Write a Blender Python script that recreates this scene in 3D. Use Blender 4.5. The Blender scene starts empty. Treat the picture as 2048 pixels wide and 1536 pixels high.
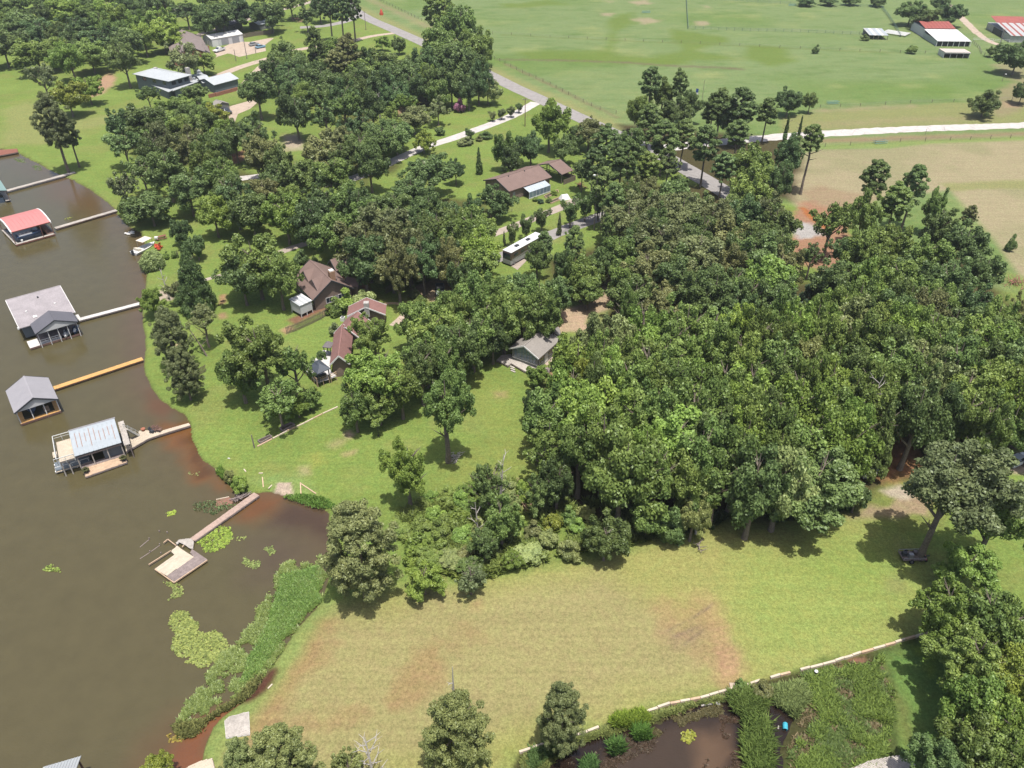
import bpy, math, random
import numpy as np
from mathutils import Vector

SC = bpy.context.scene
COL = SC.collection
R = math.radians

# ------------------------------------------------------------------ camera
FPX, TILT, CAMH = 1609.0, R(35.5), 85.0
cam_d = bpy.data.cameras.new('camera')
cam_d.sensor_width = 36.0
cam_d.lens = 36.0 * FPX / 2048.0
cam_d.clip_start, cam_d.clip_end = 1.0, 9000.0
cam = bpy.data.objects.new('camera', cam_d)
COL.objects.link(cam)
cam.location = (0, 0, CAMH)
cam.rotation_euler = (math.pi / 2 - TILT, 0, 0)
SC.camera = cam

# ------------------------------------------------------------------ light
SUN_TO = Vector((-0.10, 0.22, -1.0)).normalized()      # direction the sunlight travels
sun_el = math.asin(-SUN_TO.z)
sun_az = math.atan2(-SUN_TO.x, -SUN_TO.y)              # clockwise from +Y
world = bpy.data.worlds.new('World')
SC.world = world
world.use_nodes = True
nt = world.node_tree
bg = nt.nodes['Background']
sky = nt.nodes.new('ShaderNodeTexSky')
sky.sky_type = 'NISHITA'
sky.sun_disc = False
sky.sun_elevation = sun_el
sky.sun_rotation = sun_az
sky.air_density, sky.dust_density, sky.ozone_density = 1.0, 4.0, 1.0
nt.links.new(sky.outputs[0], bg.inputs[0])
bg.inputs[1].default_value = 0.115
sun_d = bpy.data.lights.new('sun', 'SUN')
sun_d.energy = 4.5
sun_d.angle = R(0.55)
sun_d.color = (1.0, 0.955, 0.88)
sun = bpy.data.objects.new('sun', sun_d)
COL.objects.link(sun)
sun.rotation_euler = SUN_TO.to_track_quat('-Z', 'Y').to_euler()
vs = SC.view_settings
vs.view_transform = 'Standard'
vs.look = 'None'
vs.exposure = 0.70
vs.gamma = 1.0
vs.use_curve_mapping = False
SC.cycles.max_bounces = 5
SC.cycles.diffuse_bounces = 3
SC.cycles.glossy_bounces = 2
SC.cycles.transmission_bounces = 3
SC.cycles.transparent_max_bounces = 4
SC.cycles.caustics_reflective = False
SC.cycles.caustics_refractive = False

LAND = 0.35     # height of the lawns above the lake
CT, ST = math.cos(TILT), math.sin(TILT)


def gp(x, y, z=LAND):
    """where the sight line through photo point x, y meets height z"""
    u, v = (x - 1024) / FPX, (768 - y) / FPX
    d = (u, CT + v * ST, -ST + v * CT)
    k = (z - CAMH) / d[2]
    return Vector((d[0] * k, d[1] * k, z))


def pix(p):
    q = (p[0], p[1], p[2] - CAMH)
    Z = q[1] * CT - q[2] * ST
    Y = q[1] * ST + q[2] * CT
    return 1024 + FPX * q[0] / Z, 768 - FPX * Y / Z


def scale_at(p):
    return FPX / (p[1] * CT + (CAMH - p[2]) * ST)


def height_from(base, ytop):
    lo, hi = 0.0, 60.0
    for _ in range(30):
        m = (lo + hi) / 2
        if pix((base.x, base.y, base.z + m))[1] > ytop:
            lo = m
        else:
            hi = m
    return lo


# ------------------------------------------------------------------ materials
def new_mat(name):
    m = bpy.data.materials.new(name)
    m.use_nodes = True
    return m, m.node_tree.nodes, m.node_tree.links, m.node_tree.nodes['Principled BSDF']


MATS = {}


def mat(name, col, rough=0.7, amt=0.25, scale=1.5, bump=0.0, metal=0.0, stripes=None, fine=12.0, spec=0.3):
    """solid colour broken up by two scales of noise, optionally by fine grain lines"""
    if name in MATS:
        return MATS[name]
    m, N, L, P = new_mat(name)
    tc = N.new('ShaderNodeTexCoord')
    n1 = N.new('ShaderNodeTexNoise')
    n1.inputs['Scale'].default_value = scale
    n1.inputs['Detail'].default_value = 6
    n1.inputs['Roughness'].default_value = 0.65
    L.new(tc.outputs['Object'], n1.inputs['Vector'])
    n2 = N.new('ShaderNodeTexNoise')
    n2.inputs['Scale'].default_value = fine
    n2.inputs['Detail'].default_value = 3
    L.new(tc.outputs['Object'], n2.inputs['Vector'])
    add = N.new('ShaderNodeMath')
    add.operation = 'ADD'
    L.new(n1.outputs['Fac'], add.inputs[0])
    L.new(n2.outputs['Fac'], add.inputs[1])
    mr = N.new('ShaderNodeMapRange')
    mr.inputs['From Min'].default_value = 0.7
    mr.inputs['From Max'].default_value = 1.3
    mr.inputs['To Min'].default_value = 1.0 - amt
    mr.inputs['To Max'].default_value = 1.0 + amt
    L.new(add.outputs[0], mr.inputs['Value'])
    mul = N.new('ShaderNodeVectorMath')
    mul.operation = 'SCALE'
    k_ = 0.60 if ('shingle' in name or 'roofing' in name) else 0.62 if 'roof' in name else 0.70
    col = tuple(c * k_ for c in col[:3])
    mul.inputs[0].default_value = col
    L.new(mr.outputs[0], mul.inputs['Scale'])
    out = mul.outputs[0]
    if stripes:
        axis, freq, dark = stripes
        sep = N.new('ShaderNodeSeparateXYZ')
        L.new(tc.outputs['Object'], sep.inputs[0])
        mm = N.new('ShaderNodeMath')
        mm.operation = 'MULTIPLY'
        mm.inputs[1].default_value = freq
        L.new(sep.outputs[axis], mm.inputs[0])
        fr = N.new('ShaderNodeMath')
        fr.operation = 'FRACT'
        L.new(mm.outputs[0], fr.inputs[0])
        lt = N.new('ShaderNodeMath')
        lt.operation = 'LESS_THAN'
        lt.inputs[1].default_value = 0.14
        L.new(fr.outputs[0], lt.inputs[0])
        mx = N.new('ShaderNodeMix')
        mx.data_type = 'RGBA'
        L.new(lt.outputs[0], mx.inputs['Factor'])
        L.new(out, mx.inputs['A'])
        mx.inputs['B'].default_value = (col[0] * dark, col[1] * dark, col[2] * dark, 1)
        out = mx.outputs['Result']
    L.new(out, P.inputs['Base Color'])
    P.inputs['Roughness'].default_value = rough
    P.inputs['Metallic'].default_value = metal
    P.inputs['Specular IOR Level'].default_value = spec
    if bump:
        b = N.new('ShaderNodeBump')
        b.inputs['Strength'].default_value = bump
        b.inputs['Distance'].default_value = 0.05
        L.new(n2.outputs['Fac'], b.inputs['Height'])
        L.new(b.outputs[0], P.inputs['Normal'])
    MATS[name] = m
    return m


# ------------------------------------------------------------------ mesh building
class MB:
    def __init__(self):
        self.v, self.f = [], []

    def poly(self, pts):
        b = len(self.v)
        self.v += [tuple(p) for p in pts]
        self.f.append(tuple(range(b, b + len(pts))))
        return self

    def hexa(self, p):
        """eight corners: four below (counter-clockwise from above), four above"""
        b = len(self.v)
        self.v += [tuple(q) for q in p]
        for q in ((3, 2, 1, 0), (4, 5, 6, 7), (0, 1, 5, 4), (1, 2, 6, 5), (2, 3, 7, 6), (3, 0, 4, 7)):
            self.f.append(tuple(b + i for i in q))
        return self

    def box(self, x0, y0, z0, x1, y1, z1):
        return self.hexa([(x0, y0, z0), (x1, y0, z0), (x1, y1, z0), (x0, y1, z0),
                          (x0, y0, z1), (x1, y0, z1), (x1, y1, z1), (x0, y1, z1)])

    def slab(self, quad, th):
        """plate of thickness th (downwards) under a quad of 3-D points"""
        lo = [(p[0], p[1], p[2] - th) for p in quad]
        return self.hexa(list(lo) + list(quad))

    def prism(self, pts, z0, z1):
        """vertical prism over an outline in plan"""
        a = sum(pts[i][0] * pts[(i + 1) % len(pts)][1] - pts[(i + 1) % len(pts)][0] * pts[i][1] for i in range(len(pts)))
        if a < 0:
            pts = pts[::-1]
        n, b = len(pts), len(self.v)
        self.v += [(p[0], p[1], z0) for p in pts] + [(p[0], p[1], z1) for p in pts]
        self.f.append(tuple(b + i for i in range(n))[::-1])
        self.f.append(tuple(b + n + i for i in range(n)))
        for i in range(n):
            j = (i + 1) % n
            self.f.append((b + i, b + j, b + n + j, b + n + i))
        return self

    def bar(self, p, q, w, h=None):
        """beam of section w x h from p to q"""
        h = h or w
        p, q = Vector(p), Vector(q)
        d = (q - p).normalized()
        s = d.cross(Vector((0, 0, 1)))
        if s.length < 1e-3:
            s = Vector((1, 0, 0))
        s.normalize()
        u = s.cross(d).normalized()
        s, u = s * w / 2, u * h / 2
        return self.hexa([p - s - u, p + s - u, q + s - u, q - s - u, p - s + u, p + s + u, q + s + u, q - s + u])

    def tube(self, pts, rad, n=6):
        b = len(self.v)
        for i, p in enumerate(pts):
            p = Vector(p)
            d = Vector(pts[min(i + 1, len(pts) - 1)]) - Vector(pts[max(i - 1, 0)])
            d.normalize()
            s = d.cross(Vector((0.3, 1, 0.1))).normalized()
            u = d.cross(s)
            for k in range(n):
                a = 2 * math.pi * k / n
                self.v.append(tuple(p + (s * math.cos(a) + u * math.sin(a)) * rad[i]))
        for i in range(len(pts) - 1):
            for k in range(n):
                j = (k + 1) % n
                self.f.append((b + i * n + k, b + i * n + j, b + (i + 1) * n + j, b + (i + 1) * n + k))
        self.f.append(tuple(b + (len(pts) - 1) * n + k for k in range(n)))
        return self

    def mesh(self, name, m):
        me = bpy.data.meshes.new(name)
        me.from_pydata(self.v, [], self.f)
        me.materials.append(m)
        me.update()
        return me

    def build(self, name, m, parent=None, **props):
        o = bpy.data.objects.new(name, self.mesh(name, m))
        COL.objects.link(o)
        if parent is not None:
            o.parent = parent
        for k, v in props.items():
            o[k] = v
        return o


def thing(name, label, cat, loc=(0, 0, 0), rz=0.0, group=None):
    o = bpy.data.objects.new(name, None)
    COL.objects.link(o)
    o.empty_display_size = 0.5
    o.location = loc
    o.rotation_euler = (0, 0, rz)
    o['label'] = label
    o['category'] = cat
    if group:
        o['group'] = group
    return o


def tag(o, label, cat, group=None, kind=None):
    o['label'] = label
    o['category'] = cat
    if group:
        o['group'] = group
    if kind:
        o['kind'] = kind
    return o


def kids(o):
    return [c for c in bpy.data.objects if c.parent == o]


def copy_tree(o, loc, rz, label, children=None):
    r = o.copy()
    COL.objects.link(r)
    r.location = loc
    r.rotation_euler = (0, 0, rz)
    r['label'] = label
    for ch in (children if children is not None else kids(o)):
        c = ch.copy()
        COL.objects.link(c)
        c.parent = r
        for g in kids(ch):
            d = g.copy()
            COL.objects.link(d)
            d.parent = c
    return r
# ------------------------------------------------------------------ ground shape and colours
rng = np.random.default_rng(7)


def P2(pts, z=LAND):
    return np.array([[gp(x, y, z).x, gp(x, y, z).y] for x, y in pts])


def sdist(px, py, poly):
    """signed distance to a closed outline, positive inside"""
    n = len(poly)
    dmin = np.full(px.shape, 1e18)
    inside = np.zeros(px.shape, bool)
    for i in range(n):
        ax, ay = poly[i]
        bx, by = poly[(i + 1) % n]
        ex, ey = bx - ax, by - ay
        t = np.clip(((px - ax) * ex + (py - ay) * ey) / (ex * ex + ey * ey + 1e-12), 0, 1)
        dmin = np.minimum(dmin, (px - ax - t * ex) ** 2 + (py - ay - t * ey) ** 2)
        if by != ay:
            c = ((ay > py) != (by > py)) & (px < ex * (py - ay) / (by - ay) + ax)
            inside ^= c
    d = np.sqrt(dmin)
    return np.where(inside, d, -d)


def ldist(px, py, line):
    dmin = np.full(px.shape, 1e18)
    for i in range(len(line) - 1):
        ax, ay = line[i]
        bx, by = line[i + 1]
        ex, ey = bx - ax, by - ay
        t = np.clip(((px - ax) * ex + (py - ay) * ey) / (ex * ex + ey * ey + 1e-12), 0, 1)
        dmin = np.minimum(dmin, (px - ax - t * ex) ** 2 + (py - ay - t * ey) ** 2)
    return np.sqrt(dmin)


_tab = rng.random((256, 256))


def vnoise(x, y, s, seed=0):
    x = x / s + seed * 17.3
    y = y / s + seed * 31.7
    xi, yi = np.floor(x).astype(int), np.floor(y).astype(int)
    fx, fy = x - xi, y - yi
    fx, fy = fx * fx * (3 - 2 * fx), fy * fy * (3 - 2 * fy)
    g = lambda a, b: _tab[a & 255, b & 255]
    return (g(xi, yi) * (1 - fx) + g(xi + 1, yi) * fx) * (1 - fy) + (g(xi, yi + 1) * (1 - fx) + g(xi + 1, yi + 1) * fx) * fy


def fbm(x, y, s, seed=0, oct=3):
    v, a, t = 0, 1.0, 0
    for i in range(oct):
        v = v + a * vnoise(x, y, s / 2 ** i, seed + i)
        t += a
        a *= 0.55
    return v / t


LAKE_PX = [(-150, 292), (0, 298), (36, 306), (60, 318), (90, 335), (122, 350), (150, 362), (178, 378), (203, 396), (226, 414),
           (238, 432), (250, 446), (264, 456), (282, 464), (288, 478), (291, 490), (287, 505), (291, 525), (295, 545), (293, 562),
           (294, 582), (287, 602), (285, 625), (290, 660), (293, 700), (288, 722), (291, 750), (300, 775), (320, 797), (342, 815),
           (366, 828), (379, 843), (383, 860), (386, 880), (396, 902), (411, 924), (432, 938), (447, 952), (470, 970), (492, 986),
           (520, 986), (543, 984), (556, 988), (580, 992), (592, 1002), (615, 1008), (638, 1014), (655, 1026), (662, 1060), (668, 1110),
           (655, 1170), (637, 1212), (608, 1245), (582, 1277), (545, 1333), (512, 1381), (480, 1408), (450, 1432), (425, 1457), (413, 1485),
           (405, 1515), (398, 1560), (390, 1640)]
LAKE = np.vstack([P2(LAKE_PX, 0.0), [[-75, -500], [-2600, -500], [-2600, 265], [-500, 262]]])
POOL_PX = [(1085, 1545), (1130, 1500), (1180, 1478), (1240, 1462), (1290, 1452), (1330, 1440), (1370, 1425), (1410, 1405), (1445, 1398),
           (1462, 1420), (1478, 1445), (1470, 1480), (1490, 1500), (1505, 1530), (1530, 1560), (1400, 1640), (1200, 1640)]
POOL2_PX = [(1520, 1415), (1560, 1420), (1590, 1440), (1575, 1470), (1560, 1500), (1570, 1560), (1540, 1560), (1530, 1500), (1515, 1460)]
POOL = P2(POOL_PX, 0.0)
POOL2 = P2(POOL2_PX, 0.0)
WALL_PX = [(1038, 1506), (1095, 1487), (1175, 1463), (1220, 1446), (1290, 1424), (1340, 1408), (1400, 1396), (1455, 1380), (1480, 1372),
           (1500, 1368), (1560, 1350), (1620, 1336), (1670, 1322), (1722, 1306), (1770, 1292), (1830, 1274), (1888, 1257), (1930, 1244)]
WALL = P2(WALL_PX)
MARSH_PX = WALL_PX + [(1900, 1300), (1790, 1320), (1790, 1400), (1800, 1500), (1810, 1640), (980, 1640)]
MARSH = P2(MARSH_PX)

# lines of the tensor grid: fine where the camera is close, coarse to the horizon
def axis_lines(bands):
    out = [bands[0][0]]
    for a, b, s in bands:
        n = max(1, int(round((b - a) / s)))
        out += list(a + (b - a) * (np.arange(n) + 1) / n)
    return np.array(out)


gx = axis_lines([(-2600, -500, 300), (-500, -300, 10), (-300, -200, 1.6), (-200, -110, 0.9), (-110, 80, 0.42), (80, 150, 0.8), (150, 300, 1.5), (300, 500, 10), (500, 2600, 300)])
gy = axis_lines([(-500, 30, 25), (30, 125, 0.42), (125, 230, 0.7), (230, 400, 1.1), (400, 540, 2.0), (540, 900, 12), (900, 4500, 300)])
X, Y = np.meshgrid(gx, gy)
NX, NY = len(gx), len(gy)
X = X.ravel()
Y = Y.ravel()

d_lake = -sdist(X, Y, LAKE) + (fbm(X, Y, 3.0, 3) - 0.5) * 0.7      # metres inland of the shoreline
H = np.clip(0.02 + d_lake * 0.45, -1.6, LAND)
H = np.where(d_lake < 0, np.maximum(-1.6, d_lake * 0.16 - 0.03), H)
d_marsh = sdist(X, Y, MARSH)
H = np.where(d_marsh > 0, LAND - np.clip(d_marsh * 1.5, 0, 0.27), H)
d_pool = np.maximum(sdist(X, Y, POOL), sdist(X, Y, POOL2)) + (fbm(X, Y, 2.0, 9) - 0.5) * 1.6
H = np.where(d_pool > -0.5, np.minimum(H, np.clip(0.06 - (d_pool + 0.5) * 0.16, -0.5, 1)), H)

def lin(c):
    """sRGB 0-255 look in the photograph -> albedo under this light"""
    c = np.array(c, float)
    g = c.mean()
    c = g + (c - g) * (0.76 if c[0] > c[1] else 0.92)
    return (c / 255.0) ** 2.2 * 0.405


C = np.zeros((len(X), 3))
G_PAST = lin((138, 160, 102))
G_LAWN = lin((130, 158, 74))
C[:] = G_PAST


def blend(m, col):
    global C
    m = np.clip(m, 0, 1)[:, None]
    C = C * (1 - m) + np.asarray(col)[None, :] * m


def sstep(d, soft):
    return np.clip(d / soft + 0.5, 0, 1)


def paint(px_pts, rgb, soft=1.0, amt=1.0, rag=0.0, rs=3.0, seed=1, lo=0.0):
    poly = P2(px_pts)
    pad = soft + rag + 2
    idx = np.nonzero((X > poly[:, 0].min() - pad) & (X < poly[:, 0].max() + pad) & (Y > poly[:, 1].min() - pad) & (Y < poly[:, 1].max() + pad))[0]
    if not len(idx):
        return
    x, y = X[idx], Y[idx]
    d = sdist(x, y, poly)
    if rag:
        d = d + (fbm(x, y, rs, seed) - 0.5) * 2 * rag
    m = np.clip(d / soft + 0.5, 0, 1) * amt
    if lo:
        m = m * np.clip((fbm(x, y, rs * 1.7, seed + 5) - lo) * 6, 0, 1)
    m = m[:, None]
    C[idx] = C[idx] * (1 - m) + lin(rgb)[None, :] * m


def stroke(px_pts, rgb, w, soft=0.6, amt=1.0, rag=0.0, seed=2):
    line = P2(px_pts)
    x0, y0 = line.min(0) - w - 3
    x1, y1 = line.max(0) + w + 3
    idx = np.nonzero((X > x0) & (X < x1) & (Y > y0) & (Y < y1))[0]
    if not len(idx):
        return
    x, y = X[idx], Y[idx]
    d = w / 2 - ldist(x, y, line)
    if rag:
        d = d + (fbm(x, y, 2.5, seed) - 0.5) * 2 * rag
    m = (np.clip(d / soft + 0.5, 0, 1) * amt)[:, None]
    C[idx] = C[idx] * (1 - m) + lin(rgb)[None, :] * m


# broad variation
n_big = fbm(X, Y, 42, 11)
n_mid = fbm(X, Y, 14, 21)
n_fine = fbm(X * 0.5, Y, 4, 31)
blend((n_big - 0.5) * 2.4, lin((120, 150, 74)))
blend((0.46 - n_mid) * 2.2, lin((160, 172, 108)))
blend((n_fine - 0.58) * 2.2, lin((110, 142, 76)))
blend((fbm(X * 0.25, Y, 2.2, 37) - 0.55) * 1.6, lin((104, 134, 70)))
# everything this side of the road is yard grass
YARD = [(-200, -60), (640, -60), (720, 20), (830, 80), (1000, 165), (1170, 240), (1300, 300), (1460, 390), (1640, 420), (1900, 560), (2100, 600), (2100, 1700), (-200, 1700)]
paint(YARD, (138, 162, 80), soft=3)
YL = sdist(X, Y, P2(YARD))
m = YL > -4
C[m] = C[m] * (0.86 + 0.28 * fbm(X[m], Y[m], 9, 41))[:, None]
k = np.clip((fbm(X, Y, 7, 55) - 0.56) * 4, 0, 0.55) * (YL > 0)
blend(k, lin((150, 158, 88)))

# pasture details
for pts in ([(1236, 30), (1262, 25), (1262, 45), (1240, 60), (1225, 105), (1195, 118), (1215, 85), (1222, 50)],
            [(1350, 60), (1450, 75), (1450, 85), (1400, 100), (1470, 118), (1340, 125), (1290, 118), (1360, 100)],
            [(1040, 105), (1200, 100), (1300, 118), (1420, 128), (1250, 128), (1060, 118)],
            [(1500, 92), (1570, 95), (1590, 122), (1540, 130), (1490, 115)],
            [(1000, 8), (1090, 2), (1120, 8), (1060, 14), (1010, 16)]):
    paint(pts, (122, 146, 66), soft=6, amt=0.8, rag=5, rs=16, seed=4)
for pts in ([(1262, 38), (1300, 35), (1322, 40), (1290, 48)], [(1262, 3), (1290, 2), (1310, 7), (1275, 11)], [(1392, 43), (1415, 43), (1420, 49), (1400, 51)],
            [(1405, 11), (1420, 10), (1422, 16), (1408, 17)], [(1200, 26), (1225, 27), (1220, 32), (1203, 31)], [(1208, 1), (1226, 2), (1220, 6)]):
    paint(pts, (186, 170, 128), soft=4, amt=0.9, rag=4, rs=7, seed=6)
stroke([(1000, 119), (1060, 120), (1150, 121), (1250, 125), (1330, 131), (1420, 134), (1480, 138)], (134, 124, 88), 2.6, soft=2.5, amt=0.85, rag=1.5)
stroke([(1005, 70), (1100, 75), (1250, 82), (1400, 88), (1600, 98), (1800, 106)], (128, 140, 80), 1.2, soft=1.6, amt=0.7, rag=0.6)
stroke([(1010, 128), (1080, 160), (1150, 195), (1235, 235)], (150, 140, 96), 1.6, soft=2, amt=0.8, rag=1)
# verges of the county road
stroke([(705, 10), (829, 68), (980, 140), (1024, 160), (1079, 184), (1175, 228), (1235, 255)], (164, 164, 106), 5, soft=5, amt=0.9, rag=2)
stroke([(740, 0), (850, 50), (950, 105)], (176, 158, 112), 4, soft=5, amt=0.7, rag=2)
# strips either side of the lane on the right
paint([(1560, 236), (1650, 224), (1950, 204), (2100, 200), (2100, 252), (1660, 262), (1560, 270)], (158, 160, 102), soft=3, amt=0.85, rag=2, rs=8)
stroke([(1640, 222), (1720, 217), (1820, 212)], (180, 164, 116), 3, soft=5, amt=0.8, rag=2)
stroke([(1650, 250), (1800, 240), (1960, 236)], (176, 160, 112), 4, soft=6, amt=0.6, rag=2.5)
stroke([(1650, 283), (1800, 277), (2100, 268)], (172, 144, 104), 5, soft=3, amt=0.85, rag=1)
stroke([(1640, 292), (1770, 290), (2100, 276)], (150, 170, 96), 6, soft=3, amt=0.85)
paint([(2010, 168), (2060, 150), (2100, 200), (2000, 232), (1985, 222)], (168, 154, 108), soft=4, amt=0.85, rag=3, rs=8)
paint([(1990, 130), (2060, 120), (2060, 170), (2010, 160)], (176, 160, 116), soft=4, amt=0.7, rag=3, rs=8)
paint([(2000, 202), (2035, 206), (2040, 214), (2008, 216)], (190, 160, 118), soft=2, amt=0.9, rag=1.5)
# hay field
HAY = [(1560, 318), (1640, 300), (1780, 298), (1860, 288), (2100, 279), (2100, 600), (2045, 560), (1990, 480), (1900, 380), (1600, 420), (1560, 380)]
paint(HAY, (186, 172, 126), soft=2)
paint(HAY, (168, 164, 112), soft=2, amt=0.75, rag=0, rs=9, seed=8, lo=0.52)
paint([(1880, 366), (2100, 358), (2100, 376), (1900, 382)], (160, 162, 104), soft=2, amt=0.9, rag=1)
paint([(1995, 535), (2060, 560), (2100, 600), (2020, 580)], (140, 158, 86), soft=3)
# bare clay clearing behind the wood
paint([(1585, 430), (1605, 405), (1660, 400), (1700, 440), (1690, 520), (1650, 545), (1600, 520), (1575, 490)], (192, 140, 104), soft=2, rag=3, rs=6, seed=9)
stroke([(1606, 418), (1622, 430), (1650, 455)], (206, 122, 62), 2.2, soft=1.2, rag=0.8)
paint([(1585, 440), (1625, 445), (1640, 470), (1600, 480)], (196, 190, 184), soft=2, rag=2, rs=3)
paint([(1600, 385), (1640, 370), (1760, 395), (1700, 420), (1630, 412)], (182, 156, 116), soft=3, rag=2, rs=5)
# litter under the woods
LITTER = (92, 78, 52)
for pts in ([(1060, 800), (1180, 650), (1240, 600), (1400, 560), (1640, 560), (1900, 500), (2060, 640), (2060, 880), (1800, 985), (1600, 1030), (1330, 1070), (1180, 1060), (1080, 960)],
            [(1240, 360), (1460, 380), (1560, 420), (1560, 600), (1250, 620)],
            [(240, 250), (500, 200), (740, 230), (800, 330), (640, 430), (440, 420), (280, 380)],
            [(540, 140), (800, 110), (960, 160), (960, 215), (760, 220), (560, 200)],
            [(670, 390), (980, 400), (980, 540), (700, 560)],
            [(720, 640), (860, 600), (1110, 560), (1110, 640), (1010, 700), (820, 800), (720, 800)],
            [(1080, 520), (1240, 470), (1250, 580), (1100, 600)],
            [(1240, 250), (1600, 280), (1580, 400), (1280, 330)]):
    right = pts[0][0] > 1000
    paint(pts, LITTER, soft=4, amt=0.9 if right else 0.75, rag=3, rs=9, seed=12, lo=0.0 if right else 0.47)
paint([(1280, 600), (1900, 620), (1880, 860), (1300, 900)], (150, 96, 62), soft=4, amt=0.7, rag=4, rs=6, seed=14, lo=0.45)
# clearings in the wood and yards
paint([(1780, 965), (1830, 960), (1880, 1000), (1900, 1060), (1800, 1060), (1700, 1050), (1700, 1040)], (140, 152, 80), soft=2, rag=1.5)
paint([(1700, 1036), (1760, 1012), (1830, 985), (1870, 990), (1850, 1030), (1760, 1035)], (184, 158, 118), soft=1.2, amt=0.95, rag=1.2, rs=3)
paint([(1765, 982), (1800, 972), (1830, 985), (1815, 997), (1780, 994)], (206, 190, 160), soft=1, rag=0.6)
paint([(1740, 880), (1820, 870), (1840, 950), (1760, 960)], (178, 124, 78), soft=2, rag=2, rs=3)
paint([(2000, 915), (2060, 900), (2060, 950), (2010, 945)], (200, 178, 146), soft=1)
paint([(1108, 655), (1125, 622), (1178, 600), (1205, 575), (1250, 572), (1262, 600), (1215, 622), (1165, 640), (1172, 662), (1120, 668)], (206, 176, 138), soft=1.2, rag=1.2, rs=4)
stroke([(1168, 655), (1165, 640), (1130, 630), (1105, 660)], (212, 178, 140), 2.2, soft=0.8)
paint([(1180, 628), (1215, 622), (1205, 650), (1170, 648)], (150, 158, 96), soft=1)
paint([(1093, 745), (1110, 720), (1135, 690), (1150, 700), (1115, 750), (1098, 770)], (196, 150, 106), soft=1.5, amt=0.8, rag=1)
paint([(1028, 716), (1062, 735), (1075, 730), (1050, 706)], (206, 140, 84), soft=0.6)
# sandy court and stones
paint([(812, 592), (822, 574), (862, 560), (905, 540), (928, 548), (905, 585), (905, 600), (868, 606), (852, 596)], (212, 184, 142), soft=1, rag=0.8)
paint([(640, 625), (665, 600), (700, 585), (715, 590), (690, 610), (655, 632)], (206, 168, 120), soft=0.8)
paint([(575, 640), (620, 618), (700, 570), (730, 560), (740, 580), (690, 600), (640, 625), (590, 650)], (158, 112, 84), soft=1, rag=0.6)
paint([(560, 660), (580, 650), (590, 658), (572, 668)], (206, 160, 116), soft=1)
paint([(440, 590), (452, 588), (452, 605), (438, 610)], (198, 150, 104), soft=0.8)
paint([(436, 628), (450, 625), (455, 636), (440, 638)], (190, 150, 106), soft=0.8)
paint([(350, 688), (362, 685), (364, 700), (352, 700)], (200, 170, 130), soft=0.8)
paint([(308, 582), (345, 582), (350, 598), (318, 606), (304, 592)], (206, 186, 158), soft=0.6, rag=0.4)
paint([(180, 170), (215, 145), (235, 148), (232, 165), (205, 185), (180, 200), (172, 190)], (206, 162, 122), soft=2, rag=2, rs=5)
paint([(0, 220), (60, 200), (170, 235), (300, 215), (300, 235), (160, 255), (90, 285), (0, 292)], (164, 166, 104), soft=5, amt=0.7, rag=4, rs=9)
paint([(455, 312), (488, 300), (490, 320), (465, 330)], (182, 130, 96), soft=2, rag=1)
paint([(565, 275), (600, 265), (610, 300), (575, 300)], (204, 184, 152), soft=3, rag=2)
paint([(785, 220), (800, 205), (815, 215), (800, 235)], (190, 156, 110), soft=3, rag=2)
# central lawn patches
paint([(688, 866), (698, 862), (708, 868), (700, 876), (690, 874)], (226, 190, 150), soft=1, rag=0.5, rs=1.5)
paint([(655, 890), (680, 880), (690, 880), (668, 895), (652, 896)], (176, 170, 104), soft=1.5, rag=0.8)
paint([(686, 907), (712, 900), (708, 908), (690, 912)], (190, 172, 110), soft=1, amt=0.8, rag=0.6)
paint([(600, 935), (618, 932), (620, 948), (604, 950)], (190, 178, 116), soft=1.2, amt=0.8, rag=0.6)
paint([(615, 908), (640, 905), (650, 925), (625, 935)], (170, 174, 88), soft=2, amt=0.7)
paint([(505, 955), (560, 945), (620, 965), (640, 1000), (600, 1000), (540, 975), (500, 972)], (146, 172, 96), soft=2, amt=0.8, rag=1.5)
paint([(930, 740), (1050, 770), (1040, 900), (980, 860), (920, 800)], (150, 166, 84), soft=4, amt=0.6, rag=3, rs=6)
paint([(940, 880), (1060, 890), (1060, 960), (900, 990), (850, 975)], (150, 162, 84), soft=4, amt=0.7, rag=3, rs=6)
paint([(985, 785), (1012, 782), (1015, 796), (990, 797)], (184, 160, 104), soft=1.2, amt=0.7, rag=0.7)
paint([(830, 590), (850, 610), (820, 650), (790, 640), (800, 600)], (158, 160, 90), soft=2, amt=0.7, rag=1)
# mown field near the camera: yellowed, with red clay showing through
FIELD = [(640, 1215), (760, 1180), (1000, 1160), (1240, 1100), (1500, 1050), (1720, 1040), (1880, 1120), (1960, 1235), (1700, 1312), (1480, 1370), (1290, 1424), (1030, 1510), (980, 1640), (380, 1640), (420, 1480), (520, 1390), (590, 1275)]
paint(FIELD, (172, 173, 101), soft=3, rag=1.5)
paint([(560, 1330), (640, 1230), (900, 1190), (1200, 1150), (1350, 1230), (1480, 1330), (1000, 1480), (420, 1640), (440, 1480)], (180, 168, 106), soft=5, amt=0.75, rag=3, rs=8)
paint([(1500, 1090), (1860, 1110), (1900, 1230), (1680, 1300), (1520, 1330), (1480, 1200)], (158, 176, 92), soft=6, amt=0.85, rag=3, rs=8)
paint([(1620, 1060), (1780, 1060), (1800, 1140), (1700, 1180), (1600, 1140)], (146, 172, 84), soft=5, amt=0.6, rag=3, rs=5)
stroke([(640, 1222), (590, 1290), (540, 1370), (470, 1430), (430, 1500)], (146, 168, 92), 3.2, soft=2, amt=0.85, rag=0.8)
stroke([(650, 1250), (620, 1310), (570, 1380), (530, 1440), (480, 1520)], (184, 134, 88), 1.8, soft=2.5, amt=0.54, rag=1.2)
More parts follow.
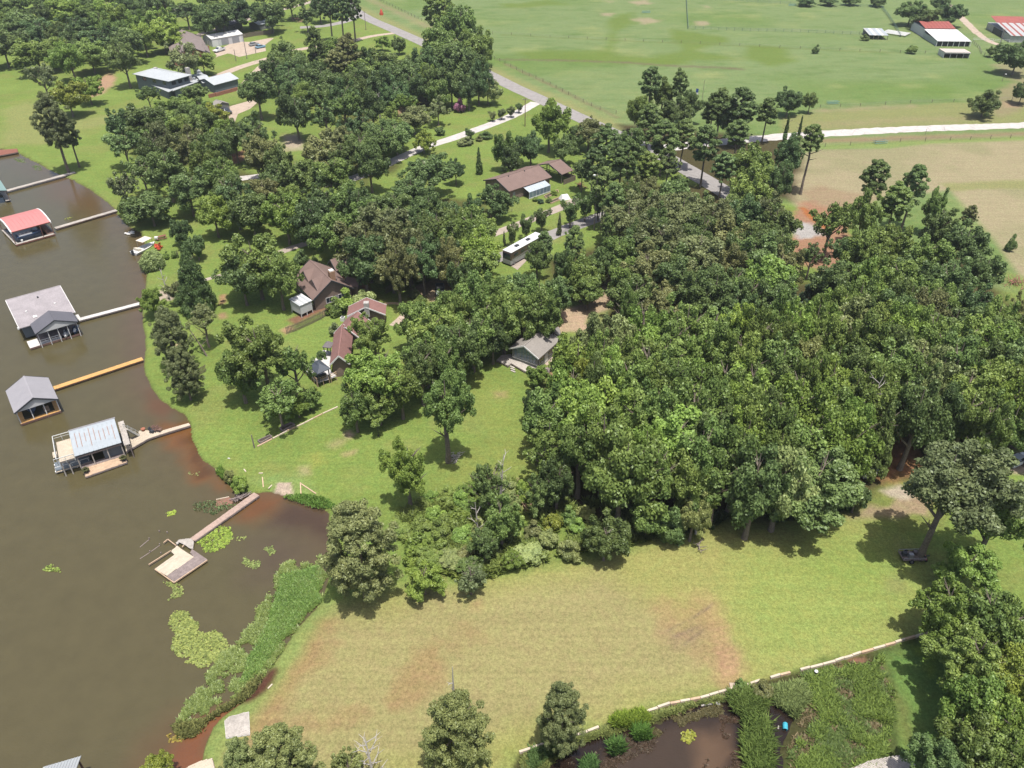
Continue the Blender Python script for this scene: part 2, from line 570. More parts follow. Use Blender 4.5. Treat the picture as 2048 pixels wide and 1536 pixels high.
paint([(630, 1300), (665, 1290), (680, 1330), (640, 1345), (590, 1350)], (182, 138, 90), soft=2.2, amt=0.41, rag=2, rs=2.6)
paint([(840, 1290), (880, 1280), (900, 1330), (850, 1380), (790, 1420), (770, 1400), (810, 1360)], (182, 134, 88), soft=2.2, amt=0.46, rag=2, rs=2.6)
paint([(870, 1280), (940, 1250), (970, 1265), (930, 1310), (880, 1320)], (172, 132, 88), soft=2.2, amt=0.43, rag=2, rs=2.6)
paint([(560, 1450), (620, 1430), (720, 1410), (740, 1425), (640, 1470), (580, 1500)], (186, 140, 94), soft=2.2, amt=0.41, rag=1.8, rs=2.6)
paint([(940, 1205), (960, 1200), (965, 1215), (935, 1220)], (206, 146, 104), soft=1.5, amt=0.38, rag=1)
paint([(1310, 1200), (1400, 1190), (1440, 1240), (1475, 1300), (1470, 1360), (1440, 1375), (1420, 1330), (1370, 1290), (1320, 1290), (1300, 1250)], (196, 148, 104), soft=2.2, amt=0.43, rag=2, rs=2.6)
paint([(1420, 1200), (1440, 1230), (1480, 1330), (1460, 1380), (1430, 1370), (1440, 1300), (1400, 1230)], (206, 150, 112), soft=2.2, amt=0.43, rag=1.2, rs=3)
paint([(1330, 1265), (1400, 1245), (1430, 1260), (1400, 1290), (1350, 1290)], (156, 128, 104), soft=2.2, amt=0.38, rag=1.3, rs=3)
for a, b in (((1335, 1262), (1420, 1215)), ((1345, 1275), (1400, 1252)), ((1370, 1288), (1405, 1262)), ((1390, 1235), (1425, 1208))):
    stroke([a, b], (128, 108, 98), 0.28, soft=0.35, amt=0.41, rag=0.15)
for q in range(9):
    stroke([(1425 + q * 3, 1262 + q * 11), (1455 + q * 3, 1252 + q * 11)], (226, 168, 130), 0.25, soft=0.4, amt=0.30, rag=0.15)
paint([(1770, 1160), (1800, 1155), (1810, 1180), (1780, 1185)], (150, 132, 92), soft=1.5, amt=0.33, rag=1)
# marsh and the green past the wall
paint(MARSH_PX, (84, 84, 54), soft=0.5)
paint([(1600, 1345), (1760, 1310), (1780, 1400), (1770, 1520), (1760, 1640), (1600, 1640), (1570, 1560), (1640, 1440)], (90, 112, 52), soft=2, rag=2, rs=4)
paint([(1760, 1310), (1890, 1262), (1960, 1330), (1990, 1450), (1960, 1640), (1780, 1640), (1810, 1480), (1790, 1380)], (118, 152, 78), soft=2.5, rag=1, rs=5)
paint([(1820, 1290), (1850, 1285), (1875, 1340), (1860, 1350)], (150, 180, 60), soft=1.5, amt=0.7, rag=0.8)
paint([(1700, 1318), (1730, 1312), (1738, 1328), (1715, 1335)], (160, 112, 86), soft=0.6, rag=0.4)
paint([(1668, 1333), (1690, 1330), (1692, 1345), (1672, 1348)], (158, 116, 88), soft=0.8, rag=0.4)
stroke([(1760, 1330), (1800, 1400), (1820, 1480)], (122, 124, 72), 1.2, soft=1.5, amt=0.7, rag=0.6)
paint([(1420, 1385), (1480, 1378), (1490, 1400), (1440, 1410)], (120, 96, 76), soft=1, rag=0.8)
paint([(1330, 1400), (1420, 1390), (1440, 1420), (1330, 1440)], (132, 112, 70), soft=1, rag=0.8, amt=0.7)
# dark mud by the reeds, pale ramp stones
stroke([(545, 1345), (520, 1378), (495, 1396)], (112, 74, 56), 1.4, soft=0.8, rag=0.4)
paint([(545, 984), (556, 965), (580, 966), (588, 984), (580, 993)], (214, 190, 162), soft=0.4, rag=0.3, rs=1)
paint([(1088, 470), (1120, 460), (1130, 480), (1100, 490)], (150, 160, 90), soft=2)
# lake bed and banks: red clay
bank = (d_lake < 0.12) & (X < 30)
idx = np.nonzero(bank)[0]
mm = np.clip((0.12 - d_lake[idx]) / 0.3, 0, 1)[:, None]
C[idx] = C[idx] * (1 - mm) + lin((96, 76, 54))[None, :] * mm

me = bpy.data.meshes.new('ground')
nv = NX * NY
me.vertices.add(nv)
me.vertices.foreach_set('co', np.column_stack([X, Y, H]).ravel())
ii = (np.arange(NY - 1)[:, None] * NX + np.arange(NX - 1)[None, :]).ravel()
quads = np.column_stack([ii, ii + 1, ii + 1 + NX, ii + NX]).astype(np.int32)
nf = len(quads)
me.loops.add(nf * 4)
me.loops.foreach_set('vertex_index', quads.ravel())
me.polygons.add(nf)
me.polygons.foreach_set('loop_start', np.arange(0, nf * 4, 4, dtype=np.int32))
me.polygons.foreach_set('use_smooth', np.ones(nf, bool))
me.update(calc_edges=True)
at = me.color_attributes.new('soil', 'FLOAT_COLOR', 'POINT')
at.data.foreach_set('color', np.column_stack([C, np.ones(nv)]).astype(np.float32).ravel())

gm, N, L, P = new_mat('grass_and_soil')
va = N.new('ShaderNodeAttribute')
va.attribute_name = 'soil'
geo = N.new('ShaderNodeNewGeometry')


def gnoise(scale, detail, rough=0.6, stretch=None, rot=0.0):
    n = N.new('ShaderNodeTexNoise')
    n.inputs['Scale'].default_value = scale
    n.inputs['Detail'].default_value = detail
    n.inputs['Roughness'].default_value = rough
    src = geo.outputs['Position']
    if stretch:
        mp = N.new('ShaderNodeMapping')
        mp.inputs['Scale'].default_value = stretch
        mp.inputs['Rotation'].default_value = (0, 0, rot)
        L.new(src, mp.inputs['Vector'])
        src = mp.outputs[0]
    L.new(src, n.inputs['Vector'])
    return n.outputs['Fac']


def remap(x, a, b, c, d):
    mr = N.new('ShaderNodeMapRange')
    for k_, v_ in zip(('From Min', 'From Max', 'To Min', 'To Max'), (a, b, c, d)):
        mr.inputs[k_].default_value = v_
    L.new(x, mr.inputs['Value'])
    return mr.outputs[0]


def mul(a, b):
    q = N.new('ShaderNodeMath')
    q.operation = 'MULTIPLY'
    L.new(a, q.inputs[0])
    L.new(b, q.inputs[1])
    return q.outputs[0]


f1 = remap(gnoise(2.2, 6), 0.3, 0.7, 0.80, 1.20)
f2 = remap(gnoise(5.0, 4, 0.75), 0.28, 0.72, 0.66, 1.34)
f3 = remap(gnoise(1.1, 2, stretch=(0.07, 1.5, 1), rot=R(-17)), 0.35, 0.65, 0.95, 1.05)
tot = mul(mul(f1, f2), f3)
sc = N.new('ShaderNodeVectorMath')
sc.operation = 'SCALE'
L.new(va.outputs['Color'], sc.inputs[0])
L.new(tot, sc.inputs['Scale'])
hs = N.new('ShaderNodeHueSaturation')
L.new(remap(gnoise(0.8, 4), 0.3, 0.7, 0.485, 0.512), hs.inputs['Hue'])
L.new(sc.outputs[0], hs.inputs['Color'])
L.new(hs.outputs[0], P.inputs['Base Color'])
P.inputs['Roughness'].default_value = 0.95
P.inputs['Specular IOR Level'].default_value = 0.05
bm_ = N.new('ShaderNodeBump')
bm_.inputs['Strength'].default_value = 0.6
bm_.inputs['Distance'].default_value = 0.08
L.new(gnoise(6.0, 4), bm_.inputs['Height'])
L.new(bm_.outputs[0], P.inputs['Normal'])
me.materials.append(gm)
ground = bpy.data.objects.new('ground', me)
COL.objects.link(ground)
ground['kind'] = 'structure'

# ------------------------------------------------------------------ water: one sheet at height 0
wx = axis_lines([(-2600, -500, 300), (-500, -220, 20), (-220, -120, 3), (-120, 32, 0.8), (32, 60, 14)])
wy = axis_lines([(-500, 36, 60), (36, 150, 0.8), (150, 280, 1.6), (280, 320, 20)])
WX, WY = np.meshgrid(wx, wy)
nwx, nwy = len(wx), len(wy)
WX, WY = WX.ravel(), WY.ravel()
dl = sdist(WX, WY, LAKE)
deep = lin((116, 106, 68)) * 0.9
CW = np.tile(deep, (len(WX), 1))


def wblend(m, rgb, k=0.9):
    global CW
    m = np.clip(m, 0, 1)[:, None]
    CW = CW * (1 - m) + (lin(rgb) * k)[None, :] * m


wn = fbm(WX, WY, 12, 61)
wn2 = fbm(WX, WY, 4, 71)
wblend(np.clip((9 - dl) / 9, 0, 1) * (wn * 0.8) * (WY > 75), (128, 98, 70))


def wpoly(pts, rgb, soft, amt, rag=1.5):
    d = sdist(WX, WY, P2(pts, 0.0)) + (fbm(WX, WY, 4, 81) - 0.5) * 2 * rag
    wblend(np.clip(d / soft + 0.5, 0, 1) * amt, rgb)


wpoly([(318, 845), (390, 850), (420, 935), (470, 975), (440, 985), (400, 960), (350, 900), (322, 875)], (156, 96, 44), 3, 0.85, 2.5)
wpoly([(365, 885), (390, 880), (420, 940), (440, 958), (405, 945)], (104, 72, 44), 1.2, 0.65, 3)
wpoly([(500, 990), (580, 990), (560, 1020), (510, 1045), (470, 1040)], (150, 90, 46), 3, 0.8)
wpoly([(575, 1000), (680, 1020), (680, 1100), (600, 1070), (540, 1050)], (96, 70, 56), 3, 0.8)
wpoly([(560, 1060), (640, 1090), (600, 1120), (540, 1160), (500, 1150), (500, 1080)], (112, 92, 74), 6, 0.7)
wpoly([(470, 1405), (425, 1420), (380, 1460), (350, 1500), (320, 1560), (410, 1640), (420, 1480), (500, 1390)], (164, 94, 56), 2.5, 0.9)
wpoly([(340, 1440), (350, 1500), (300, 1560), (260, 1560), (300, 1480)], (140, 92, 60), 6, 0.6)
wpoly([(130, 355), (200, 395), (230, 430), (180, 430), (100, 400), (90, 365)], (132, 94, 58), 7, 0.55)
wpoly([(260, 600), (300, 600), (300, 790), (270, 740)], (128, 100, 82), 6, 0.5)
wpoly([(300, 780), (340, 815), (330, 840), (290, 810)], (140, 84, 50), 3, 0.6)
# pond in the marsh: dark, with tan reflections painted into its colour
inp = (WX > -5) & (WY < 75)
CW[inp] = lin((66, 52, 44)) * 0.7
wpoly([(1230, 1500), (1300, 1470), (1420, 1460), (1440, 1480), (1440, 1560), (1200, 1560)], (100, 80, 62), 2, 0.7, 2.2)
wpoly([(1400, 1470), (1450, 1465), (1480, 1510), (1440, 1560), (1400, 1540)], (138, 104, 74), 1.5, 0.7, 1.5)

wme = bpy.data.meshes.new('lake_water')
wme.vertices.add(len(WX))
wme.vertices.foreach_set('co', np.column_stack([WX, WY, np.zeros(len(WX))]).ravel())
ii = (np.arange(nwy - 1)[:, None] * nwx + np.arange(nwx - 1)[None, :]).ravel()
quads = np.column_stack([ii, ii + 1, ii + 1 + nwx, ii + nwx]).astype(np.int32)
# keep only the faces that lie over a hollow
fx = WX[quads].mean(1)
fy = WY[quads].mean(1)
keep = (sdist(fx, fy, LAKE) > -3) | (sdist(fx, fy, MARSH) > -1.5)
quads = quads[keep]
nf = len(quads)
wme.loops.add(nf * 4)
wme.loops.foreach_set('vertex_index', quads.ravel())
wme.polygons.add(nf)
wme.polygons.foreach_set('loop_start', np.arange(0, nf * 4, 4, dtype=np.int32))
wme.update(calc_edges=True)
at = wme.color_attributes.new('silt_and_reflection', 'FLOAT_COLOR', 'POINT')
at.data.foreach_set('color', np.column_stack([CW, np.ones(len(WX))]).astype(np.float32).ravel())
wm, N, L, P = new_mat('muddy_water')
geo = N.new('ShaderNodeNewGeometry')
va = N.new('ShaderNodeAttribute')
va.attribute_name = 'silt_and_reflection'
wf = remap(gnoise(0.35, 5), 0.3, 0.7, 0.93, 1.07)
sc = N.new('ShaderNodeVectorMath')
sc.operation = 'SCALE'
L.new(va.outputs['Color'], sc.inputs[0])
L.new(wf, sc.inputs['Scale'])
L.new(sc.outputs[0], P.inputs['Base Color'])
L.new(remap(gnoise(0.05, 4, stretch=(1, 2.2, 1), rot=R(30)), 0.4, 0.65, 0.03, 0.16), P.inputs['Roughness'])
P.inputs['IOR'].default_value = 1.40
P.inputs['Specular IOR Level'].default_value = 0.5
bm_ = N.new('ShaderNodeBump')
bm_.inputs['Strength'].default_value = 0.5
bm_.inputs['Distance'].default_value = 0.04
L.new(gnoise(2.6, 3, stretch=(0.8, 1.6, 1), rot=R(25)), bm_.inputs['Height'])
L.new(bm_.outputs[0], P.inputs['Normal'])
wme.materials.append(wm)
water = bpy.data.objects.new('water', wme)
COL.objects.link(water)
water['kind'] = 'structure'
# ------------------------------------------------------------------ roads and drives
def resample(pts, step):
    out = []
    for i in range(len(pts) - 1):
        a, b = pts[i], pts[i + 1]
        n = max(1, int((b - a).length / step))
        for k in range(n):
            out.append(a.lerp(b, k / n))
    out.append(pts[-1])
    return out


def smooth(pts, it=2):
    for _ in range(it):
        q = [pts[0]]
        for i in range(len(pts) - 1):
            q.append(pts[i].lerp(pts[i + 1], 0.25))
            q.append(pts[i].lerp(pts[i + 1], 0.75))
        q.append(pts[-1])
        pts = q
    return pts


def road(name, px, w, m, lift=0.03, th=0.12, rag=0.0, seed=1):
    rr = random.Random(seed)
    pts = resample(smooth([gp(x, y) for x, y in px]), 1.5)
    if not isinstance(w, (list, tuple)):
        w = (w, w)
    n = len(pts)
    L_, R_ = [], []
    for i, p in enumerate(pts):
        d = (pts[min(i + 1, n - 1)] - pts[max(i - 1, 0)]).normalized()
        s = Vector((-d.y, d.x, 0))
        ww = w[0] + (w[1] - w[0]) * i / (n - 1)
        L_.append(p + s * (ww / 2 + rr.uniform(-rag, rag)))
        R_.append(p - s * (ww / 2 + rr.uniform(-rag, rag)))
    mb = MB()
    top = [(p.x, p.y, LAND + lift) for p in L_] + [(p.x, p.y, LAND + lift) for p in R_]
    bot = [(p[0], p[1], LAND - th) for p in top]
    mb.v = top + bot
    for i in range(n - 1):
        mb.f.append((i, n + i, n + i + 1, i + 1))
        mb.f.append((i, i + 1, 2 * n + i + 1, 2 * n + i))
        mb.f.append((n + i + 1, n + i, 3 * n + i, 3 * n + i + 1))
    return mb.build(name, m, kind='structure')


def pad(name, px, m, lift=0.03, kind='structure'):
    mb = MB()
    mb.prism([(gp(x, y).x, gp(x, y).y) for x, y in px], LAND - 0.1, LAND + lift)
    o = mb.build(name, m)
    o['kind'] = kind
    return o


def road_mat(name, col, amt=0.12, wear=None):
    m, N, L, P = new_mat(name)
    g = N.new('ShaderNodeNewGeometry')
    a = N.new('ShaderNodeTexNoise')
    a.inputs['Scale'].default_value = 0.6
    a.inputs['Detail'].default_value = 8
    a.inputs['Roughness'].default_value = 0.7
    L.new(g.outputs['Position'], a.inputs['Vector'])
    r = N.new('ShaderNodeValToRGB')
    r.color_ramp.elements[0].position = 0.3
    r.color_ramp.elements[1].position = 0.7
    r.color_ramp.elements[0].color = (*[c * (1 - amt) for c in col], 1)
    r.color_ramp.elements[1].color = (*[c * (1 + amt) for c in col], 1)
    L.new(a.outputs['Fac'], r.inputs[0])
    v = N.new('ShaderNodeTexVoronoi')
    v.feature = 'DISTANCE_TO_EDGE'
    v.inputs['Scale'].default_value = 0.22
    L.new(g.outputs['Position'], v.inputs['Vector'])
    lt = N.new('ShaderNodeMath')
    lt.operation = 'LESS_THAN'
    lt.inputs[1].default_value = 0.012
    L.new(v.outputs['Distance'], lt.inputs[0])
    mx = N.new('ShaderNodeMix')
    mx.data_type = 'RGBA'
    L.new(lt.outputs[0], mx.inputs['Factor'])
    L.new(r.outputs[0], mx.inputs['A'])
    mx.inputs['B'].default_value = (*[c * 0.72 for c in col], 1)
    L.new(mx.outputs['Result'], P.inputs['Base Color'])
    P.inputs['Roughness'].default_value = 0.9
    P.inputs['Specular IOR Level'].default_value = 0.15
    return m


M_ASPH = road_mat('sunbleached_asphalt', (0.200, 0.188, 0.182))
M_CALI = road_mat('white_caliche', (0.345, 0.325, 0.31), 0.16)
M_CONC = road_mat('concrete_drive', (0.296, 0.240, 0.192), 0.16)
M_PATH = road_mat('old_concrete', (0.256, 0.216, 0.184), 0.14)

road('county_road', [(690, 2), (718, 30), (812, 70), (905, 113), (980, 150), (1024, 173), (1075, 196), (1162, 237), (1250, 277), (1320, 308), (1375, 340), (1440, 378), (1520, 425)], 6.6, M_ASPH, lift=0.05, rag=0.06)
road('white_lane', [(2140, 246), (2048, 251), (1940, 254), (1800, 259), (1656, 267), (1540, 275), (1400, 288), (1300, 300)], 5.6, M_CALI, lift=0.034, rag=0.4)
road('white_driveway', [(1072, 205), (1022, 234), (960, 257), (900, 279), (850, 293), (780, 325), (740, 343), (690, 364), (610, 374), (540, 350), (480, 357)], (4.2, 3.6), M_CALI, lift=0.03, rag=0.12)
road('garage_drive', [(790, 66), (735, 73), (680, 90), (600, 97), (555, 112), (520, 122), (480, 134), (440, 150), (400, 168)], (3.4, 4.6), M_CONC, rag=0.1)
road('fork_drive', [(552, 112), (530, 128), (512, 146), (490, 170)], 4.0, M_CONC, lift=0.038, rag=0.1)
road('back_lane', [(715, 32), (690, 44), (645, 53), (600, 55)], 5.0, M_ASPH, lift=0.03, rag=0.1)
road('upper_drive', [(650, -4), (582, 15), (520, 30), (470, 47), (440, 57), (400, 68), (370, 82)], 4.0, M_PATH, rag=0.15)
road('shaded_drive', [(1228, 424), (1170, 444), (1100, 471), (1040, 500), (985, 520), (920, 528), (870, 545)], (4.4, 4.0), M_ASPH, lift=0.034, rag=0.12)
road('yard_drive', [(1160, 398), (1110, 420), (1022, 455), (960, 478), (868, 500), (780, 505), (700, 480), (642, 480), (600, 490), (560, 505)], (3.2, 2.2), M_PATH, rag=0.1)
road('lake_path', [(562, 505), (520, 522), (462, 545), (422, 556), (380, 570)], 1.3, M_PATH, lift=0.026, rag=0.05)
road('far_track', [(1870, -10), (1893, 5), (1925, 38), (1960, 72), (1988, 88), (2030, 96), (2100, 100)], 3.6, M_CONC, rag=0.3)
road('curved_walk', [(785, 652), (808, 632), (822, 615), (832, 604)], 1.6, M_CONC, rag=0.05)
pad('parking_court', [(424, 100), (434, 112), (421, 122), (417, 126), (428, 116), (455, 107), (462, 108), (478, 114), (505, 108), (532, 102), (530, 90), (548, 76), (534, 77), (500, 84), (470, 83), (445, 95)], M_CONC)
pad('gravel_court', [(440, 242), (444, 220), (462, 212), (487, 205), (505, 200), (514, 206), (500, 218), (476, 228), (468, 248)], M_CONC)
pad('rv_pad', [(1008, 524), (1026, 508), (1090, 478), (1106, 486), (1060, 515), (1035, 540)], M_PATH, lift=0.045)
pad('cabin_walk', [(1088, 727), (1094, 731), (1137, 695), (1132, 691)], M_CONC)
mb = MB()
for q in range(5):                                    # steps down to the curved walk
    a, b = gp(818 - q * 3, 613 + q * 4.6), gp(830 - q * 3, 617 + q * 4.6)
    mb.bar((a.x, a.y, LAND + 0.12), (b.x, b.y, LAND + 0.12), 0.45, 0.16)
tag(mb.build('garden_steps', M_CONC), 'pale concrete garden steps between the sandy court and the curved walk', 'steps')
# ------------------------------------------------------------------ trees
def leaf_mat(name, refl_gain=1.0, trans=0.36):
    m, N, L, P = new_mat(name)
    N.remove(P)
    oi = N.new('ShaderNodeObjectInfo')
    at = N.new('ShaderNodeAttribute')
    at.attribute_name = 'tint'
    mr = N.new('ShaderNodeMapRange')
    mr.inputs['To Min'].default_value = 0.45
    mr.inputs['To Max'].default_value = 1.65
    L.new(at.outputs['Fac'], mr.inputs['Value'])
    sc = N.new('ShaderNodeVectorMath')
    sc.operation = 'SCALE'
    L.new(oi.outputs['Color'], sc.inputs[0])
    L.new(mr.outputs[0], sc.inputs['Scale'])
    hs = N.new('ShaderNodeHueSaturation')
    L.new(sc.outputs[0], hs.inputs['Color'])
    hm = N.new('ShaderNodeMapRange')
    hm.inputs['To Min'].default_value = 0.515
    hm.inputs['To Max'].default_value = 0.485
    L.new(at.outputs['Fac'], hm.inputs['Value'])
    L.new(hm.outputs[0], hs.inputs['Hue'])
    df = N.new('ShaderNodeBsdfDiffuse')
    tr = N.new('ShaderNodeBsdfTranslucent')
    gl = N.new('ShaderNodeBsdfGlossy')
    gl.inputs['Roughness'].default_value = 0.45
    gl.inputs['Color'].default_value = (0.85, 0.95, 0.8, 1)
    L.new(hs.outputs[0], df.inputs['Color'])
    L.new(hs.outputs[0], tr.inputs['Color'])
    m1 = N.new('ShaderNodeMixShader')
    m1.inputs[0].default_value = trans
    L.new(df.outputs[0], m1.inputs[1])
    L.new(tr.outputs[0], m1.inputs[2])
    m2 = N.new('ShaderNodeMixShader')
    m2.inputs[0].default_value = 0.02
    L.new(m1.outputs[0], m2.inputs[1])
    L.new(gl.outputs[0], m2.inputs[2])
    L.new(m2.outputs[0], N['Material Output'].inputs['Surface'])
    return m


M_LEAF = leaf_mat('leaves')
M_BARK = mat('grey_brown_bark', (0.20, 0.165, 0.135), 0.95, 0.35, 3.0, 0.6)
M_PALE = mat('pale_dead_wood', (0.42, 0.39, 0.36), 0.9, 0.2, 3.0)


def leaf_cloud(name, centers, radii, n_leaf, size, r_, up=0.35, aspect=1.0, flat=1.0, droop=0.0, shell=0.72):
    """many small leaf sprays spread over the skins of the clumps of a crown"""
    V, T = [], []
    for c, rad in zip(centers, radii):
        n = max(10, int(n_leaf * (rad / np.mean(radii)) ** 2))
        d = r_.normal(size=(n, 3))
        d[:, 2] += 0.25
        d /= np.linalg.norm(d, axis=1)[:, None]
        rr = rad * (shell + (1.08 - shell) * r_.random(n) ** 0.6)
        pos = c + d * rr[:, None] * np.array([1, 1, flat])
        if droop:
            pos[:, 2] -= droop * r_.random(n) * rad
        nrm = d * 0.8 + r_.normal(size=(n, 3)) * 0.62
        nrm[:, 2] += up
        nrm /= np.linalg.norm(nrm, axis=1)[:, None]
        t = np.cross(nrm, r_.normal(size=(n, 3)))
        t /= np.linalg.norm(t, axis=1)[:, None]
        b = np.cross(nrm, t)
        s = size * (0.6 + 0.8 * r_.random(n))[:, None]
        lump = r_.random()
        # a bent four-cornered spray
        V.append(np.stack([pos - t * s * aspect, pos - b * s * 0.62, pos + t * s * aspect + nrm * s * 0.15, pos + b * s * 0.62 - nrm * s * 0.2], 1))
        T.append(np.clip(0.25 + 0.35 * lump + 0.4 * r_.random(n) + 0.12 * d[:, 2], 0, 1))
    V = np.concatenate(V)
    T = np.concatenate(T)
    n = len(V)
    me = bpy.data.meshes.new(name)
    me.vertices.add(n * 4)
    me.vertices.foreach_set('co', V.reshape(-1).astype(np.float32))
    me.loops.add(n * 4)
    me.loops.foreach_set('vertex_index', np.arange(n * 4, dtype=np.int32))
    me.polygons.add(n)
    me.polygons.foreach_set('loop_start', np.arange(0, n * 4, 4, dtype=np.int32))
    me.update(calc_edges=True)
    a = me.attributes.new('tint', 'FLOAT', 'FACE')
    a.data.foreach_set('value', T.astype(np.float32))
    me.materials.append(M_LEAF)
    return me


def golden(n, r_):
    i = np.arange(n) + 0.5
    ph = np.arccos(1 - 2 * i / n)
    th = math.pi * (1 + 5 ** 0.5) * i + r_.random() * 6
    return np.column_stack([np.cos(th) * np.sin(ph), np.sin(th) * np.sin(ph), np.cos(ph)])


def crown_broad(seed, nl=84, leaves=125, size=0.25, open_=0.0, rmin=0.42, rmax=1.3):
    """crown carried by a dozen boughs, 10 m across and 10 m deep; z from 0 to 10"""
    r_ = np.random.default_rng(seed)
    nb = int(r_.integers(11, 15))
    per = max(4, nl // nb)
    c, rad = [], []
    lop = r_.normal(size=2) * 0.45
    for i in range(nb):
        az = i * 2.399 + r_.normal() * 0.35
        el = math.asin(min(0.98, -0.12 + 1.08 * (i + 0.5) / nb + r_.normal() * 0.06))
        ln = r_.uniform(0.78, 1.12)
        d = np.array([math.cos(az) * math.cos(el) * 4.9, math.sin(az) * math.cos(el) * 4.9, math.sin(el) * 5.4])
        if open_ and r_.random() < open_ * 0.7:
            ln *= 0.6
        side = np.cross(d, [0, 0, 1.0])
        side /= np.linalg.norm(side) + 1e-6
        for k in range(per):
            t = 0.38 + 0.62 * (k + r_.random()) / per
            w = (1.15 - 0.55 * abs(t - 0.7) * 2) * 1.15
            p = np.array([lop[0] * t, lop[1] * t, 3.6]) + d * ln * t + side * r_.normal() * w * 0.8 + np.array([0, 0, r_.normal() * 0.55])
            c.append(p)
            rad.append(rmin + (rmax - rmin) * r_.random() ** 1.3 * (1.15 - 0.5 * t))
    c, rad = np.array(c), np.array(rad)
    c[:, 2] = np.clip(c[:, 2], 0.7, 9.6)
    if open_:
        keep = r_.random(len(c)) > open_ * 0.6
        c, rad = c[keep], rad[keep]
    inner = r_.normal(size=(7, 3)) * np.array([1.2, 1.2, 1.5]) + np.array([0, 0, 4.6])
    if open_:
        inner = inner[:2]
    c = np.vstack([c, inner])
    rad = np.concatenate([rad, np.full(len(inner), 1.3)])
    return leaf_cloud('crown', c, rad, leaves, size, r_, shell=0.35)


def crown_pine(seed, nl=85, leaves=130, size=0.22):
    """clumpy pine crown of flat tufts in rough layers"""
    r_ = np.random.default_rng(seed)
    c, rad = [], []
    for i in range(nl):
        t = (i + 0.5) / nl
        z = 0.8 + 8.6 * t
        env = 4.4 * (math.sin(math.pi * min(1, 0.2 + 0.78 * t)) ** 0.7) * (0.6 + 0.55 * r_.random())
        a = i * 2.399 + r_.random() * 0.8
        q = env * (0.35 + 0.65 * r_.random() ** 0.5)
        c.append((math.cos(a) * q, math.sin(a) * q, z + r_.normal() * 0.4))
        rad.append((0.5 + 0.6 * r_.random()) * (60 / nl) ** 0.25)
    return leaf_cloud('crown', np.array(c), np.array(rad), leaves, size, r_, up=0.9, aspect=1.35, flat=0.62, shell=0.4)


def crown_cone(seed, nl=80, leaves=120, size=0.24, width=1.0):
    r_ = np.random.default_rng(seed)
    c, rad = [], []
    for i in range(nl):
        t = (i + 0.5) / nl
        z = 0.5 + 9.2 * t ** 0.85
        env = 4.4 * width * (1 - t ** 1.15) * (0.75 + 0.4 * r_.random()) + 0.15
        a = i * 2.399 + r_.random() * 0.7
        q = env * (0.55 + 0.45 * r_.random())
        c.append((math.cos(a) * q, math.sin(a) * q, z))
        rad.append(0.45 + 0.75 * (1 - t) * (0.6 + 0.6 * r_.random()))
    return leaf_cloud('crown', np.array(c), np.array(rad), leaves, size, r_, up=0.5, aspect=1.3, flat=0.7, droop=0.35, shell=0.3)


def crown_vase(seed, nl=26, leaves=130, size=0.3):
    """upright sprays fanning out, as on a crape myrtle"""
    r_ = np.random.default_rng(seed)
    c, rad = [], []
    for i in range(nl):
        a = i * 2.399 + r_.random()
        t = r_.random() ** 0.7
        z = 1.8 + 7.6 * t
        q = (1.0 + 3.2 * t ** 0.8) * r_.random() ** 0.5
        c.append((math.cos(a) * q, math.sin(a) * q, z))
        rad.append(0.8 + 0.7 * r_.random())
    return leaf_cloud('crown', np.array(c), np.array(rad), leaves, size, r_, up=0.2, aspect=1.2, flat=1.35, shell=0.35)


def crown_weep(seed, nl=30, leaves=190, size=0.3):
    r_ = np.random.default_rng(seed)
    d = golden(nl, r_)
    d[:, 2] = np.abs(d[:, 2])
    c = np.column_stack([d[:, 0] * 3.9, d[:, 1] * 3.9, 3.2 + d[:, 2] * 5.2])
    rad = 1.1 + 0.6 * r_.random(nl)
    return leaf_cloud('crown', c, rad, leaves, size, r_, up=0.0, aspect=1.6, flat=1.3, droop=2.6, shell=0.6)


def crown_bush(seed, nl=22, leaves=190, size=0.42):
    r_ = np.random.default_rng(seed)
    d = golden(nl, r_) + r_.normal(size=(nl, 3)) * 0.2
    d[:, 2] = np.abs(d[:, 2]) * 1.0
    k = 0.7 + 0.4 * r_.random(nl)
    c = np.column_stack([d[:, 0] * 3.6 * k, d[:, 1] * 3.6 * k, 2.0 + d[:, 2] * 6.2 * k])
    rad = 1.0 + 1.1 * r_.random(nl)
    return leaf_cloud('crown', c, rad, leaves, size, r_)


def limbs(mb, r_, z0, z1, reach, n, rise=0.45, rad=0.14, twigs=True):
    for i in range(n):
        z = z0 + (z1 - z0) * (i / max(1, n - 1)) * 0.75
        a = i * 2.399 + r_.uniform(-0.4, 0.4)
        q = reach * r_.uniform(0.65, 1.05) * (1 - 0.35 * i / n)
        p0 = Vector((0, 0, z))
        p1 = Vector((math.cos(a) * q * 0.45, math.sin(a) * q * 0.45, z + q * rise * 0.7))
        p2 = Vector((math.cos(a + 0.15) * q, math.sin(a + 0.15) * q, z + q * rise * 1.7))
        mb.tube([p0, p1, p2], [rad, rad * 0.65, rad * 0.2], 5)
        if twigs:
            for s in (-1, 1):
                a2 = a + s * 0.6
                mb.tube([p1, p1 + Vector((math.cos(a2) * q * 0.4, math.sin(a2) * q * 0.4, q * rise * 0.7))], [rad * 0.5, rad * 0.12], 4)


